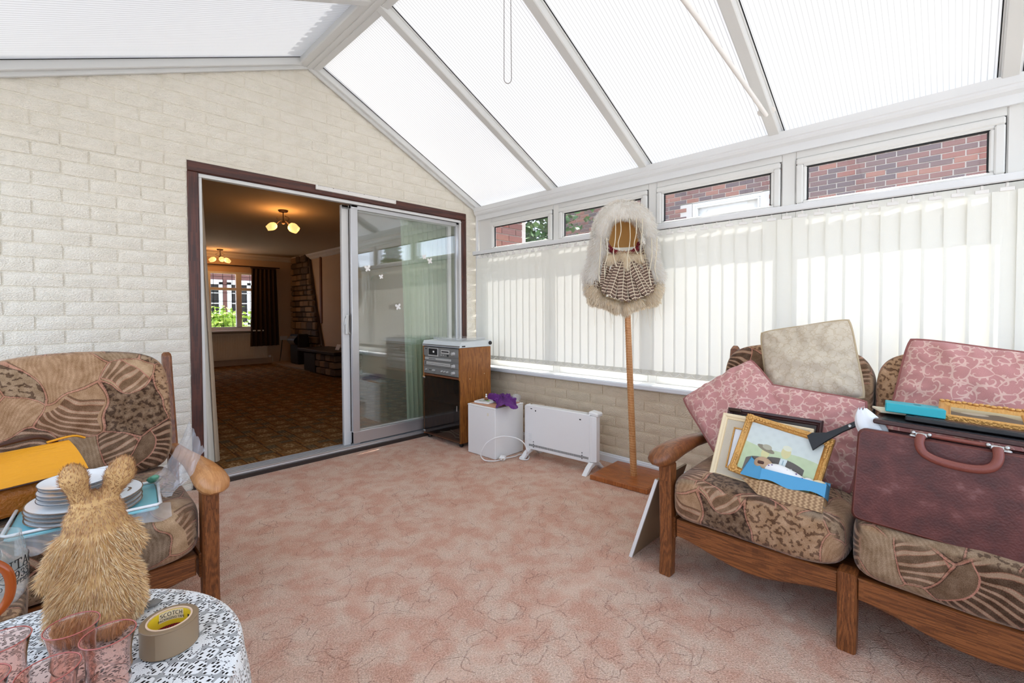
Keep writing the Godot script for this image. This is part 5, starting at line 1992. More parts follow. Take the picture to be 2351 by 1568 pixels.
	part("badge", boxm(Vector3(-0.0365, 0.372, -0.245), Vector3(0.001, 0.006, 0.016)), M.ink, h)
	part("badge", boxm(Vector3(-0.0365, 0.360, -0.205), Vector3(0.001, 0.010, 0.010)), M.ink, h)
	part("badge", boxm(Vector3(-0.0365, 0.352, 0.185), Vector3(0.001, 0.008, 0.014)), M.ink, h)
	for z in [-0.27, 0.27]:
		var ft := MB.new()
		ft.prism(PackedVector2Array([Vector2(-0.13, 0), Vector2(-0.10, 0), Vector2(-0.05, 0.030), Vector2(0, 0.042), Vector2(0.05, 0.030), Vector2(0.09, 0), Vector2(0.12, 0), Vector2(0.06, 0.052), Vector2(0.02, 0.066), Vector2(-0.04, 0.066), Vector2(-0.08, 0.045)]), 0.035, Transform3D(Basis(), Vector3(0, 0, z - 0.017)), 0.003)
		part("foot", ft, M.white_plain, h)
	# flex and plug
	var fx := thing("heater_flex", "white heater cable coiled on the carpet with its plug", "cable", Vector3.ZERO)
	var cb := MB.new()
	var path := [[-0.40, 0.09, 1.06], [-0.47, 0.05, 1.09], [-0.519, 0.065, 1.135], [-0.535, 0.129, 1.128], [-0.579, 0.175, 1.082], [-0.658, 0.188, 1.002], [-0.73, 0.143, 0.929], [-0.762, 0.06, 0.896], [-0.744, 0.014, 0.914], [-0.692, 0.006, 0.967], [-0.645, 0.008, 0.985]]
	var cv := Curve3D.new()
	for p in path:
		cv.add_point(Vector3(p[0], p[1], p[2]))
	cb.tube(smooth(path, 6), 0.0042, 8)
	part("flex", cb, M.white_plain, fx)
	var cb2 := MB.new()
	cb2.tube(smooth([[-0.60, 0.010, 0.985], [-0.52, 0.006, 1.0], [-0.44, 0.006, 1.0], [-0.42, 0.006, 1.06], [-0.50, 0.006, 1.12], [-0.53, 0.010, 1.07], [-0.46, 0.030, 1.05], [-0.40, 0.085, 1.05]], 6), 0.0042, 8)
	part("flex", cb2, M.white_plain, fx)
	var pg := part("plug", boxm(Vector3.ZERO, Vector3(0.050, 0.034, 0.050), 0.010), M.white_plain, fx, Vector3(-0.625, 0.0175, 0.985))
	pg.rotation.y = 0.5
	for z in [-0.012, 0.012]:
		part("pin", boxm(Vector3(-0.032, 0, z), Vector3(0.018, 0.006, 0.004)), M.brass, pg)

func smooth(path: Array, n := 5) -> Array: # Catmull-Rom through the given points
	var p := []
	for q in path:
		p.append(q if q is Vector3 else Vector3(q[0], q[1], q[2]))
	var out := []
	for i in p.size() - 1:
		var a: Vector3 = p[maxi(i - 1, 0)]
		var d: Vector3 = p[mini(i + 2, p.size() - 1)]
		for k in n:
			out.append(p[i].cubic_interpolate(p[i + 1], a, d, k / float(n)))
	out.append(p[-1])
	return out

# ---------------------------------------------------------------- feathered headdress on its stand
func plume(b: MB, root: Vector3, dir: Vector3, length: float, spread: float, n: int, r: RandomNumberGenerator, droop := 0.0) -> void: # downy strands leaving a bent quill
	var d := dir.normalized()
	for k in n:
		var t := pow(r.randf(), 0.8)
		var p := root + d * length * t * 0.78 + Vector3(0, -droop * t * t, 0)
		var side := Vector3(r.randfn(), r.randfn(), r.randfn())
		side = (side - d * side.dot(d)).normalized()
		var l := spread * r.randf_range(0.5, 1.1) * (0.65 + 0.35 * sin(PI * t))
		var q := p + (side * 0.75 + d * 0.75 + Vector3(0, -0.30 - droop * 2.0, 0)).normalized() * l
		var mid := (p + q) / 2 + side * l * 0.22
		var w := side.cross(q - p).normalized() * r.randf_range(0.0012, 0.0026)
		var s := b.v.size()
		b.add(p - w); b.add(p + w); b.add(mid + w); b.add(mid - w); b.add(q)
		b.tri(s, s + 1, s + 2); b.tri(s, s + 2, s + 3); b.tri(s + 3, s + 2, s + 4)

func feather(l: float, w: float, bend: float) -> MB: # barred feather hanging from the origin along -y, facing +z
	var b := MB.new()
	b.grid(func(u, v):
		var t: float = 1 - v
		var half := w / 2 * minf(1.0, 0.30 + 3.2 * t) * sqrt(maxf(0.0, 1.0 - pow(maxf(0.0, (t - 0.80) / 0.20), 2.0)))
		return Vector3((2 * u - 1) * half, -l * t, bend * t * t - 0.10 * absf(2 * u - 1) * half * 2.0), 6, 22, 1.0, 1.0)
	return b

func build_headdress() -> void:
	# stand
	var st := thing("display_stand", "wooden pole wound with twine on a flat wooden base", "stand", Vector3(-0.30, 0, 1.865))
	var base := MB.new()
	base.box(Vector3(0, 0.0155, 0), Vector3(0.375, 0.030, 0.40), Basis(), 0.003)
	part("base_board", base, M.pine_base, st).rotation.y = 0.06
	var strip := 0
	for k in 6:
		part("parquet_strip", boxm(Vector3(-0.155 + 0.062 * k, 0.0312, 0), Vector3(0.060, 0.0024, 0.385), 0.0006), M.pine_base, st).rotation.y = 0.06
	var foot := Vector3(-0.015, 0.032, 0.03)
	var top := Vector3(-0.06, 1.36, -0.005)
	var pole := MB.new()
	pole.tube([foot, foot.lerp(top, 0.5), top], [0.0215, 0.020, 0.018], 16)
	part("pole", pole, M.oak_light, st)
	var tw := MB.new()
	var pts := []
	for k in 900:
		var t := k / 899.0
		var a := t * TAU * 62.0
		pts.append(foot.lerp(top, 0.01 + 0.78 * t) + Vector3(cos(a), 0, sin(a)) * (lerpf(0.0212, 0.019, t) + 0.0012))
	tw.tube(pts, 0.0011, 4, false)
	mk("twine", c8(214, 174, 128), 0.8)
	part("twine", tw, M.twine, st)

	var h := thing("feather_headdress", "feathered headdress with barred feathers and cream down on a pole", "headdress", Vector3(-0.365, 1.085, 1.85), -0.794)
	# skull cap
	var cap := MB.new()
	cap.grid(func(u, v):
		var a: float = PI * (-0.06 + 1.12 * u)
		var w: float = PI * 0.5 * v
		return Vector3(cos(a) * cos(w) * 0.125, 0.47 + sin(w) * 0.165 - 0.02 * (1 - v), -sin(a) * cos(w) * 0.135), 28, 12)
	var felt := mk("cap_felt", c8(196, 148, 84), 0.85)
	felt.cull_mode = BaseMaterial3D.CULL_DISABLED
	part("skull_cap", cap, felt, h)
	mk("red_wool", c8(112, 22, 30), 0.9)
	var rb := MB.new()
	for k in 13:
		var u := k / 12.0
		var a := PI * (1.04 + 0.92 * u)
		rb.ball(Vector3(cos(a) * 0.105, 0.455 + sin(a) * 0.075 + 0.01, -0.03 + 0.03 * sin(PI * u)), Vector3(0.018, 0.020, 0.018), 10, 7)
	var rw := part("red_trim", rb, M.red_wool, h)
	rw.set_meta("kind", "stuff")
	for k in 6:
		var bead := MB.new()
		bead.ball(Vector3.ZERO, Vector3(0.006, 0.006, 0.006), 8, 6)
		var s := -1.0 if k < 3 else 1.0
		part("bead", bead, M.china, h, Vector3(s * (0.112 - 0.004 * (k % 3)), 0.45 + 0.028 * (k % 3), 0.012))
	# barred feathers
	var bars := pixels(64, 256, func(x, y):
		var c := absf(x - 0.5) * 2.0
		var wave: float = fposmod(y * 13.0 + 0.35 * c, 1.0)
		var pale: bool = wave < 0.24
		if c < 0.03: return c8(228, 214, 190)
		return c8(222, 204, 178) if pale else (c8(88, 64, 52) if wave < 0.6 else c8(112, 86, 70)))
	var fm := mk("barred_feather", Color.WHITE, 0.7)
	fm.albedo_texture = bars
	fm.cull_mode = BaseMaterial3D.CULL_DISABLED
	mk("quill", c8(226, 214, 188), 0.5)
	mk("down_white", c8(250, 247, 241), 0.95, 0.0, 0.1)
	mk("down_cream", c8(250, 234, 206), 0.95, 0.0, 0.1)
	for q in ["down_white", "down_cream"]:
		M[q].cull_mode = BaseMaterial3D.CULL_DISABLED
		M[q].backlight_enabled = true
		M[q].backlight = Color(0.8, 0.78, 0.74)
	var r := RandomNumberGenerator.new()
	r.seed = 77
	var spots := []
	for k in 9:
		var a := lerpf(-0.50, 0.52, k / 8.0)
		spots.append([Vector3(0.004 + 0.050 * sin(a * 1.6), 0.345, 0.038 + 0.010 * (k % 2)), a, 0.270 - 0.05 * absf(a), 0.062])
	for k in 3:
		spots.append([Vector3(-0.110 - 0.022 * k, 0.36, 0.02 - 0.012 * k), -0.20 - 0.10 * k, 0.20, 0.052])
		spots.append([Vector3(0.118 + 0.022 * k, 0.43 - 0.02 * k, 0.02 - 0.012 * k), 0.16 + 0.06 * k, 0.25, 0.052])
	spots.append([Vector3(0.085, 0.555, 0.03), 0.25, 0.09, 0.04])
	for s in spots:
		var fb := feather(s[2], s[3], 0.03)
		var vo := r.randf()
		for q in fb.uv.size():
			fb.uv[q].y += vo
		var fn := part("barred_feather", fb, fm, h)
		fn.position = s[0]
		fn.basis = Basis(Vector3(0, 0, 1), s[1]) * Basis(Vector3.UP, 0.16)
		var qu := MB.new()
		qu.tube([Vector3(0, 0.02, 0.002), Vector3(0, -s[2] * 0.5, 0.010), Vector3(0, -s[2] * 0.96, 0.030)], [0.0026, 0.0018, 0.0008], 5)
		part("quill", qu, M.quill, fn)
	# masses of down: round the crown, down both sides, and the tips below the fan
	var mass := func(called: String, bones: Array, n: int, l: float, sd: int, tone: String) -> void:
		var core := blob(bones, 0.009, 0.012)
		var o := part(called, core, M[tone], h)
		var cols := [c8(252, 250, 246), c8(246, 240, 232), c8(254, 252, 250), c8(240, 232, 220)] if tone == "down_white" else [c8(252, 238, 214), c8(246, 226, 192), c8(253, 244, 226), c8(242, 226, 200)]
		fuzz(o, core, n, l, 0.0022, sd, cols, func(p): return Vector3(p.x * 2.0, -0.7, 0.2), null, 0.8)
	var crown := []
	for k in 12:
		var a0 := PI * (-0.02 + 1.04 * k / 12.0)
		var a1 := PI * (-0.02 + 1.04 * (k + 1) / 12.0)
		crown.append([Vector3(cos(a0) * 0.148, 0.525 + sin(a0) * 0.150, 0.0), Vector3(cos(a1) * 0.148, 0.525 + sin(a1) * 0.150, 0.0), 0.042, 0.042])
	for k in 5:
		var x := lerpf(-0.075, 0.075, k / 4.0)
		crown.append([Vector3(x, 0.655 - 1.5 * x * x, 0.03), Vector3(x * 1.05, 0.625 - 1.5 * x * x, 0.05), 0.026, 0.016])
	mass.call("crown_down", crown, 6500, 0.027, 1, "down_white")
	for s in [-1.0, 1.0]:
		mass.call("side_down", [[Vector3(s * 0.150, 0.53, -0.01), Vector3(s * 0.168, 0.42, -0.015), 0.042, 0.040], [Vector3(s * 0.160, 0.42, -0.015), Vector3(s * 0.205, 0.25, -0.02), 0.042, 0.045], [Vector3(s * 0.205, 0.25, -0.02), Vector3(s * 0.215, 0.16, -0.02), 0.045, 0.030]], 4600, 0.036, 2 + int(s), "down_white")
		mass.call("side_tip_down", [[Vector3(s * 0.205, 0.17, -0.005), Vector3(s * 0.190, 0.095, -0.005), 0.036, 0.024], [Vector3(s * 0.165, 0.14, 0.0), Vector3(s * 0.150, 0.08, 0.0), 0.026, 0.018]], 2400, 0.036, 5 + int(s), "down_cream")
	mass.call("tip_down", [[Vector3(-0.130, 0.090, 0.005), Vector3(-0.055, 0.055, 0.01), 0.028, 0.026], [Vector3(-0.055, 0.055, 0.01), Vector3(-0.050, 0.035, 0.01), 0.024, 0.012]], 2000, 0.034, 9, "down_cream")
	mass.call("tip_down", [[Vector3(0.010, 0.045, 0.005), Vector3(0.095, 0.085, 0.01), 0.026, 0.028], [Vector3(0.010, 0.045, 0.01), Vector3(0.008, 0.020, 0.01), 0.022, 0.012]], 2000, 0.034, 10, "down_cream")
	mass.call("throat_down", [[Vector3(-0.10, 0.355, 0.010), Vector3(0.10, 0.365, 0.010), 0.026, 0.026], [Vector3(0.0, 0.36, 0.03), Vector3(0.0, 0.30, 0.045), 0.026, 0.012]], 2200, 0.032, 11, "down_cream")
	for k in 22: # stray plumes that break the outline
		var u := k / 21.0
		var a := PI * (-0.10 + 1.20 * u)
		var b := MB.new()
		plume(b, Vector3(cos(a) * 0.165, 0.50 + sin(a) * 0.175 if sin(a) > 0 else 0.50 + sin(a) * 0.9, 0.0), Vector3(cos(a), sin(a) - 0.6, 0.3), 0.055, 0.045, 130, r, 0.0)
		part("down_plume", b, M.down_white, h)
	for k in 14:
		var x := lerpf(-0.215, 0.215, k / 13.0)
		var b := MB.new()
		plume(b, Vector3(x, 0.115 - 0.05 * cos(x * 8.0), 0.0), Vector3(x * 1.2, -1.0, 0.1), 0.060, 0.035, 110, r, 0.0)
		part("down_plume", b, M.down_cream, h)
	var pf := MB.new()
	plume(pf, Vector3(0.10, 0.52, 0.055), Vector3(0.05, -1.0, 0.15), 0.09, 0.034, 260, r, 0.0)
	part("down_plume", pf, M.down_white, h)
	# hide thongs and long wisps
	for k in 9:
		var x: float = [-0.075, -0.045, 0.012, 0.055, 0.095, -0.165, 0.185, 0.15, -0.13][k]
		var y0: float = 0.60 - (0.12 if absf(x) > 0.12 else 0.0)
		var l: float = [0.30, 0.20, 0.33, 0.22, 0.27, 0.28, 0.26, 0.30, 0.24][k]
		var b := MB.new()
		b.tube(smooth([Vector3(x, y0, 0.085), Vector3(x + 0.006 * sin(k), y0 - l * 0.4, 0.082), Vector3(x - 0.012, y0 - l * 0.75, 0.080), Vector3(x + 0.01 * cos(k * 2.0), y0 - l, 0.080)], 4), 0.0028, 5)
		part("thong", b, M.quill, h)
	for k in 16:
		var u := r.randf()
		var x := lerpf(-0.23, 0.24, u)
		var b := MB.new()
		var y0 := 0.10 + r.randf_range(-0.02, 0.05)
		b.tube(smooth([Vector3(x, y0, -0.01), Vector3(x + r.randf_range(-0.02, 0.02), y0 - 0.08, -0.01), Vector3(x + r.randf_range(-0.03, 0.03), y0 - r.randf_range(0.13, 0.24), -0.01)], 4), [0.0009, 0.0009, 0.0009, 0.0009, 0.0008, 0.0008, 0.0007, 0.0006, 0.0004], 4)
		part("wisp", b, M.quill, h)

func build_pull_chain() -> void:
	var t := thing("pull_chain", "long loop of ball chain hanging from the roof ridge", "chain", Vector3(-1.549, 2.102, 1.976))
	var x := Vector3(0.0115, 0, 0.0115)
	var pts := []
	for k in 13:
		var a := PI * k / 12.0
		pts.append(-x * cos(a) + Vector3(0, 0.020 * (1 - sin(a)) - 0.0, 0))
	pts.push_front(-x * 0.8 + Vector3(0, 0.78, 0))
	pts.append(x * 0.8 + Vector3(0, 0.78, 0))
	var b := MB.new()
	b.tube(pts, 0.0008, 4)
	part("cord", b, M.steel, t)
	var bead := MB.new()
	bead.ball(Vector3.ZERO, Vector3.ONE * 0.0021, 6, 4)
	var mm := MultiMesh.new()
	mm.transform_format = MultiMesh.TRANSFORM_3D
	mm.mesh = bead.mesh(M.bronze)
	var cv := Curve3D.new()
	for p in pts:
		cv.add_point(p)
	var n := int(cv.get_baked_length() / 0.0055)
	mm.instance_count = n
	for k in n:
		mm.set_instance_transform(k, Transform3D(Basis(), cv.sample_baked(k * 0.0055)))
	var o := MultiMeshInstance3D.new()
	o.name = "chain_balls"
	o.multimesh = mm
	o.set_meta("kind", "stuff")
	t.add_child(o, true)
	part("chain_wheel", boxm(Vector3(0, 0.775, 0), Vector3(0.03, 0.03, 0.03), 0.006), M.white_plain, t)

# ---------------------------------------------------------------- things on and by the settee
func oriented(o: Node3D, at: Vector3, across: Vector3, normal: Vector3) -> void: # local x along across, local z along normal
	var x := across.normalized()
	var z := (normal - x * normal.dot(x)).normalized()
	o.transform = Transform3D(Basis(x, z.cross(x), z), at)

func picture(called: String, label: String, w: float, h: float, fw: float, depth: float, mat: Material, at: Vector3, across: Vector3, normal: Vector3, group := "") -> Node3D: # frame with its front at z = 0
	var t := thing(called, label, "picture frame", Vector3.ZERO, 0.0, group)
	oriented(t, at, across, normal)
	var prof := [Vector2(0, -depth), Vector2(0, -0.003), Vector2(0.15, 0.0), Vector2(0.45, -0.002), Vector2(0.62, -0.006), Vector2(0.80, -0.008), Vector2(0.9, -0.005), Vector2(1.0, -0.010), Vector2(1.0, -depth)]
	var names4 := ["frame_bottom", "frame_right", "frame_top", "frame_left"]
	for k in 4:
		var b := MB.new()
		var c0: Vector2 = [Vector2(-1, -1), Vector2(1, -1), Vector2(1, 1), Vector2(-1, 1)][k] * Vector2(w / 2, h / 2)
		var c1: Vector2 = [Vector2(1, -1), Vector2(1, 1), Vector2(-1, 1), Vector2(-1, -1)][k] * Vector2(w / 2, h / 2)
		var s0 := -c0.sign()
		var s1 := -c1.sign()
		for i in prof.size() - 1:
			var p: Vector2 = prof[i]
			var q: Vector2 = prof[i + 1]
			var a := c0 + s0 * p.x * fw
			var bb := c1 + s1 * p.x * fw
			var c := c1 + s1 * q.x * fw
			var d := c0 + s0 * q.x * fw
			b.face([Vector3(a.x, a.y, p.y), Vector3(bb.x, bb.y, p.y), Vector3(c.x, c.y, q.y), Vector3(d.x, d.y, q.y)])
		part("frame_rail", b, mat, t)
	part("backing", boxm(Vector3(0, 0, -depth + 0.002), Vector3(w - 0.006, h - 0.006, 0.003)), M.cork, t)
	return t

func flat(w: float, h: float, z: float, x := 0.0, y := 0.0) -> MB: # a print facing +z with its picture the right way up
	var b := MB.new()
	b.quad_uv(Vector3(x - w / 2, y - h / 2, z), Vector3(w, 0, 0), Vector3(0, h, 0))
	return b

func couple_print(x: float, y: float) -> Color:
	var sky := c8(206, 212, 208).lerp(c8(214, 222, 206), y)
	var c := sky if y < 0.42 + 0.03 * sin(x * 6.0) else c8(198, 208, 170).lerp(c8(184, 200, 156), y)
	var blot := 0.02 * sin(x * 40.0) * sin(y * 33.0)
	c = c.lightened(maxf(0, blot)).darkened(maxf(0, -blot))
	var dark := c8(92, 84, 76)
	# man: shoulders, shirt, head
	var mx := (x - 0.60) / 0.25
	if y > 0.53 + 0.07 * mx * mx and absf(mx) < 1.0:
		c = dark
		if absf(x - 0.575) < 0.045 * (1.0 - (y - 0.55) * 0.6):
			c = c8(206, 216, 214)
			if absf(x - 0.575) < 0.008 and y > 0.56:
				c = c8(150, 170, 176)
		if Vector2((x - 0.70) / 0.02, (y - 0.70) / 0.04).length() < 1.0: c = c8(226, 226, 214)
	if Vector2((x - 0.575) / 0.062, (y - 0.40) / 0.115).length() < 1.0: c = c8(214, 204, 150)
	if Vector2((x - 0.575) / 0.060, (y - 0.315) / 0.05).length() < 1.0: c = c8(220, 220, 196)
	# woman: jacket, face, broad hat
	var wx := (x - 0.29) / 0.20
	if y > 0.64 + 0.10 * wx * wx and absf(wx) < 1.0:
		c = c8(104, 94, 84)
		if absf(x - 0.33) < 0.05 * (1.05 - y) + 0.01: c = c8(212, 210, 190)
	if Vector2((x - 0.32) / 0.055, (y - 0.545) / 0.105).length() < 1.0: c = c8(214, 206, 150)
	if Vector2((x - 0.31) / 0.125, (y - 0.455 - 0.25 * (x - 0.31)) / 0.050).length() < 1.0: c = c8(136, 126, 104)
	if Vector2((x - 0.32) / 0.065, (y - 0.415) / 0.05).length() < 1.0: c = c8(176, 170, 146)
	return c

func build_settee_things() -> void:
	var lean := Vector3(-0.883, 0.469, 0)
	# frames leaning on the cushion
	var g := "picture frames leaning on the settee cushion"
	var f0 := picture("picture_frame", "dark wooden picture frame at the back of the leaning group", 0.345, 0.285, 0.022, 0.014, M.dark_frame, Vector3(-0.998, 0.562, 2.866), Vector3(-0.004, -0.008, 1), lean, g)
	var dk := flat(0.31, 0.245, -0.009)
	var bm := mk("dark_print", c8(54, 46, 40), 0.4)
	part("print", dk, bm, f0)
	var co := boxm(Vector3(-0.142, 0.132, 0.002), Vector3(0.05, 0.016, 0.008), 0.003)
	part("corner_carving", co, M.bronze, f0)
	var f1 := picture("picture_frame", "cream picture frame with a hessian border and small dark print", 0.330, 0.275, 0.024, 0.014, M.cream_frame, Vector3(-1.040, 0.545, 2.848), Vector3(-0.02, -0.035, 0.999), lean, g)
	part("hessian_mount", flat(0.29, 0.235, -0.0085), M.hessian, f1)
	var sl := MB.new()
	for k in 4:
		var v := k % 2 == 0
		sl.box(Vector3(0 if v else (0.108 if k == 1 else -0.108), (0.082 if k == 0 else -0.082) if v else 0.0, -0.006), Vector3(0.222 if v else 0.006, 0.006 if v else 0.158, 0.006), Basis(), 0.001)
	part("gilt_slip", sl, M.gilt, f1)
	part("card_mount", flat(0.212, 0.158, -0.0080), M.mount_card, f1)
	var night := mk("night_print", Color.WHITE, 0.5)
	night.albedo_texture = pixels(96, 96, func(x, y):
		var c := c8(92, 92, 96).lerp(c8(74, 70, 66), y)
		if fmod(x * 17.3 + y * 31.7, 1.0) > 0.97 and y > 0.35: c = c8(200, 180, 130)
		return c.darkened(0.15 * absf(sin(x * 9.0 + y * 5.0))))
	part("print", flat(0.150, 0.115, -0.0075), night, f1)
	var f2 := picture("picture_frame", "ornate gilt frame holding a faded photograph of a couple", 0.300, 0.240, 0.026, 0.016, M.gilt, Vector3(-1.075, 0.562, 2.925), Vector3(-0.08, -0.15, 0.985), Vector3(-0.90, 0.436, 0), g)
	var cp := mk("couple_photo", Color.WHITE, 0.35)
	cp.albedo_texture = pixels(256, 208, couple_print)
	part("photograph", flat(0.256, 0.196, -0.0095), cp, f2, Vector3.ZERO, "faded colour photograph of a couple, she in a wide hat")
	var r := RandomNumberGenerator.new()
	r.seed = 5
	for cx in [-1.0, 1.0]:
		for cy in [-1.0, 1.0]:
			var b := MB.new()
			for k in 10:
				var a := TAU * k / 10.0
				b.ball(Vector3(cx * 0.134 + cos(a) * 0.012, cy * 0.104 + sin(a) * 0.012, 0.0), Vector3(0.006, 0.006, 0.004), 8, 5)
			b.ball(Vector3(cx * 0.134, cy * 0.104, 0.001), Vector3(0.009, 0.009, 0.006), 10, 6)
			for k in 5:
				b.ball(Vector3(cx * (0.118 - 0.011 * k), cy * 0.107, 0.0), Vector3(0.006, 0.005, 0.003), 8, 5)
				b.ball(Vector3(cx * 0.137, cy * (0.088 - 0.010 * k), 0.0), Vector3(0.005, 0.006, 0.003), 8, 5)
			var cn := part("corner_ornament", b, M.gilt, f2)
			cn.set_meta("kind", "stuff")
	# blue gift box with wicker print, a small wrapped soft toy in it
	var t := thing("toy_box", "blue card box printed with wicker, holding a soft toy", "box", Vector3.ZERO)
	oriented(t, Vector3(-1.158, 0.474, 2.985), Vector3(-0.02, -0.035, 1), Vector3(-0.88, 0.47, 0))
	var wick := mk("wicker_print", Color.WHITE, 0.6)
	wick.albedo_texture = pixels(256, 128, func(x, y):
		var row := floori(y * 9.0)
		var ph: float = x * 24.0 + (0.5 if row % 2 else 0.0)
		var v := 0.55 + 0.45 * sin(TAU * ph * 0.5) * 0.6 - 0.35 * pow(absf(2.0 * fposmod(y * 9.0, 1.0) - 1.0), 3.0)
		return c8(120, 84, 52).lerp(c8(222, 186, 140), clampf(v, 0, 1)))
	var pan := MB.new()
	pan.face([Vector3(-0.098, -0.050, 0.001), Vector3(0.100, -0.050, 0.001), Vector3(0.100, 0.0, 0.001), Vector3(-0.098, 0.0, 0.001)], [Vector2(0, 1), Vector2(1, 1), Vector2(1, 0), Vector2(0, 0)])
	pan.face([Vector3(-0.098, -0.050, 0.001), Vector3(-0.098, 0.0, 0.001), Vector3(-0.175, 0.0, -0.030)], [Vector2(0.3, 1), Vector2(0.3, 0), Vector2(0, 0)])
	pan.box(Vector3(0.001, -0.024, -0.002), Vector3(0.198, 0.052, 0.004))
	pan.box(Vector3(0.0985, -0.024, -0.036), Vector3(0.003, 0.052, 0.070))
	part("wicker_front", pan, wick, t)
	var bl := MB.new()
	var band := PackedVector2Array([Vector2(-0.100, 0.046), Vector2(0.102, 0.046), Vector2(0.102, 0.000)])
	for k in 12:
		var u := k / 11.0
		band.append(Vector2(lerpf(0.095, -0.094, u), 0.004 + 0.006 * sin(u * 9.0)))
	band.append(Vector2(-0.100, 0.004))
	bl.prism(band, 0.003, Transform3D(Basis(), Vector3(0, 0, 0.001)))
	bl.face([Vector3(-0.100, 0.046, 0.002), Vector3(-0.100, 0.004, 0.002), Vector3(-0.178, 0.010, -0.028), Vector3(-0.150, 0.084, -0.028)])
	bl.face([Vector3(-0.150, 0.084, -0.028), Vector3(-0.178, 0.010, -0.028), Vector3(-0.100, 0.004, 0.0), Vector3(-0.100, 0.046, 0.0)])
	part("blue_front", bl, M.blue_card, t)
	var bk := MB.new()
	bk.box(Vector3(0.0, 0.028, -0.072), Vector3(0.200, 0.075, 0.003))
	bk.box(Vector3(0.0985, 0.028, -0.036), Vector3(0.003, 0.050, 0.070))
	bk.box(Vector3(0.0, -0.028, -0.036), Vector3(0.200, 0.003, 0.072))
	bk.face([Vector3(-0.100, 0.066, -0.072), Vector3(-0.160, 0.105, -0.060), Vector3(-0.178, 0.015, -0.030), Vector3(-0.100, -0.010, -0.072)])
	bk.face([Vector3(-0.160, 0.105, -0.060), Vector3(-0.150, 0.084, -0.028), Vector3(-0.178, 0.010, -0.028), Vector3(-0.178, 0.015, -0.060)])
	part("blue_back", bk, M.blue_card, t)
	var toy := thing("soft_toy", "small soft toy wrapped in a spotted white cloth in the blue box", "soft toy", Vector3.ZERO)
	oriented(toy, Vector3(-1.120, 0.492, 2.985), Vector3(-0.02, -0.035, 1), Vector3(-0.88, 0.47, 0))
	mk("toy_fur", c8(186, 154, 124), 0.95)
	var hd := MB.new()
	hd.ball(Vector3(-0.105, 0.030, -0.004), Vector3(0.034, 0.030, 0.026), 18, 12, Basis(Vector3(0, 0, 1), -0.4))
	part("hood", hd, M.toy_fur, toy)
	part("dark_patch", boxm(Vector3(-0.108, 0.034, 0.021), Vector3(0.022, 0.012, 0.006), 0.003), M.brown_leather, toy)
	var wrap := MB.new()
	wrap.tube(smooth([Vector3(-0.09, 0.018, 0.0), Vector3(-0.05, 0.020, 0.004), Vector3(0.0, 0.010, 0.004), Vector3(0.035, 0.002, 0.0)], 4), [0.018, 0.021, 0.023, 0.024, 0.025, 0.025, 0.024, 0.023, 0.022, 0.020, 0.018, 0.016, 0.012], 14)
	wrap.ball(Vector3(0.045, 0.012, 0.0), Vector3(0.018, 0.012, 0.016), 12, 8)
	part("spotted_wrap", wrap, M.white_plain, toy)
	mk("purple_spot", c8(96, 52, 124), 0.8)
	for k in 12:
		var sp := MB.new()
		sp.ball(Vector3.ZERO, Vector3(0.0030, 0.0022, 0.0012), 8, 4)
		part("spot", sp, M.purple_spot, toy, Vector3(-0.080 + 0.010 * k, 0.030 - 0.0016 * k + 0.008 * sin(k * 2.3), 0.0215 + 0.002 * cos(k * 1.9)))
	var ft := MB.new()
	ft.ball(Vector3(0.078, 0.012, 0.0), Vector3(0.024, 0.013, 0.016), 12, 8)
	part("cream_paw", ft, M.cream_frame, toy)

	# briefcase
	var c := thing("briefcase", "maroon leather briefcase standing open on the settee seat", "briefcase", Vector3.ZERO)
	oriented(c, Vector3(-1.180, 0.425, 3.385), Vector3(-0.004, -0.040, 0.999), Vector3(-0.993, 0.12, 0))
	var sh := MB.new()
	var out := PackedVector2Array()
	for q in [[-0.225, 0.0], [0.225, 0.0], [0.225, 0.292], [-0.225, 0.292]]:
		var cx: float = q[0] - signf(q[0]) * 0.022
		var cy: float = 0.022 if q[1] == 0.0 else 0.27
		var a0: float = PI if q[0] < 0 and q[1] == 0 else (1.5 * PI if q[1] == 0 else (0.0 if q[0] > 0 else 0.5 * PI))
		for k in 5:
			out.append(Vector2(cx, cy) + Vector2(cos(a0 + PI / 2 * k / 4.0), sin(a0 + PI / 2 * k / 4.0)) * 0.022)
	sh.prism(out, 0.030, Transform3D(Basis(), Vector3(0, 0, -0.030)), 0.006)
	part("front_shell", sh, M.maroon_leather, c)
	var sb := MB.new()
	sb.prism(out, 0.012, Transform3D(Basis(), Vector3(0, 0, -0.125)), 0.003)
	part("back_shell", sb, M.maroon_leather, c)
	var gs := MB.new()
	for x in [-0.215, 0.215]:
		gs.box(Vector3(x, 0.13, -0.075), Vector3(0.006, 0.24, 0.09))
	gs.box(Vector3(0, 0.012, -0.075), Vector3(0.43, 0.01, 0.09))
	part("gusset", gs, M.brown_leather, c)
	var stch := MB.new()
	var loop := []
	for p in out:
		loop.append(Vector3(p.x * 0.975, 0.146 + (p.y - 0.146) * 0.96, -0.0005))
	stch.tube(loop, 0.0011, 4, false, true)
	part("stitching", stch, M.handle_leather, c)
	var hl := MB.new()
	hl.tube(smooth([Vector3(-0.072, 0.298, 0.006), Vector3(-0.074, 0.275, 0.024), Vector3(-0.060, 0.250, 0.034), Vector3(-0.02, 0.236, 0.036), Vector3(0.04, 0.234, 0.036), Vector3(0.075, 0.246, 0.034), Vector3(0.088, 0.272, 0.024), Vector3(0.086, 0.298, 0.006)], 4), 0.0115, 12)
	part("carry_handle", hl, M.handle_leather, c)
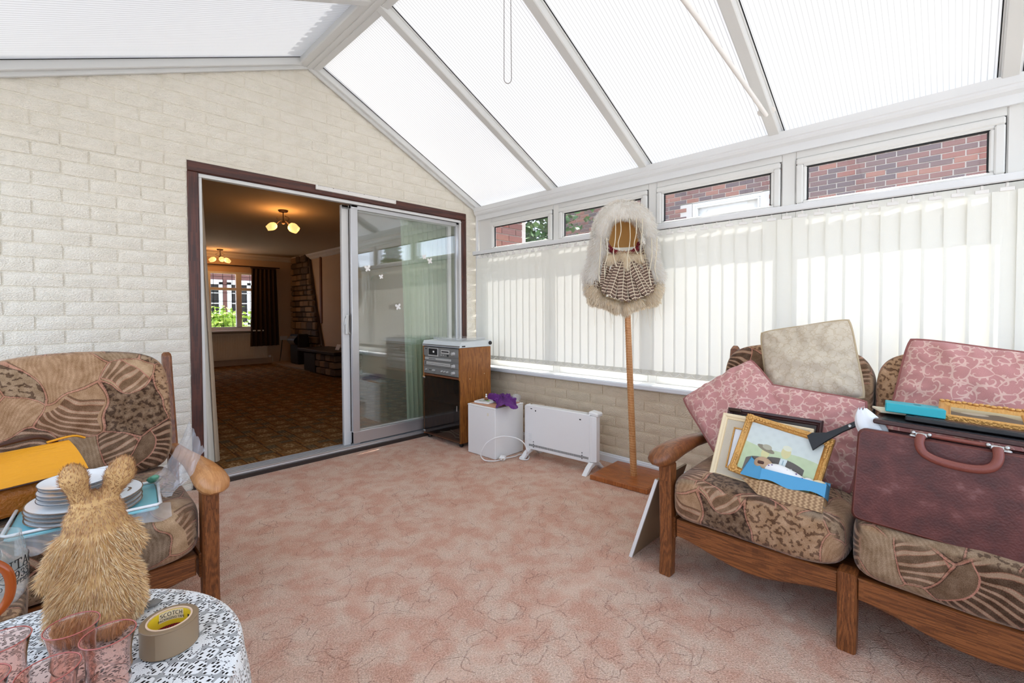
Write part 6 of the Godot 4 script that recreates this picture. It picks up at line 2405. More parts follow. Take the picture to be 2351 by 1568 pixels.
	for x in [-0.072, 0.086]:
		var ps := MB.new()
		ps.box(Vector3(x, 0.300, -0.004), Vector3(0.030, 0.012, 0.016), Basis(), 0.003)
		ps.ball(Vector3(x - 0.018, 0.304, 0.0), Vector3(0.006, 0.006, 0.006), 10, 6)
		ps.ball(Vector3(x + 0.018, 0.304, 0.0), Vector3(0.006, 0.006, 0.006), 10, 6)
		part("handle_mount", ps, M.steel, c)
	var lk := MB.new()
	lk.tube([Vector3(-0.05, 0.302, -0.010), Vector3(0.064, 0.302, -0.010)], 0.006, 10)
	part("lock_bar", lk, M.handle_leather, c)
	for x in [-0.085, 0.100]:
		part("latch", boxm(Vector3(x, 0.294, -0.012), Vector3(0.03, 0.008, 0.014), 0.003), M.steel, c)
	# papers in the case
	for k in 5:
		var lb: String = ["cream bundle of papers nearest the front of the briefcase", "brown card folder in the briefcase", "pale notebook in the middle of the briefcase", "dark card folder in the briefcase", "thin cream folder at the back of the briefcase"][k]
		var pp := solid("paper_bundle", boxm(Vector3(0, 0.135, 0), Vector3(0.40 - 0.01 * k, 0.262 - 0.006 * (k % 3), 0.010), 0.001), [M.off_white_paper, M.cork, M.mount_card, M.brown_leather, M.off_white_paper][k], lb, "papers", "papers filed in the briefcase")
		pp.transform = c.transform * Transform3D(Basis(), Vector3(0.0, 0.018, -0.043 - 0.0155 * k))
	# flat things stacked over the case
	var lay := func(o: Node3D, p: Vector3, yaw: float, tilt: float): o.transform = Transform3D(Basis(Vector3.UP, yaw) * Basis(Vector3(0, 0, 1), -tilt) * Basis(Vector3.RIGHT, 0.045), p)
	var fo := thing("dark_folder", "wide dark brown framed tray lying across the briefcase", "tray", Vector3.ZERO)
	lay.call(fo, Vector3(-0.985, 0.722, 3.42), 0.02, 0.06)
	part("board", boxm(Vector3(0, 0.007, 0), Vector3(0.28, 0.014, 0.43), 0.003), M.dark_frame, fo)
	part("inlay", boxm(Vector3(0, 0.0148, 0), Vector3(0.24, 0.0016, 0.39)), M.black_plastic, fo)
	var f4 := thing("picture_frame", "black picture frame lying under the gilt frame on the briefcase", "picture frame", Vector3.ZERO)
	lay.call(f4, Vector3(-0.975, 0.740, 3.45), 0.03, 0.06)
	part("frame_rail", boxm(Vector3(0, 0.007, 0), Vector3(0.22, 0.014, 0.34), 0.003), M.black_plastic, f4)
	part("glass_front", boxm(Vector3(0, 0.0146, 0), Vector3(0.18, 0.001, 0.30)), M.dark_frame, f4)
	var bk2 := thing("teal_box", "bright teal card box lying on the stack over the briefcase", "box", Vector3.ZERO)
	lay.call(bk2, Vector3(-0.955, 0.758, 3.295), 0.10, 0.10)
	part("carton", boxm(Vector3(0, 0.014, 0), Vector3(0.185, 0.028, 0.145), 0.002), M.teal_card, bk2)
	var ov := MB.new()
	ov.lathe([Vector2(0.010, 0.0), Vector2(0.010, 0.0008), Vector2(0, 0.0008)], 16, Transform3D(Basis(Vector3(1.0, 0, 0), Vector3.UP, Vector3(0, 0, 1.0)), Vector3(0, 0.028, 0.01)))
	part("oval_hole", ov, M.ink, bk2)
	mk("teal_line", c8(90, 200, 205), 0.5)
	for k in 4:
		part("printed_line", boxm(Vector3([-0.06, -0.03, 0.035, 0.06][k], 0.0283, 0.0), Vector3(0.004, 0.0004, 0.07)), M.teal_line, bk2)
	var cb := thing("cream_book", "cream booklet poking out beneath the teal box", "book", Vector3.ZERO)
	lay.call(cb, Vector3(-0.925, 0.748, 3.25), 0.25, 0.08)
	part("pages", boxm(Vector3(0, 0.004, 0), Vector3(0.16, 0.007, 0.11), 0.001), M.off_white_paper, cb)
	var gf := picture("gilt_frame", "small ornate gilt frame lying face up on the stack", 0.215, 0.160, 0.030, 0.016, M.gilt, Vector3(-0.945, 0.782, 3.465), Vector3(0.02, -0.05, 1.0), Vector3(-0.12, 0.99, 0.05))
	var old := mk("old_painting", Color.WHITE, 0.45)
	old.albedo_texture = pixels(96, 64, func(x, y):
		var pc := c8(190, 176, 140).lerp(c8(96, 78, 52), y)
		if y > 0.45 + 0.15 * sin(x * 7.0): pc = c8(84, 70, 50)
		if Vector2((x - 0.35) / 0.2, (y - 0.5) / 0.12).length() < 1.0: pc = c8(170, 154, 130)
		return pc)
	part("painting", flat(0.156, 0.101, -0.0095), old, gf)
	var scr := MB.new()
	for k in 16:
		scr.ball(Vector3(-0.1 + 0.2 * k / 15.0, 0.078 + 0.004 * sin(k * 1.9), 0.002), Vector3(0.008, 0.006, 0.005), 8, 5)
	part("scroll_border", scr, M.gilt, gf).set_meta("kind", "stuff")
	# lace cloth tucked in the case and black strap handle
	var lc := MB.new()
	lc.grid(func(u, v):
		var a: float = TAU * u
		var t2: float = v
		var rr := 0.040 * sin(PI * clampf(0.12 + t2 * 0.8, 0, 1)) * (1.0 + 0.12 * sin(a * 5.0 + t2 * 3.0))
		return Vector3(cos(a) * rr * 0.7, 0.0 + 0.12 * t2 + 0.004 * sin(a * 7.0), -sin(a) * rr - 0.05 * t2), 36, 14)
	solid("lace_cloth", lc, M.mount_card, "rolled white lace cloth tucked into the corner of the briefcase", "cloth", "", Vector3(-1.085, 0.655, 3.225))
	var bs := thing("black_strap", "black strap handle with a silver rivet beside the briefcase", "strap", Vector3.ZERO)
	oriented(bs, Vector3(-1.035, 0.682, 3.112), Vector3(0.10, 0.55, 0.80), Vector3(-0.9, 0.4, 0.0))
	var so := MB.new()
	so.prism(PackedVector2Array([Vector2(-0.115, -0.026), Vector2(-0.06, -0.016), Vector2(0.0, -0.009), Vector2(0.075, -0.009), Vector2(0.082, 0.0), Vector2(0.075, 0.009), Vector2(0.0, 0.009), Vector2(-0.045, 0.012), Vector2(-0.085, 0.030), Vector2(-0.105, 0.028)]), 0.008, Transform3D(), 0.002)
	part("strap", so, M.black_plastic, bs)
	var rv := MB.new()
	rv.ball(Vector3(0.03, 0, 0.008), Vector3(0.006, 0.006, 0.003), 10, 6)
	part("rivet", rv, M.steel, bs)
	# board leaning against the settee side
	var bd := thing("leaning_board", "thin white edged board leaning against the settee end", "board", Vector3.ZERO)
	var fwd := Vector3(-0.98, 0.0, 0.0)
	var up := Vector3(0.0, 0.95, 0.31).normalized()
	var bx := MB.new()
	bx.prism(PackedVector2Array([Vector2(0, 0), Vector2(0.29, 0), Vector2(0.29, 0.40), Vector2(0, 0.40)]), 0.010, Transform3D(Basis(Vector3.RIGHT, up, Vector3.RIGHT.cross(up)), Vector3(-1.16, 0.001, 2.355)), 0.001)
	part("panel", bx, M.tape_side, bd)
	var eg := MB.new()
	eg.prism(PackedVector2Array([Vector2(-0.004, -0.001), Vector2(0.004, -0.001), Vector2(0.004, 0.401), Vector2(-0.004, 0.401)]), 0.014, Transform3D(Basis(Vector3.RIGHT, up, Vector3.RIGHT.cross(up)), Vector3(-1.163, 0.001, 2.353)))
	part("white_edge", eg, M.white_plain, bd)

# ---------------------------------------------------------------- armchair load, lace table and what stands on it
func china_plate(r: float, line: Material, label: String, at: Vector3, tilt: Basis, group: String, glaze: Material) -> Node3D:
	var t := thing("plate", label, "plate", at, 0.0, group)
	t.basis = tilt
	var b := MB.new()
	b.lathe([Vector2(0, 0.0), Vector2(r * 0.58, 0.0), Vector2(r * 0.64, 0.003), Vector2(r * 0.985, 0.0085), Vector2(r, 0.0100), Vector2(r * 0.99, 0.0115), Vector2(r * 0.66, 0.0062), Vector2(r * 0.58, 0.0042), Vector2(0, 0.0036)], 44)
	part("body", b, glaze, t)
	var e := MB.new()
	var pts := []
	for k in 48:
		pts.append(Vector3(cos(TAU * k / 48.0) * r * 0.992, 0.0105, sin(TAU * k / 48.0) * r * 0.992))
	e.tube(pts, 0.0019 if line == M.china_rim else 0.0012, 6, false, true)
	part("rim_line", e, line, t)
	return t

func build_armchair_things() -> void:
	var seat := 0.452
	# handbag
	var t := thing("handbag", "mustard yellow crocodile leather handbag on the armchair", "bag", Vector3(-3.10, seat + 0.004, 1.15), 0.32)
	var side := PackedVector2Array([Vector2(-0.105, 0.0), Vector2(0.105, 0.0), Vector2(0.098, 0.06), Vector2(0.055, 0.135), Vector2(0.0, 0.175), Vector2(-0.055, 0.15), Vector2(-0.09, 0.07)])
	var b := MB.new()
	b.prism(side, 0.34, Transform3D(Basis(Vector3(0, 0, 1), Vector3.UP, Vector3(-1, 0, 0)), Vector3(0.17, 0, 0)), 0.008)
	part("body", b, M.tan_leather, t)
	var fl := MB.new()
	fl.grid(func(u, v):
		var w: float = v
		var y := 0.185 - 0.045 * w - 0.045 * w * w
		var z := -0.01 + 0.118 * w
		return Vector3((u - 0.5) * (0.352 + 0.02 * w), y, z), 20, 10)
	fl.grid(func(u, v):
		var w: float = 1 - v
		return Vector3((u - 0.5) * (0.352 + 0.02 * w), 0.181 - 0.045 * w - 0.045 * w * w, -0.01 + 0.118 * w), 20, 10)
	part("flap", fl, M.yellow_leather, t)
	var pp := MB.new()
	pp.tube([Vector3(-0.186, 0.093, 0.109), Vector3(0, 0.092, 0.110), Vector3(0.186, 0.093, 0.109)], 0.003, 6)
	part("flap_piping", pp, M.brown_leather, t)
	part("strap_keeper", boxm(Vector3(-0.055, 0.196, 0.015), Vector3(0.042, 0.010, 0.05), 0.004), M.yellow_leather, t)
	var hd := MB.new()
	hd.tube(smooth([Vector3(-0.15, 0.17, -0.03), Vector3(-0.10, 0.205, 0.0), Vector3(-0.055, 0.207, 0.012), Vector3(0.02, 0.215, 0.0), Vector3(0.10, 0.213, -0.02), Vector3(0.15, 0.18, -0.03)], 5), 0.007, 8)
	part("handle", hd, M.brown_leather, t)
	var tp := MB.new()
	tp.tube(smooth([Vector3(0.12, 0.19, -0.015), Vector3(0.19, 0.195, -0.02), Vector3(0.225, 0.180, -0.02)], 4), 0.008, 8, true, false, 0.5)
	part("strap_end", tp, M.yellow_leather, t)
	# tray
	var up := Basis(Vector3.RIGHT, 0.02)
	var tr := thing("turquoise_tray", "shallow turquoise tray under the stacked plates on the armchair", "tray", Vector3(-2.895, seat, 1.36), -0.10)
	var tb := MB.new()
	tb.prism(PackedVector2Array([Vector2(-0.165, -0.14), Vector2(0.165, -0.14), Vector2(0.175, -0.13), Vector2(0.175, 0.13), Vector2(0.165, 0.14), Vector2(-0.165, 0.14), Vector2(-0.175, 0.13), Vector2(-0.175, -0.13)]), 0.010, Transform3D(Basis(Vector3.RIGHT, Vector3(0, 0, -1), Vector3.UP), Vector3.ZERO), 0.003)
	part("base", tb, M.turquoise, tr)
	var rm := MB.new()
	var rp := []
	for p in [[-0.17, -0.135], [0.17, -0.135], [0.18, -0.125], [0.18, 0.125], [0.17, 0.135], [-0.17, 0.135], [-0.18, 0.125], [-0.18, -0.125]]:
		rp.append(Vector3(p[0], 0.016, p[1]))
	rm.tube(rp, 0.005, 8, false, true)
	part("rim", rm, M.china, tr)
	var orn := MB.new()
	for k in 5:
		orn.ball(Vector3(0.165 + 0.006 * sin(k * 2.0), 0.028 + 0.006 * k, -0.11 + 0.012 * k), Vector3(0.014, 0.009, 0.012), 10, 6)
	part("leaf_ornament", orn, M.leaf_green, tr)
	# plates: a low wide stack, a narrower one on it, saucers behind
	var words := ["topmost brown rimmed dinner plate of the wide stack", "second brown rimmed dinner plate in the wide stack", "third brown rimmed dinner plate in the wide stack", "lowest brown rimmed dinner plate on the tray"]
	var topmost: Node3D
	for k in 4:
		topmost = china_plate(0.142, M.china_rim, words[3 - k], Vector3(-2.905 + 0.004 * sin(k * 3.0), seat + 0.0125 + k * 0.0125, 1.385 + 0.003 * cos(k * 2.0)), up, "dinner plates stacked on the armchair", M.china)
	var w2 := ["small plate with a dark line, topmost of its stack", "second small plate below the topmost", "third small plate below the topmost", "fourth small plate below the topmost", "pale green saucer under the small plates"]
	for k in 5:
		china_plate(0.092 if k > 0 else 0.098, M.china_line, w2[4 - k], Vector3(-2.925 + 0.003 * cos(k * 2.0), seat + 0.0665 + k * 0.0115, 1.40), up, "small plates on the dinner plates", M.china)
	var w3 := ["tea saucer with a dark line, topmost of the rear stack", "middle tea saucer of the rear stack", "lowest tea saucer of the rear stack"]
	for k in 3:
		china_plate(0.066, M.china_line, w3[2 - k], Vector3(-2.845, seat + 0.067 + k * 0.0115, 1.290), Basis(Vector3.RIGHT, 0.03), "tea saucers behind the small plates", M.china)
	var motif := MB.new()
	motif.tube(smooth([Vector3(0.098, 0.0078, 0.040), Vector3(0.108, 0.0092, 0.020), Vector3(0.103, 0.0086, 0.0)], 4), [0.001, 0.003, 0.004, 0.004, 0.004, 0.003, 0.003, 0.002, 0.001], 5, true, false, 0.3)
	part("bird_motif", motif, M.china_rim, topmost)
	# clear film draped over the tray and arm
	var fm := MB.new()
	var nz := FastNoiseLite.new()
	nz.seed = 9
	nz.frequency = 7.0
	fm.grid(func(u, v):
		var p := Vector3(lerpf(-2.72, -2.60, u), 0, lerpf(1.50, 1.24, v))
		p.y = seat + 0.03 + 0.135 * u * u + 0.06 * u * v + 0.020 * nz.get_noise_2d(p.x * 4.0, p.z * 3.0)
		return p, 22, 22)
	fm.grid(func(u, v):
		var p := Vector3(lerpf(-3.06, -2.70, u), 0, 1.505 + 0.012 * sin(u * 17.0))
		p.y = seat + 0.012 - 0.045 * v + 0.006 * sin(u * 23.0 + v * 2.0)
		p.z += 0.02 * v
		return p, 40, 5)
	solid("clear_film", fm, M.film, "crumpled clear plastic film round the plates and over the chair arm", "plastic bag")

func fuzz(parent: Node, b: MB, count: int, length: float, width: float, sd: int, cols: Array, flow: Callable, trim = null, glow := 0.0) -> void: # short fibres all over a body
	var hair := MB.new()
	hair.face([Vector3(-0.5, 0, 0), Vector3(0.5, 0, 0), Vector3(0.32, 0.55, 0.12), Vector3(0, 1, 0.3), Vector3(-0.32, 0.55, 0.12)])
	var hm := StandardMaterial3D.new()
	hm.resource_name = "fibre"
	hm.vertex_color_use_as_albedo = true
	hm.roughness = 0.8
	if glow > 0.0:
		hm.backlight_enabled = true
		hm.backlight = Color(glow, glow * 0.98, glow * 0.94)
	hm.cull_mode = BaseMaterial3D.CULL_DISABLED
	var mm := MultiMesh.new()
	mm.transform_format = MultiMesh.TRANSFORM_3D
	mm.use_colors = true
	mm.mesh = hair.mesh(hm)
	mm.instance_count = count
	var r := RandomNumberGenerator.new()
	r.seed = sd
	var n := b.ix.size() / 3
	var cum := PackedFloat32Array()
	var tot := 0.0
	for k in n:
		tot += (b.v[b.ix[k * 3 + 1]] - b.v[b.ix[k * 3]]).cross(b.v[b.ix[k * 3 + 2]] - b.v[b.ix[k * 3]]).length()
		cum.append(tot)
	for k in count:
		var f := cum.bsearch(r.randf() * tot)
		f = mini(f, n - 1)
		var a := b.v[b.ix[f * 3]]
		var e1 := b.v[b.ix[f * 3 + 1]] - a
		var e2 := b.v[b.ix[f * 3 + 2]] - a
		var s := r.randf()
		var t := r.randf()
		if s + t > 1:
			s = 1 - s
			t = 1 - t
		var p := a + e1 * s + e2 * t
		var nn := e1.cross(e2).normalized()
		var fd: Vector3 = flow.call(p)
		fd = (fd - nn * fd.dot(nn)).normalized()
		var y := (fd + nn * r.randf_range(0.15, 0.55) + Vector3(r.randfn(), r.randfn(), r.randfn()) * 0.12).normalized()
		var x := y.cross(nn).normalized()
		var z := x.cross(y)
		var l := length * r.randf_range(0.6, 1.25)
		var use := cols
		if trim != null:
			var tv: Array = trim.call(p)
			l *= tv[0]
			use = tv[1]
		mm.set_instance_transform(k, Transform3D(Basis(x * width, y * l, z * l), p))
		var c: Color = use[r.randi() % use.size()]
		mm.set_instance_color(k, c.srgb_to_linear().lightened(r.randf_range(0, 0.12)))
	var o := MultiMeshInstance3D.new()
	o.name = "fibres"
	o.multimesh = mm
	o.set_meta("kind", "stuff")
	parent.add_child(o, true)

func blob(bones: Array, cell: float, k: float) -> MB: # tapered capsules joined smoothly, meshed as surface nets
	var lo := Vector3.ONE * 1e9
	var hi := -lo
	for q in bones:
		for e in 2:
			var rr: float = q[2 + e] + cell * 3
			lo = lo.min(q[e] - Vector3.ONE * rr)
			hi = hi.max(q[e] + Vector3.ONE * rr)
	var nx := int((hi.x - lo.x) / cell) + 2
	var ny := int((hi.y - lo.y) / cell) + 2
	var nz := int((hi.z - lo.z) / cell) + 2
	var f := PackedFloat32Array()
	f.resize(nx * ny * nz)
	f.fill(1.0)
	var acc := PackedFloat32Array()
	acc.resize(nx * ny * nz)
	for q in bones:
		var a: Vector3 = q[0]
		var ab: Vector3 = q[1] - a
		var ll := maxf(ab.length_squared(), 1e-9)
		var ra: float = q[2]
		var rb: float = q[3]
		var pad := maxf(ra, rb) + k * 3.0
		var l0: Vector3 = ((q[0].min(q[1]) - Vector3.ONE * pad - lo) / cell).floor().max(Vector3.ZERO)
		var l1: Vector3 = ((q[0].max(q[1]) + Vector3.ONE * pad - lo) / cell).ceil()
		for z in range(int(l0.z), mini(nz, int(l1.z) + 1)):
			for y in range(int(l0.y), mini(ny, int(l1.y) + 1)):
				for x in range(int(l0.x), mini(nx, int(l1.x) + 1)):
					var p := lo + Vector3(x, y, z) * cell
					var t := clampf((p - a).dot(ab) / ll, 0.0, 1.0)
					var d := (p - a - ab * t).length() - lerpf(ra, rb, t)
					acc[(z * ny + y) * nx + x] += exp(-d / k)
	for i in f.size():
		if acc[i] > 0.0:
			f[i] = -k * log(acc[i])
	var b := MB.new()
	var id := {}
	var offs := [0, 1, nx, nx + 1, nx * ny, nx * ny + 1, nx * ny + nx, nx * ny + nx + 1]
	for z in nz - 1:
		for y in ny - 1:
			for x in nx - 1:
				var i := (z * ny + y) * nx + x
				var neg := 0
				for o in offs:
					if f[i + o] < 0:
						neg += 1
				if neg == 0 or neg == 8:
					continue
				var s := Vector3.ZERO
				var c := 0
				for e in [[0, 1], [2, 3], [4, 5], [6, 7], [0, 2], [1, 3], [4, 6], [5, 7], [0, 4], [1, 5], [2, 6], [3, 7]]:
					var fa := f[i + offs[e[0]]]
					var fb := f[i + offs[e[1]]]
					if (fa < 0) != (fb < 0):
						var t := fa / (fa - fb)
						var pa := Vector3(e[0] & 1, (e[0] >> 1) & 1, (e[0] >> 2) & 1)
						var pb := Vector3(e[1] & 1, (e[1] >> 1) & 1, (e[1] >> 2) & 1)
						s += pa.lerp(pb, t)
						c += 1
				id[i] = b.add(lo + (Vector3(x, y, z) + s / c) * cell)
	var st := [1, nx, nx * ny]
	for i in id:
		var x: int = i % nx
		var y: int = (i / nx) % ny
		var z: int = i / (nx * ny)
		for ax in 3:
			var u: int = st[(ax + 1) % 3]
			var w: int = st[(ax + 2) % 3]
			var j: int = i + st[ax]
			if j >= f.size() or (f[i] < 0) == (f[j] < 0):
				continue
			if not (id.has(i - u) and id.has(i - w) and id.has(i - u - w)):
				continue
			var q := [id[i], id[i - u], id[i - u - w], id[i - w]]
			if f[i] < 0:
				b.tri(q[0], q[1], q[2]); b.tri(q[0], q[2], q[3])
			else:
				b.tri(q[0], q[2], q[1]); b.tri(q[0], q[3], q[2])
	return b

func tumbler(b: MB, h: float, r: float) -> void: # waisted and ribbed low down, thin wall
	var o := [Vector2(0, 0.0), Vector2(r * 0.60, 0.0), Vector2(r * 0.70, 0.005), Vector2(r * 0.74, h * 0.14), Vector2(r * 0.66, h * 0.22), Vector2(r * 0.80, h * 0.32), Vector2(r * 0.72, h * 0.42), Vector2(r * 0.84, h * 0.50), Vector2(r * 0.80, h * 0.58), Vector2(r * 0.82, h * 0.75), Vector2(r * 0.92, h * 0.92), Vector2(r * 1.0, h)]
	b.lathe(o, 32)
	var i := []
	for k in range(o.size() - 1, 1, -1):
		i.append(Vector2(o[k].x - 0.0016, o[k].y))
	i.append(Vector2(r * 0.62, 0.008))
	i.append(Vector2(0, 0.008))
	b.lathe(i, 32)

func build_lace_table() -> void:
	var C := Vector3(-3.04, 0, 2.305)
	var R := 0.325
	var H := 0.455
	var t := thing("side_table", "small round dark wood table under the lace cloth", "table", C)
	var tb := MB.new()
	tb.lathe([Vector2(0, H - 0.025), Vector2(R - 0.008, H - 0.025), Vector2(R - 0.002, H - 0.015), Vector2(R - 0.002, H - 0.006), Vector2(R - 0.008, H - 0.002), Vector2(0, H - 0.002)], 48)
	part("table_top", tb, M.table_wood, t)
	var pd := MB.new()
	pd.lathe([Vector2(0, 0.05), Vector2(0.05, 0.05), Vector2(0.035, 0.10), Vector2(0.045, 0.20), Vector2(0.03, 0.32), Vector2(0.06, 0.40), Vector2(0.07, H - 0.025)], 24)
	part("pedestal", pd, M.table_wood, t)
	for k in 3:
		var a := TAU * k / 3.0 + 0.4
		var d := Vector3(cos(a), 0, sin(a))
		var lg := MB.new()
		lg.tube([Vector3(0, 0.12, 0) + d * 0.03, d * 0.12 + Vector3(0, 0.10, 0), d * 0.20 + Vector3(0, 0.03, 0), d * 0.24 + Vector3(0, 0.014, 0)], [0.022, 0.02, 0.016, 0.013], 10)
		part("leg", lg, M.table_wood, t)
	var cl := MB.new()
	var n := 96
	cl.grid(func(u, v):
		var a: float = TAU * u
		var s: float = v * 0.56
		if s < R:
			return Vector3(cos(a) * s, H + 0.002 + 0.0012 * sin(s * 60.0 + a * 3.0) * smoothstep(0.1, 0.3, s), -sin(a) * s)
		var q := s - R
		var wave := sin(a * 9.0) * 0.5 + 0.5 * sin(a * 14.0 + 1.0)
		var rad: float = R + 0.012 * (1.0 - exp(-q * 40.0)) + wave * 0.030 * smoothstep(0.0, 0.2, q) + 0.02 * q
		return Vector3(cos(a) * rad, H + 0.002 - q + 0.012 * (1.0 - exp(-q * 60.0)), -sin(a) * rad), n, 44)
	for k in cl.v.size(): # lay the pattern flat over the cloth
		var j := k / (n + 1)
		var a := TAU * (k % (n + 1)) / n
		var s := j / 44.0 * 0.56
		cl.uv[k] = Vector2(cos(a) * s, sin(a) * s) * 1.0
	solid("lace_tablecloth", cl, M.lace, "white flowered lace cloth draped over the small round table", "tablecloth", "", C)
	var y := H + 0.004
	# straw hare seen from behind
	var h := thing("straw_hare", "straw covered hare ornament sitting with its back to the camera", "ornament", Vector3(-2.921, y, 2.16), 0.06)
	var bones := [
		[Vector3(0, 0.06, 0), Vector3(0, 0.085, 0.0), 0.068, 0.066], [Vector3(0, 0.08, 0), Vector3(0, 0.165, -0.006), 0.064, 0.044], [Vector3(-0.038, 0.030, -0.005), Vector3(0.038, 0.030, -0.005), 0.034, 0.034],
		[Vector3(0, 0.165, -0.006), Vector3(0, 0.215, -0.010), 0.042, 0.032], [Vector3(0, 0.232, -0.012), Vector3(0, 0.245, -0.030), 0.036, 0.030], [Vector3(-0.026, 0.226, -0.014), Vector3(0.026, 0.232, -0.014), 0.020, 0.019],
		[Vector3(-0.040, 0.185, -0.010), Vector3(-0.066, 0.120, -0.024), 0.022, 0.017], [Vector3(0.040, 0.190, -0.010), Vector3(0.058, 0.150, -0.022), 0.024, 0.020],
		[Vector3(-0.018, 0.252, -0.012), Vector3(-0.031, 0.315, -0.010), 0.013, 0.0180], [Vector3(-0.031, 0.315, -0.010), Vector3(-0.033, 0.328, -0.010), 0.0180, 0.014],
		[Vector3(0.018, 0.252, -0.012), Vector3(0.040, 0.306, -0.010), 0.011, 0.0210], [Vector3(0.040, 0.306, -0.010), Vector3(0.046, 0.326, -0.010), 0.0210, 0.015],
		[Vector3(0.012, 0.032, 0.060), Vector3(0.012, 0.040, 0.066), 0.024, 0.020]]
	var body := blob(bones, 0.0065, 0.0065)
	var low := 1e9
	for p in body.v:
		low = minf(low, p.y)
	for k in body.v.size():
		body.v[k].y = maxf(body.v[k].y, 0.0)
	mk("straw", c8(206, 164, 108), 0.85)
	part("body", body, M.straw, h)
	var pale := [c8(226, 180, 118), c8(210, 160, 98), c8(236, 198, 140), c8(192, 138, 78), c8(246, 220, 174), c8(218, 170, 104), c8(170, 120, 66)]
	var dark := [c8(190, 134, 70), c8(162, 108, 54), c8(206, 154, 92), c8(176, 122, 64)]
	fuzz(h, body, 17000, 0.0165, 0.0011, 4, pale, func(p): return Vector3(p.x * 1.2, -1.0 if p.y < 0.262 else 1.0, 0.15),
		func(p): return [0.42, dark] if p.y > 0.205 else ([0.7, dark] if p.y < 0.06 and p.z > 0.05 else [1.0, pale]))
	# pebble, tape
	var pb := MB.new()
	pb.ball(Vector3(0, 0.006, 0), Vector3(0.017, 0.0058, 0.012), 16, 10)
	solid("pebble", pb, M.grey_stone, "flat grey pebble on the lace cloth beside the hare", "pebble", "", Vector3(-2.834, y, 2.148))
	var tp := thing("packing_tape", "roll of brown packing tape with a yellow printed core", "tape", Vector3(-2.828, y, 2.318), 0.0)
	var ro := 0.047
	var ri := 0.034
	var th := 0.050
	var ob := MB.new()
	ob.lathe([Vector2(ri + 0.003, 0.0), Vector2(ro - 0.0008, 0.0), Vector2(ro, 0.001), Vector2(ro, th - 0.001), Vector2(ro - 0.0008, th), Vector2(ri + 0.003, th)], 56)
	part("tape_roll", ob, M.tape_brown, tp)
	var co := MB.new()
	co.lathe([Vector2(ri + 0.003, th), Vector2(ri + 0.003, th + 0.0012), Vector2(ri, th + 0.0012), Vector2(ri, 0.0)], 48)
	part("card_core", co, M.card_core, tp)
	var ye := MB.new()
	ye.lathe([Vector2(ri - 0.0003, th - 0.001), Vector2(ri - 0.0003, 0.0)], 48)
	part("yellow_liner", ye, M.yellow_print, tp)
	var tartan := mk("tartan", Color.WHITE, 0.6)
	tartan.albedo_texture = pixels(128, 32, func(x, v):
		var c := c8(176, 30, 32)
		if fposmod(x * 16.0 + v * 2.0, 1.0) < 0.22 or fposmod(x * 16.0 - v * 2.0, 1.0) < 0.12: c = c8(34, 20, 22)
		if fposmod(v * 3.0, 1.0) < 0.15: c = c8(60, 24, 26)
		return c)
	var ta := MB.new()
	ta.lathe([Vector2(ri - 0.0007, 0.020), Vector2(ri - 0.0007, 0.0)], 48, Transform3D(), 3.0)
	for k in ta.v.size():
		ta.uv[k].y = ta.v[k].y / 0.02
	part("tartan_band", ta, tartan, tp)
	# lettering on the far inside of the core
	var plt := MB.new()
	plt.grid(func(u, v):
		var a := lerpf(-0.62, 0.62, u)
		return Vector3(sin(a) * (ri - 0.0006), 0.029 + 0.019 * v, -cos(a) * (ri - 0.0006)), 16, 2)
	var pn := part("print_band", plt, M.cream_frame, tp)
	pn.rotation.y = -0.25
	var tx := part("printed_words", bent_text("SCOTCH", 0.0105, ri - 0.0008, 0.0003, false, true), M.ink, tp, Vector3(0, 0.0415, 0))
	tx.rotation.y = -0.25
	var tx2 := part("printed_words", bent_text("PACKAGING TAPE", 0.0058, ri - 0.0008, 0.0003, false, true), M.ink, tp, Vector3(0, 0.0330, 0))
	tx2.rotation.y = -0.25
	var sq2 := part("printed_square", boxm(Vector3(0, 0.034, -ri + 0.0010), Vector3(0.009, 0.010, 0.0006)), M.ink, tp)
	sq2.rotation.y = -1.35
	var sp := MB.new()
	sp.grid(func(u, v):
		var a := lerpf(0.5, 2.2, u)
		return Vector3(cos(a) * (ro + 0.0003), 0.002 + (th - 0.004) * v, sin(a) * (ro + 0.0003)), 16, 1)
	part("tape_end", sp, M.tape_side, tp)
	# pink tumblers
	var tm := MB.new()
	tumbler(tm, 0.118, 0.036)
	var glassm := tm.mesh()
	var rimb := MB.new()
	var rp := []
	for k in 40:
		rp.append(Vector3(cos(TAU * k / 40.0) * 0.0354, 0.118, sin(TAU * k / 40.0) * 0.0354))
	rimb.tube(rp, 0.0010, 6, false, true)
	var rimm := rimb.mesh()
	mk("pink_rim", c8(176, 92, 82), 0.15)
	var gl := [[-2.923, 2.418, "pink ribbed tumbler nearest the tape roll"], [-2.964, 2.345, "pink ribbed tumbler just behind the hare's tail"], [-3.046, 2.315, "pink ribbed tumbler at the left edge under the amber handle"], [-2.992, 2.455, "pink ribbed tumbler in front, between two others"], [-3.066, 2.412, "pink ribbed tumbler in the bottom left corner"]]
	for q in gl:
		var g := thing("tumbler", q[2], "glass", Vector3(q[0], y, q[1]), 0.0, "pink tumblers on the lace table")
		part("bowl", glassm, M.pink_glass, g)
		part("rim", rimm, M.pink_rim, g)
	# jug with an amber handle
	var j := thing("glass_jug", "clear glass jug with a thick amber handle at the left edge", "jug", Vector3(-3.125, y, 2.262), 0.0)
	var jb := MB.new()
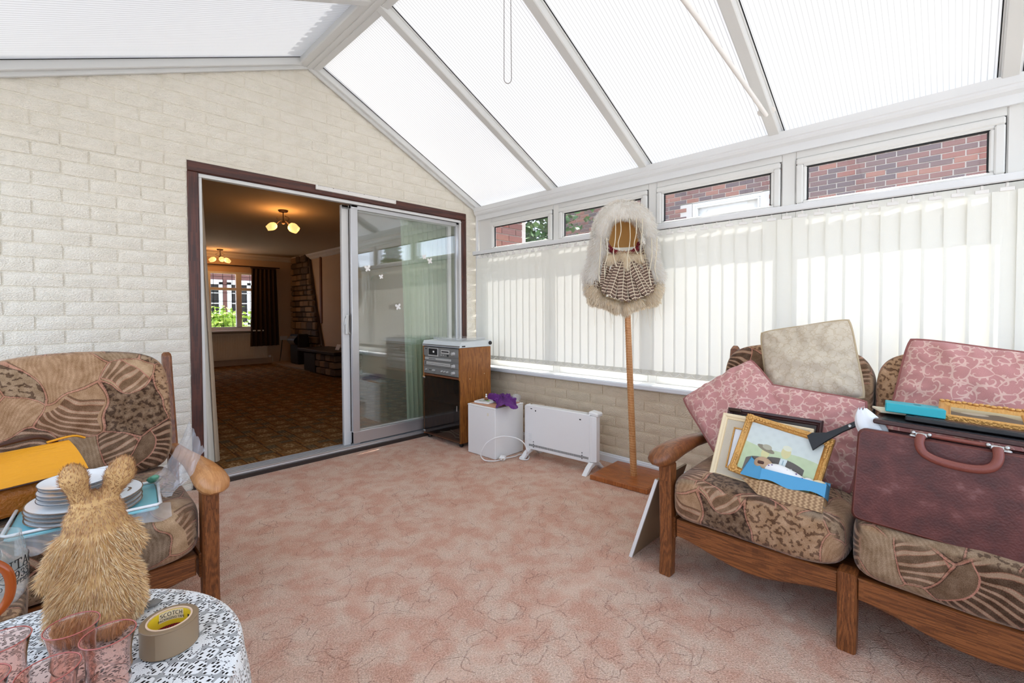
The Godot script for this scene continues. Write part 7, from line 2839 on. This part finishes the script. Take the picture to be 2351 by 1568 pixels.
	jb.lathe([Vector2(0, 0), Vector2(0.042, 0), Vector2(0.048, 0.01), Vector2(0.054, 0.08), Vector2(0.046, 0.15), Vector2(0.042, 0.20), Vector2(0.046, 0.235), Vector2(0.043, 0.235), Vector2(0.039, 0.20), Vector2(0.043, 0.15), Vector2(0.051, 0.08), Vector2(0.045, 0.012), Vector2(0, 0.008)], 36)
	part("bowl", jb, M.jar_glass, j)
	var jh := MB.new()
	jh.tube(smooth([Vector3(0.044, 0.228, 0.005), Vector3(0.066, 0.232, 0.006), Vector3(0.086, 0.212, 0.008), Vector3(0.090, 0.178, 0.008), Vector3(0.080, 0.150, 0.007), Vector3(0.052, 0.128, 0.005)], 5), 0.0068, 12)
	var amb := mk("amber_solid", c8(158, 74, 22), 0.08)
	amb.subsurf_scatter_enabled = true
	amb.subsurf_scatter_strength = 0.3
	part("handle", jh, amb, j)
	# footstool behind the table with the lettered jar and a white lidded pot
	var fs := thing("footstool", "low brown upholstered footstool hidden behind the lace table", "stool", Vector3(-3.14, 0, 1.78))
	var fp := MB.new()
	puff(fp, Vector3(0.22, 0.10, 0.26), 0.35, 0.25, null, Vector3(0, 0.385, 0), 32, 14)
	part("pad", fp, M.tapestry, fs)
	for sx in [-1.0, 1.0]:
		for sz in [-1.0, 1.0]:
			part("leg", boxm(Vector3(sx * 0.08, 0.168, sz * 0.10), Vector3(0.03, 0.336, 0.03), 0.003), M.oak, fs)
	var jr := thing("lettered_jar", "clear glass jar lettered VINTAGE 1933 at the left edge", "jar", Vector3(-3.09, 0.434, 1.84), 0.30)
	var ja := MB.new()
	ja.lathe([Vector2(0, 0.004), Vector2(0.040, 0.0), Vector2(0.056, 0.010), Vector2(0.066, 0.035), Vector2(0.066, 0.105), Vector2(0.060, 0.135), Vector2(0.056, 0.150), Vector2(0.056, 0.160), Vector2(0.053, 0.160), Vector2(0.053, 0.148), Vector2(0.063, 0.105), Vector2(0.063, 0.036), Vector2(0.053, 0.013), Vector2(0, 0.009)], 40)
	part("bowl", ja, M.jar_glass, jr)
	for q in [["VINTAGE", 0.030, 0.098], ["1933", 0.024, 0.074], ["AGED TO PERFECTION", 0.0125, 0.058], ["ORIGINAL PARTS", 0.0115, 0.046]]:
		if q[0] == "ORIGINAL PARTS":
			continue
		var w := part("printed_words", bent_text(q[0], q[1], 0.0664, 0.0004, true, false, -1.2), M.ink, jr, Vector3(0, q[2], 0))
		w.rotation.y = 0.62
	var ol := MB.new()
	var op := []
	for k in 40:
		var a := TAU * k / 40.0
		var x := cos(a) * 0.040 / 0.0668
		op.append(Vector3(sin(x) * 0.0668, 0.0745 + sin(a) * 0.014, cos(x) * 0.0668))
	ol.tube(op, 0.0006, 4, false, true)
	part("printed_oval", ol, M.ink, jr).rotation.y = 0.62
	var lp := thing("lidded_pot", "brown pot with a white stepped lid at the left edge", "pot", Vector3(-3.12, 0.434, 1.705))
	var pt := MB.new()
	pt.lathe([Vector2(0, 0), Vector2(0.036, 0), Vector2(0.044, 0.012), Vector2(0.046, 0.07), Vector2(0.040, 0.095), Vector2(0.034, 0.10), Vector2(0, 0.10)], 30)
	part("pot", pt, M.china_rim, lp)
	var pl := MB.new()
	pl.lathe([Vector2(0, 0.10), Vector2(0.043, 0.10), Vector2(0.043, 0.106), Vector2(0.032, 0.108), Vector2(0.032, 0.120), Vector2(0.029, 0.122), Vector2(0, 0.122)], 30)
	part("lid", pl, M.china, lp)

func _ready() -> void:
	set_up_view()
	make_materials()
	build_floor()
	build_back_wall()
	build_dwarf_wall()
	build_windows()
	build_roof()
	build_other_walls()
	build_blind()
	build_patio_door()
	build_door_curtains()
	build_parlour()
	build_outside()
	build_suite()
	build_corner()
	build_headdress()
	build_pull_chain()
	build_settee_things()
	build_armchair_things()
	build_lace_table()
#MORE
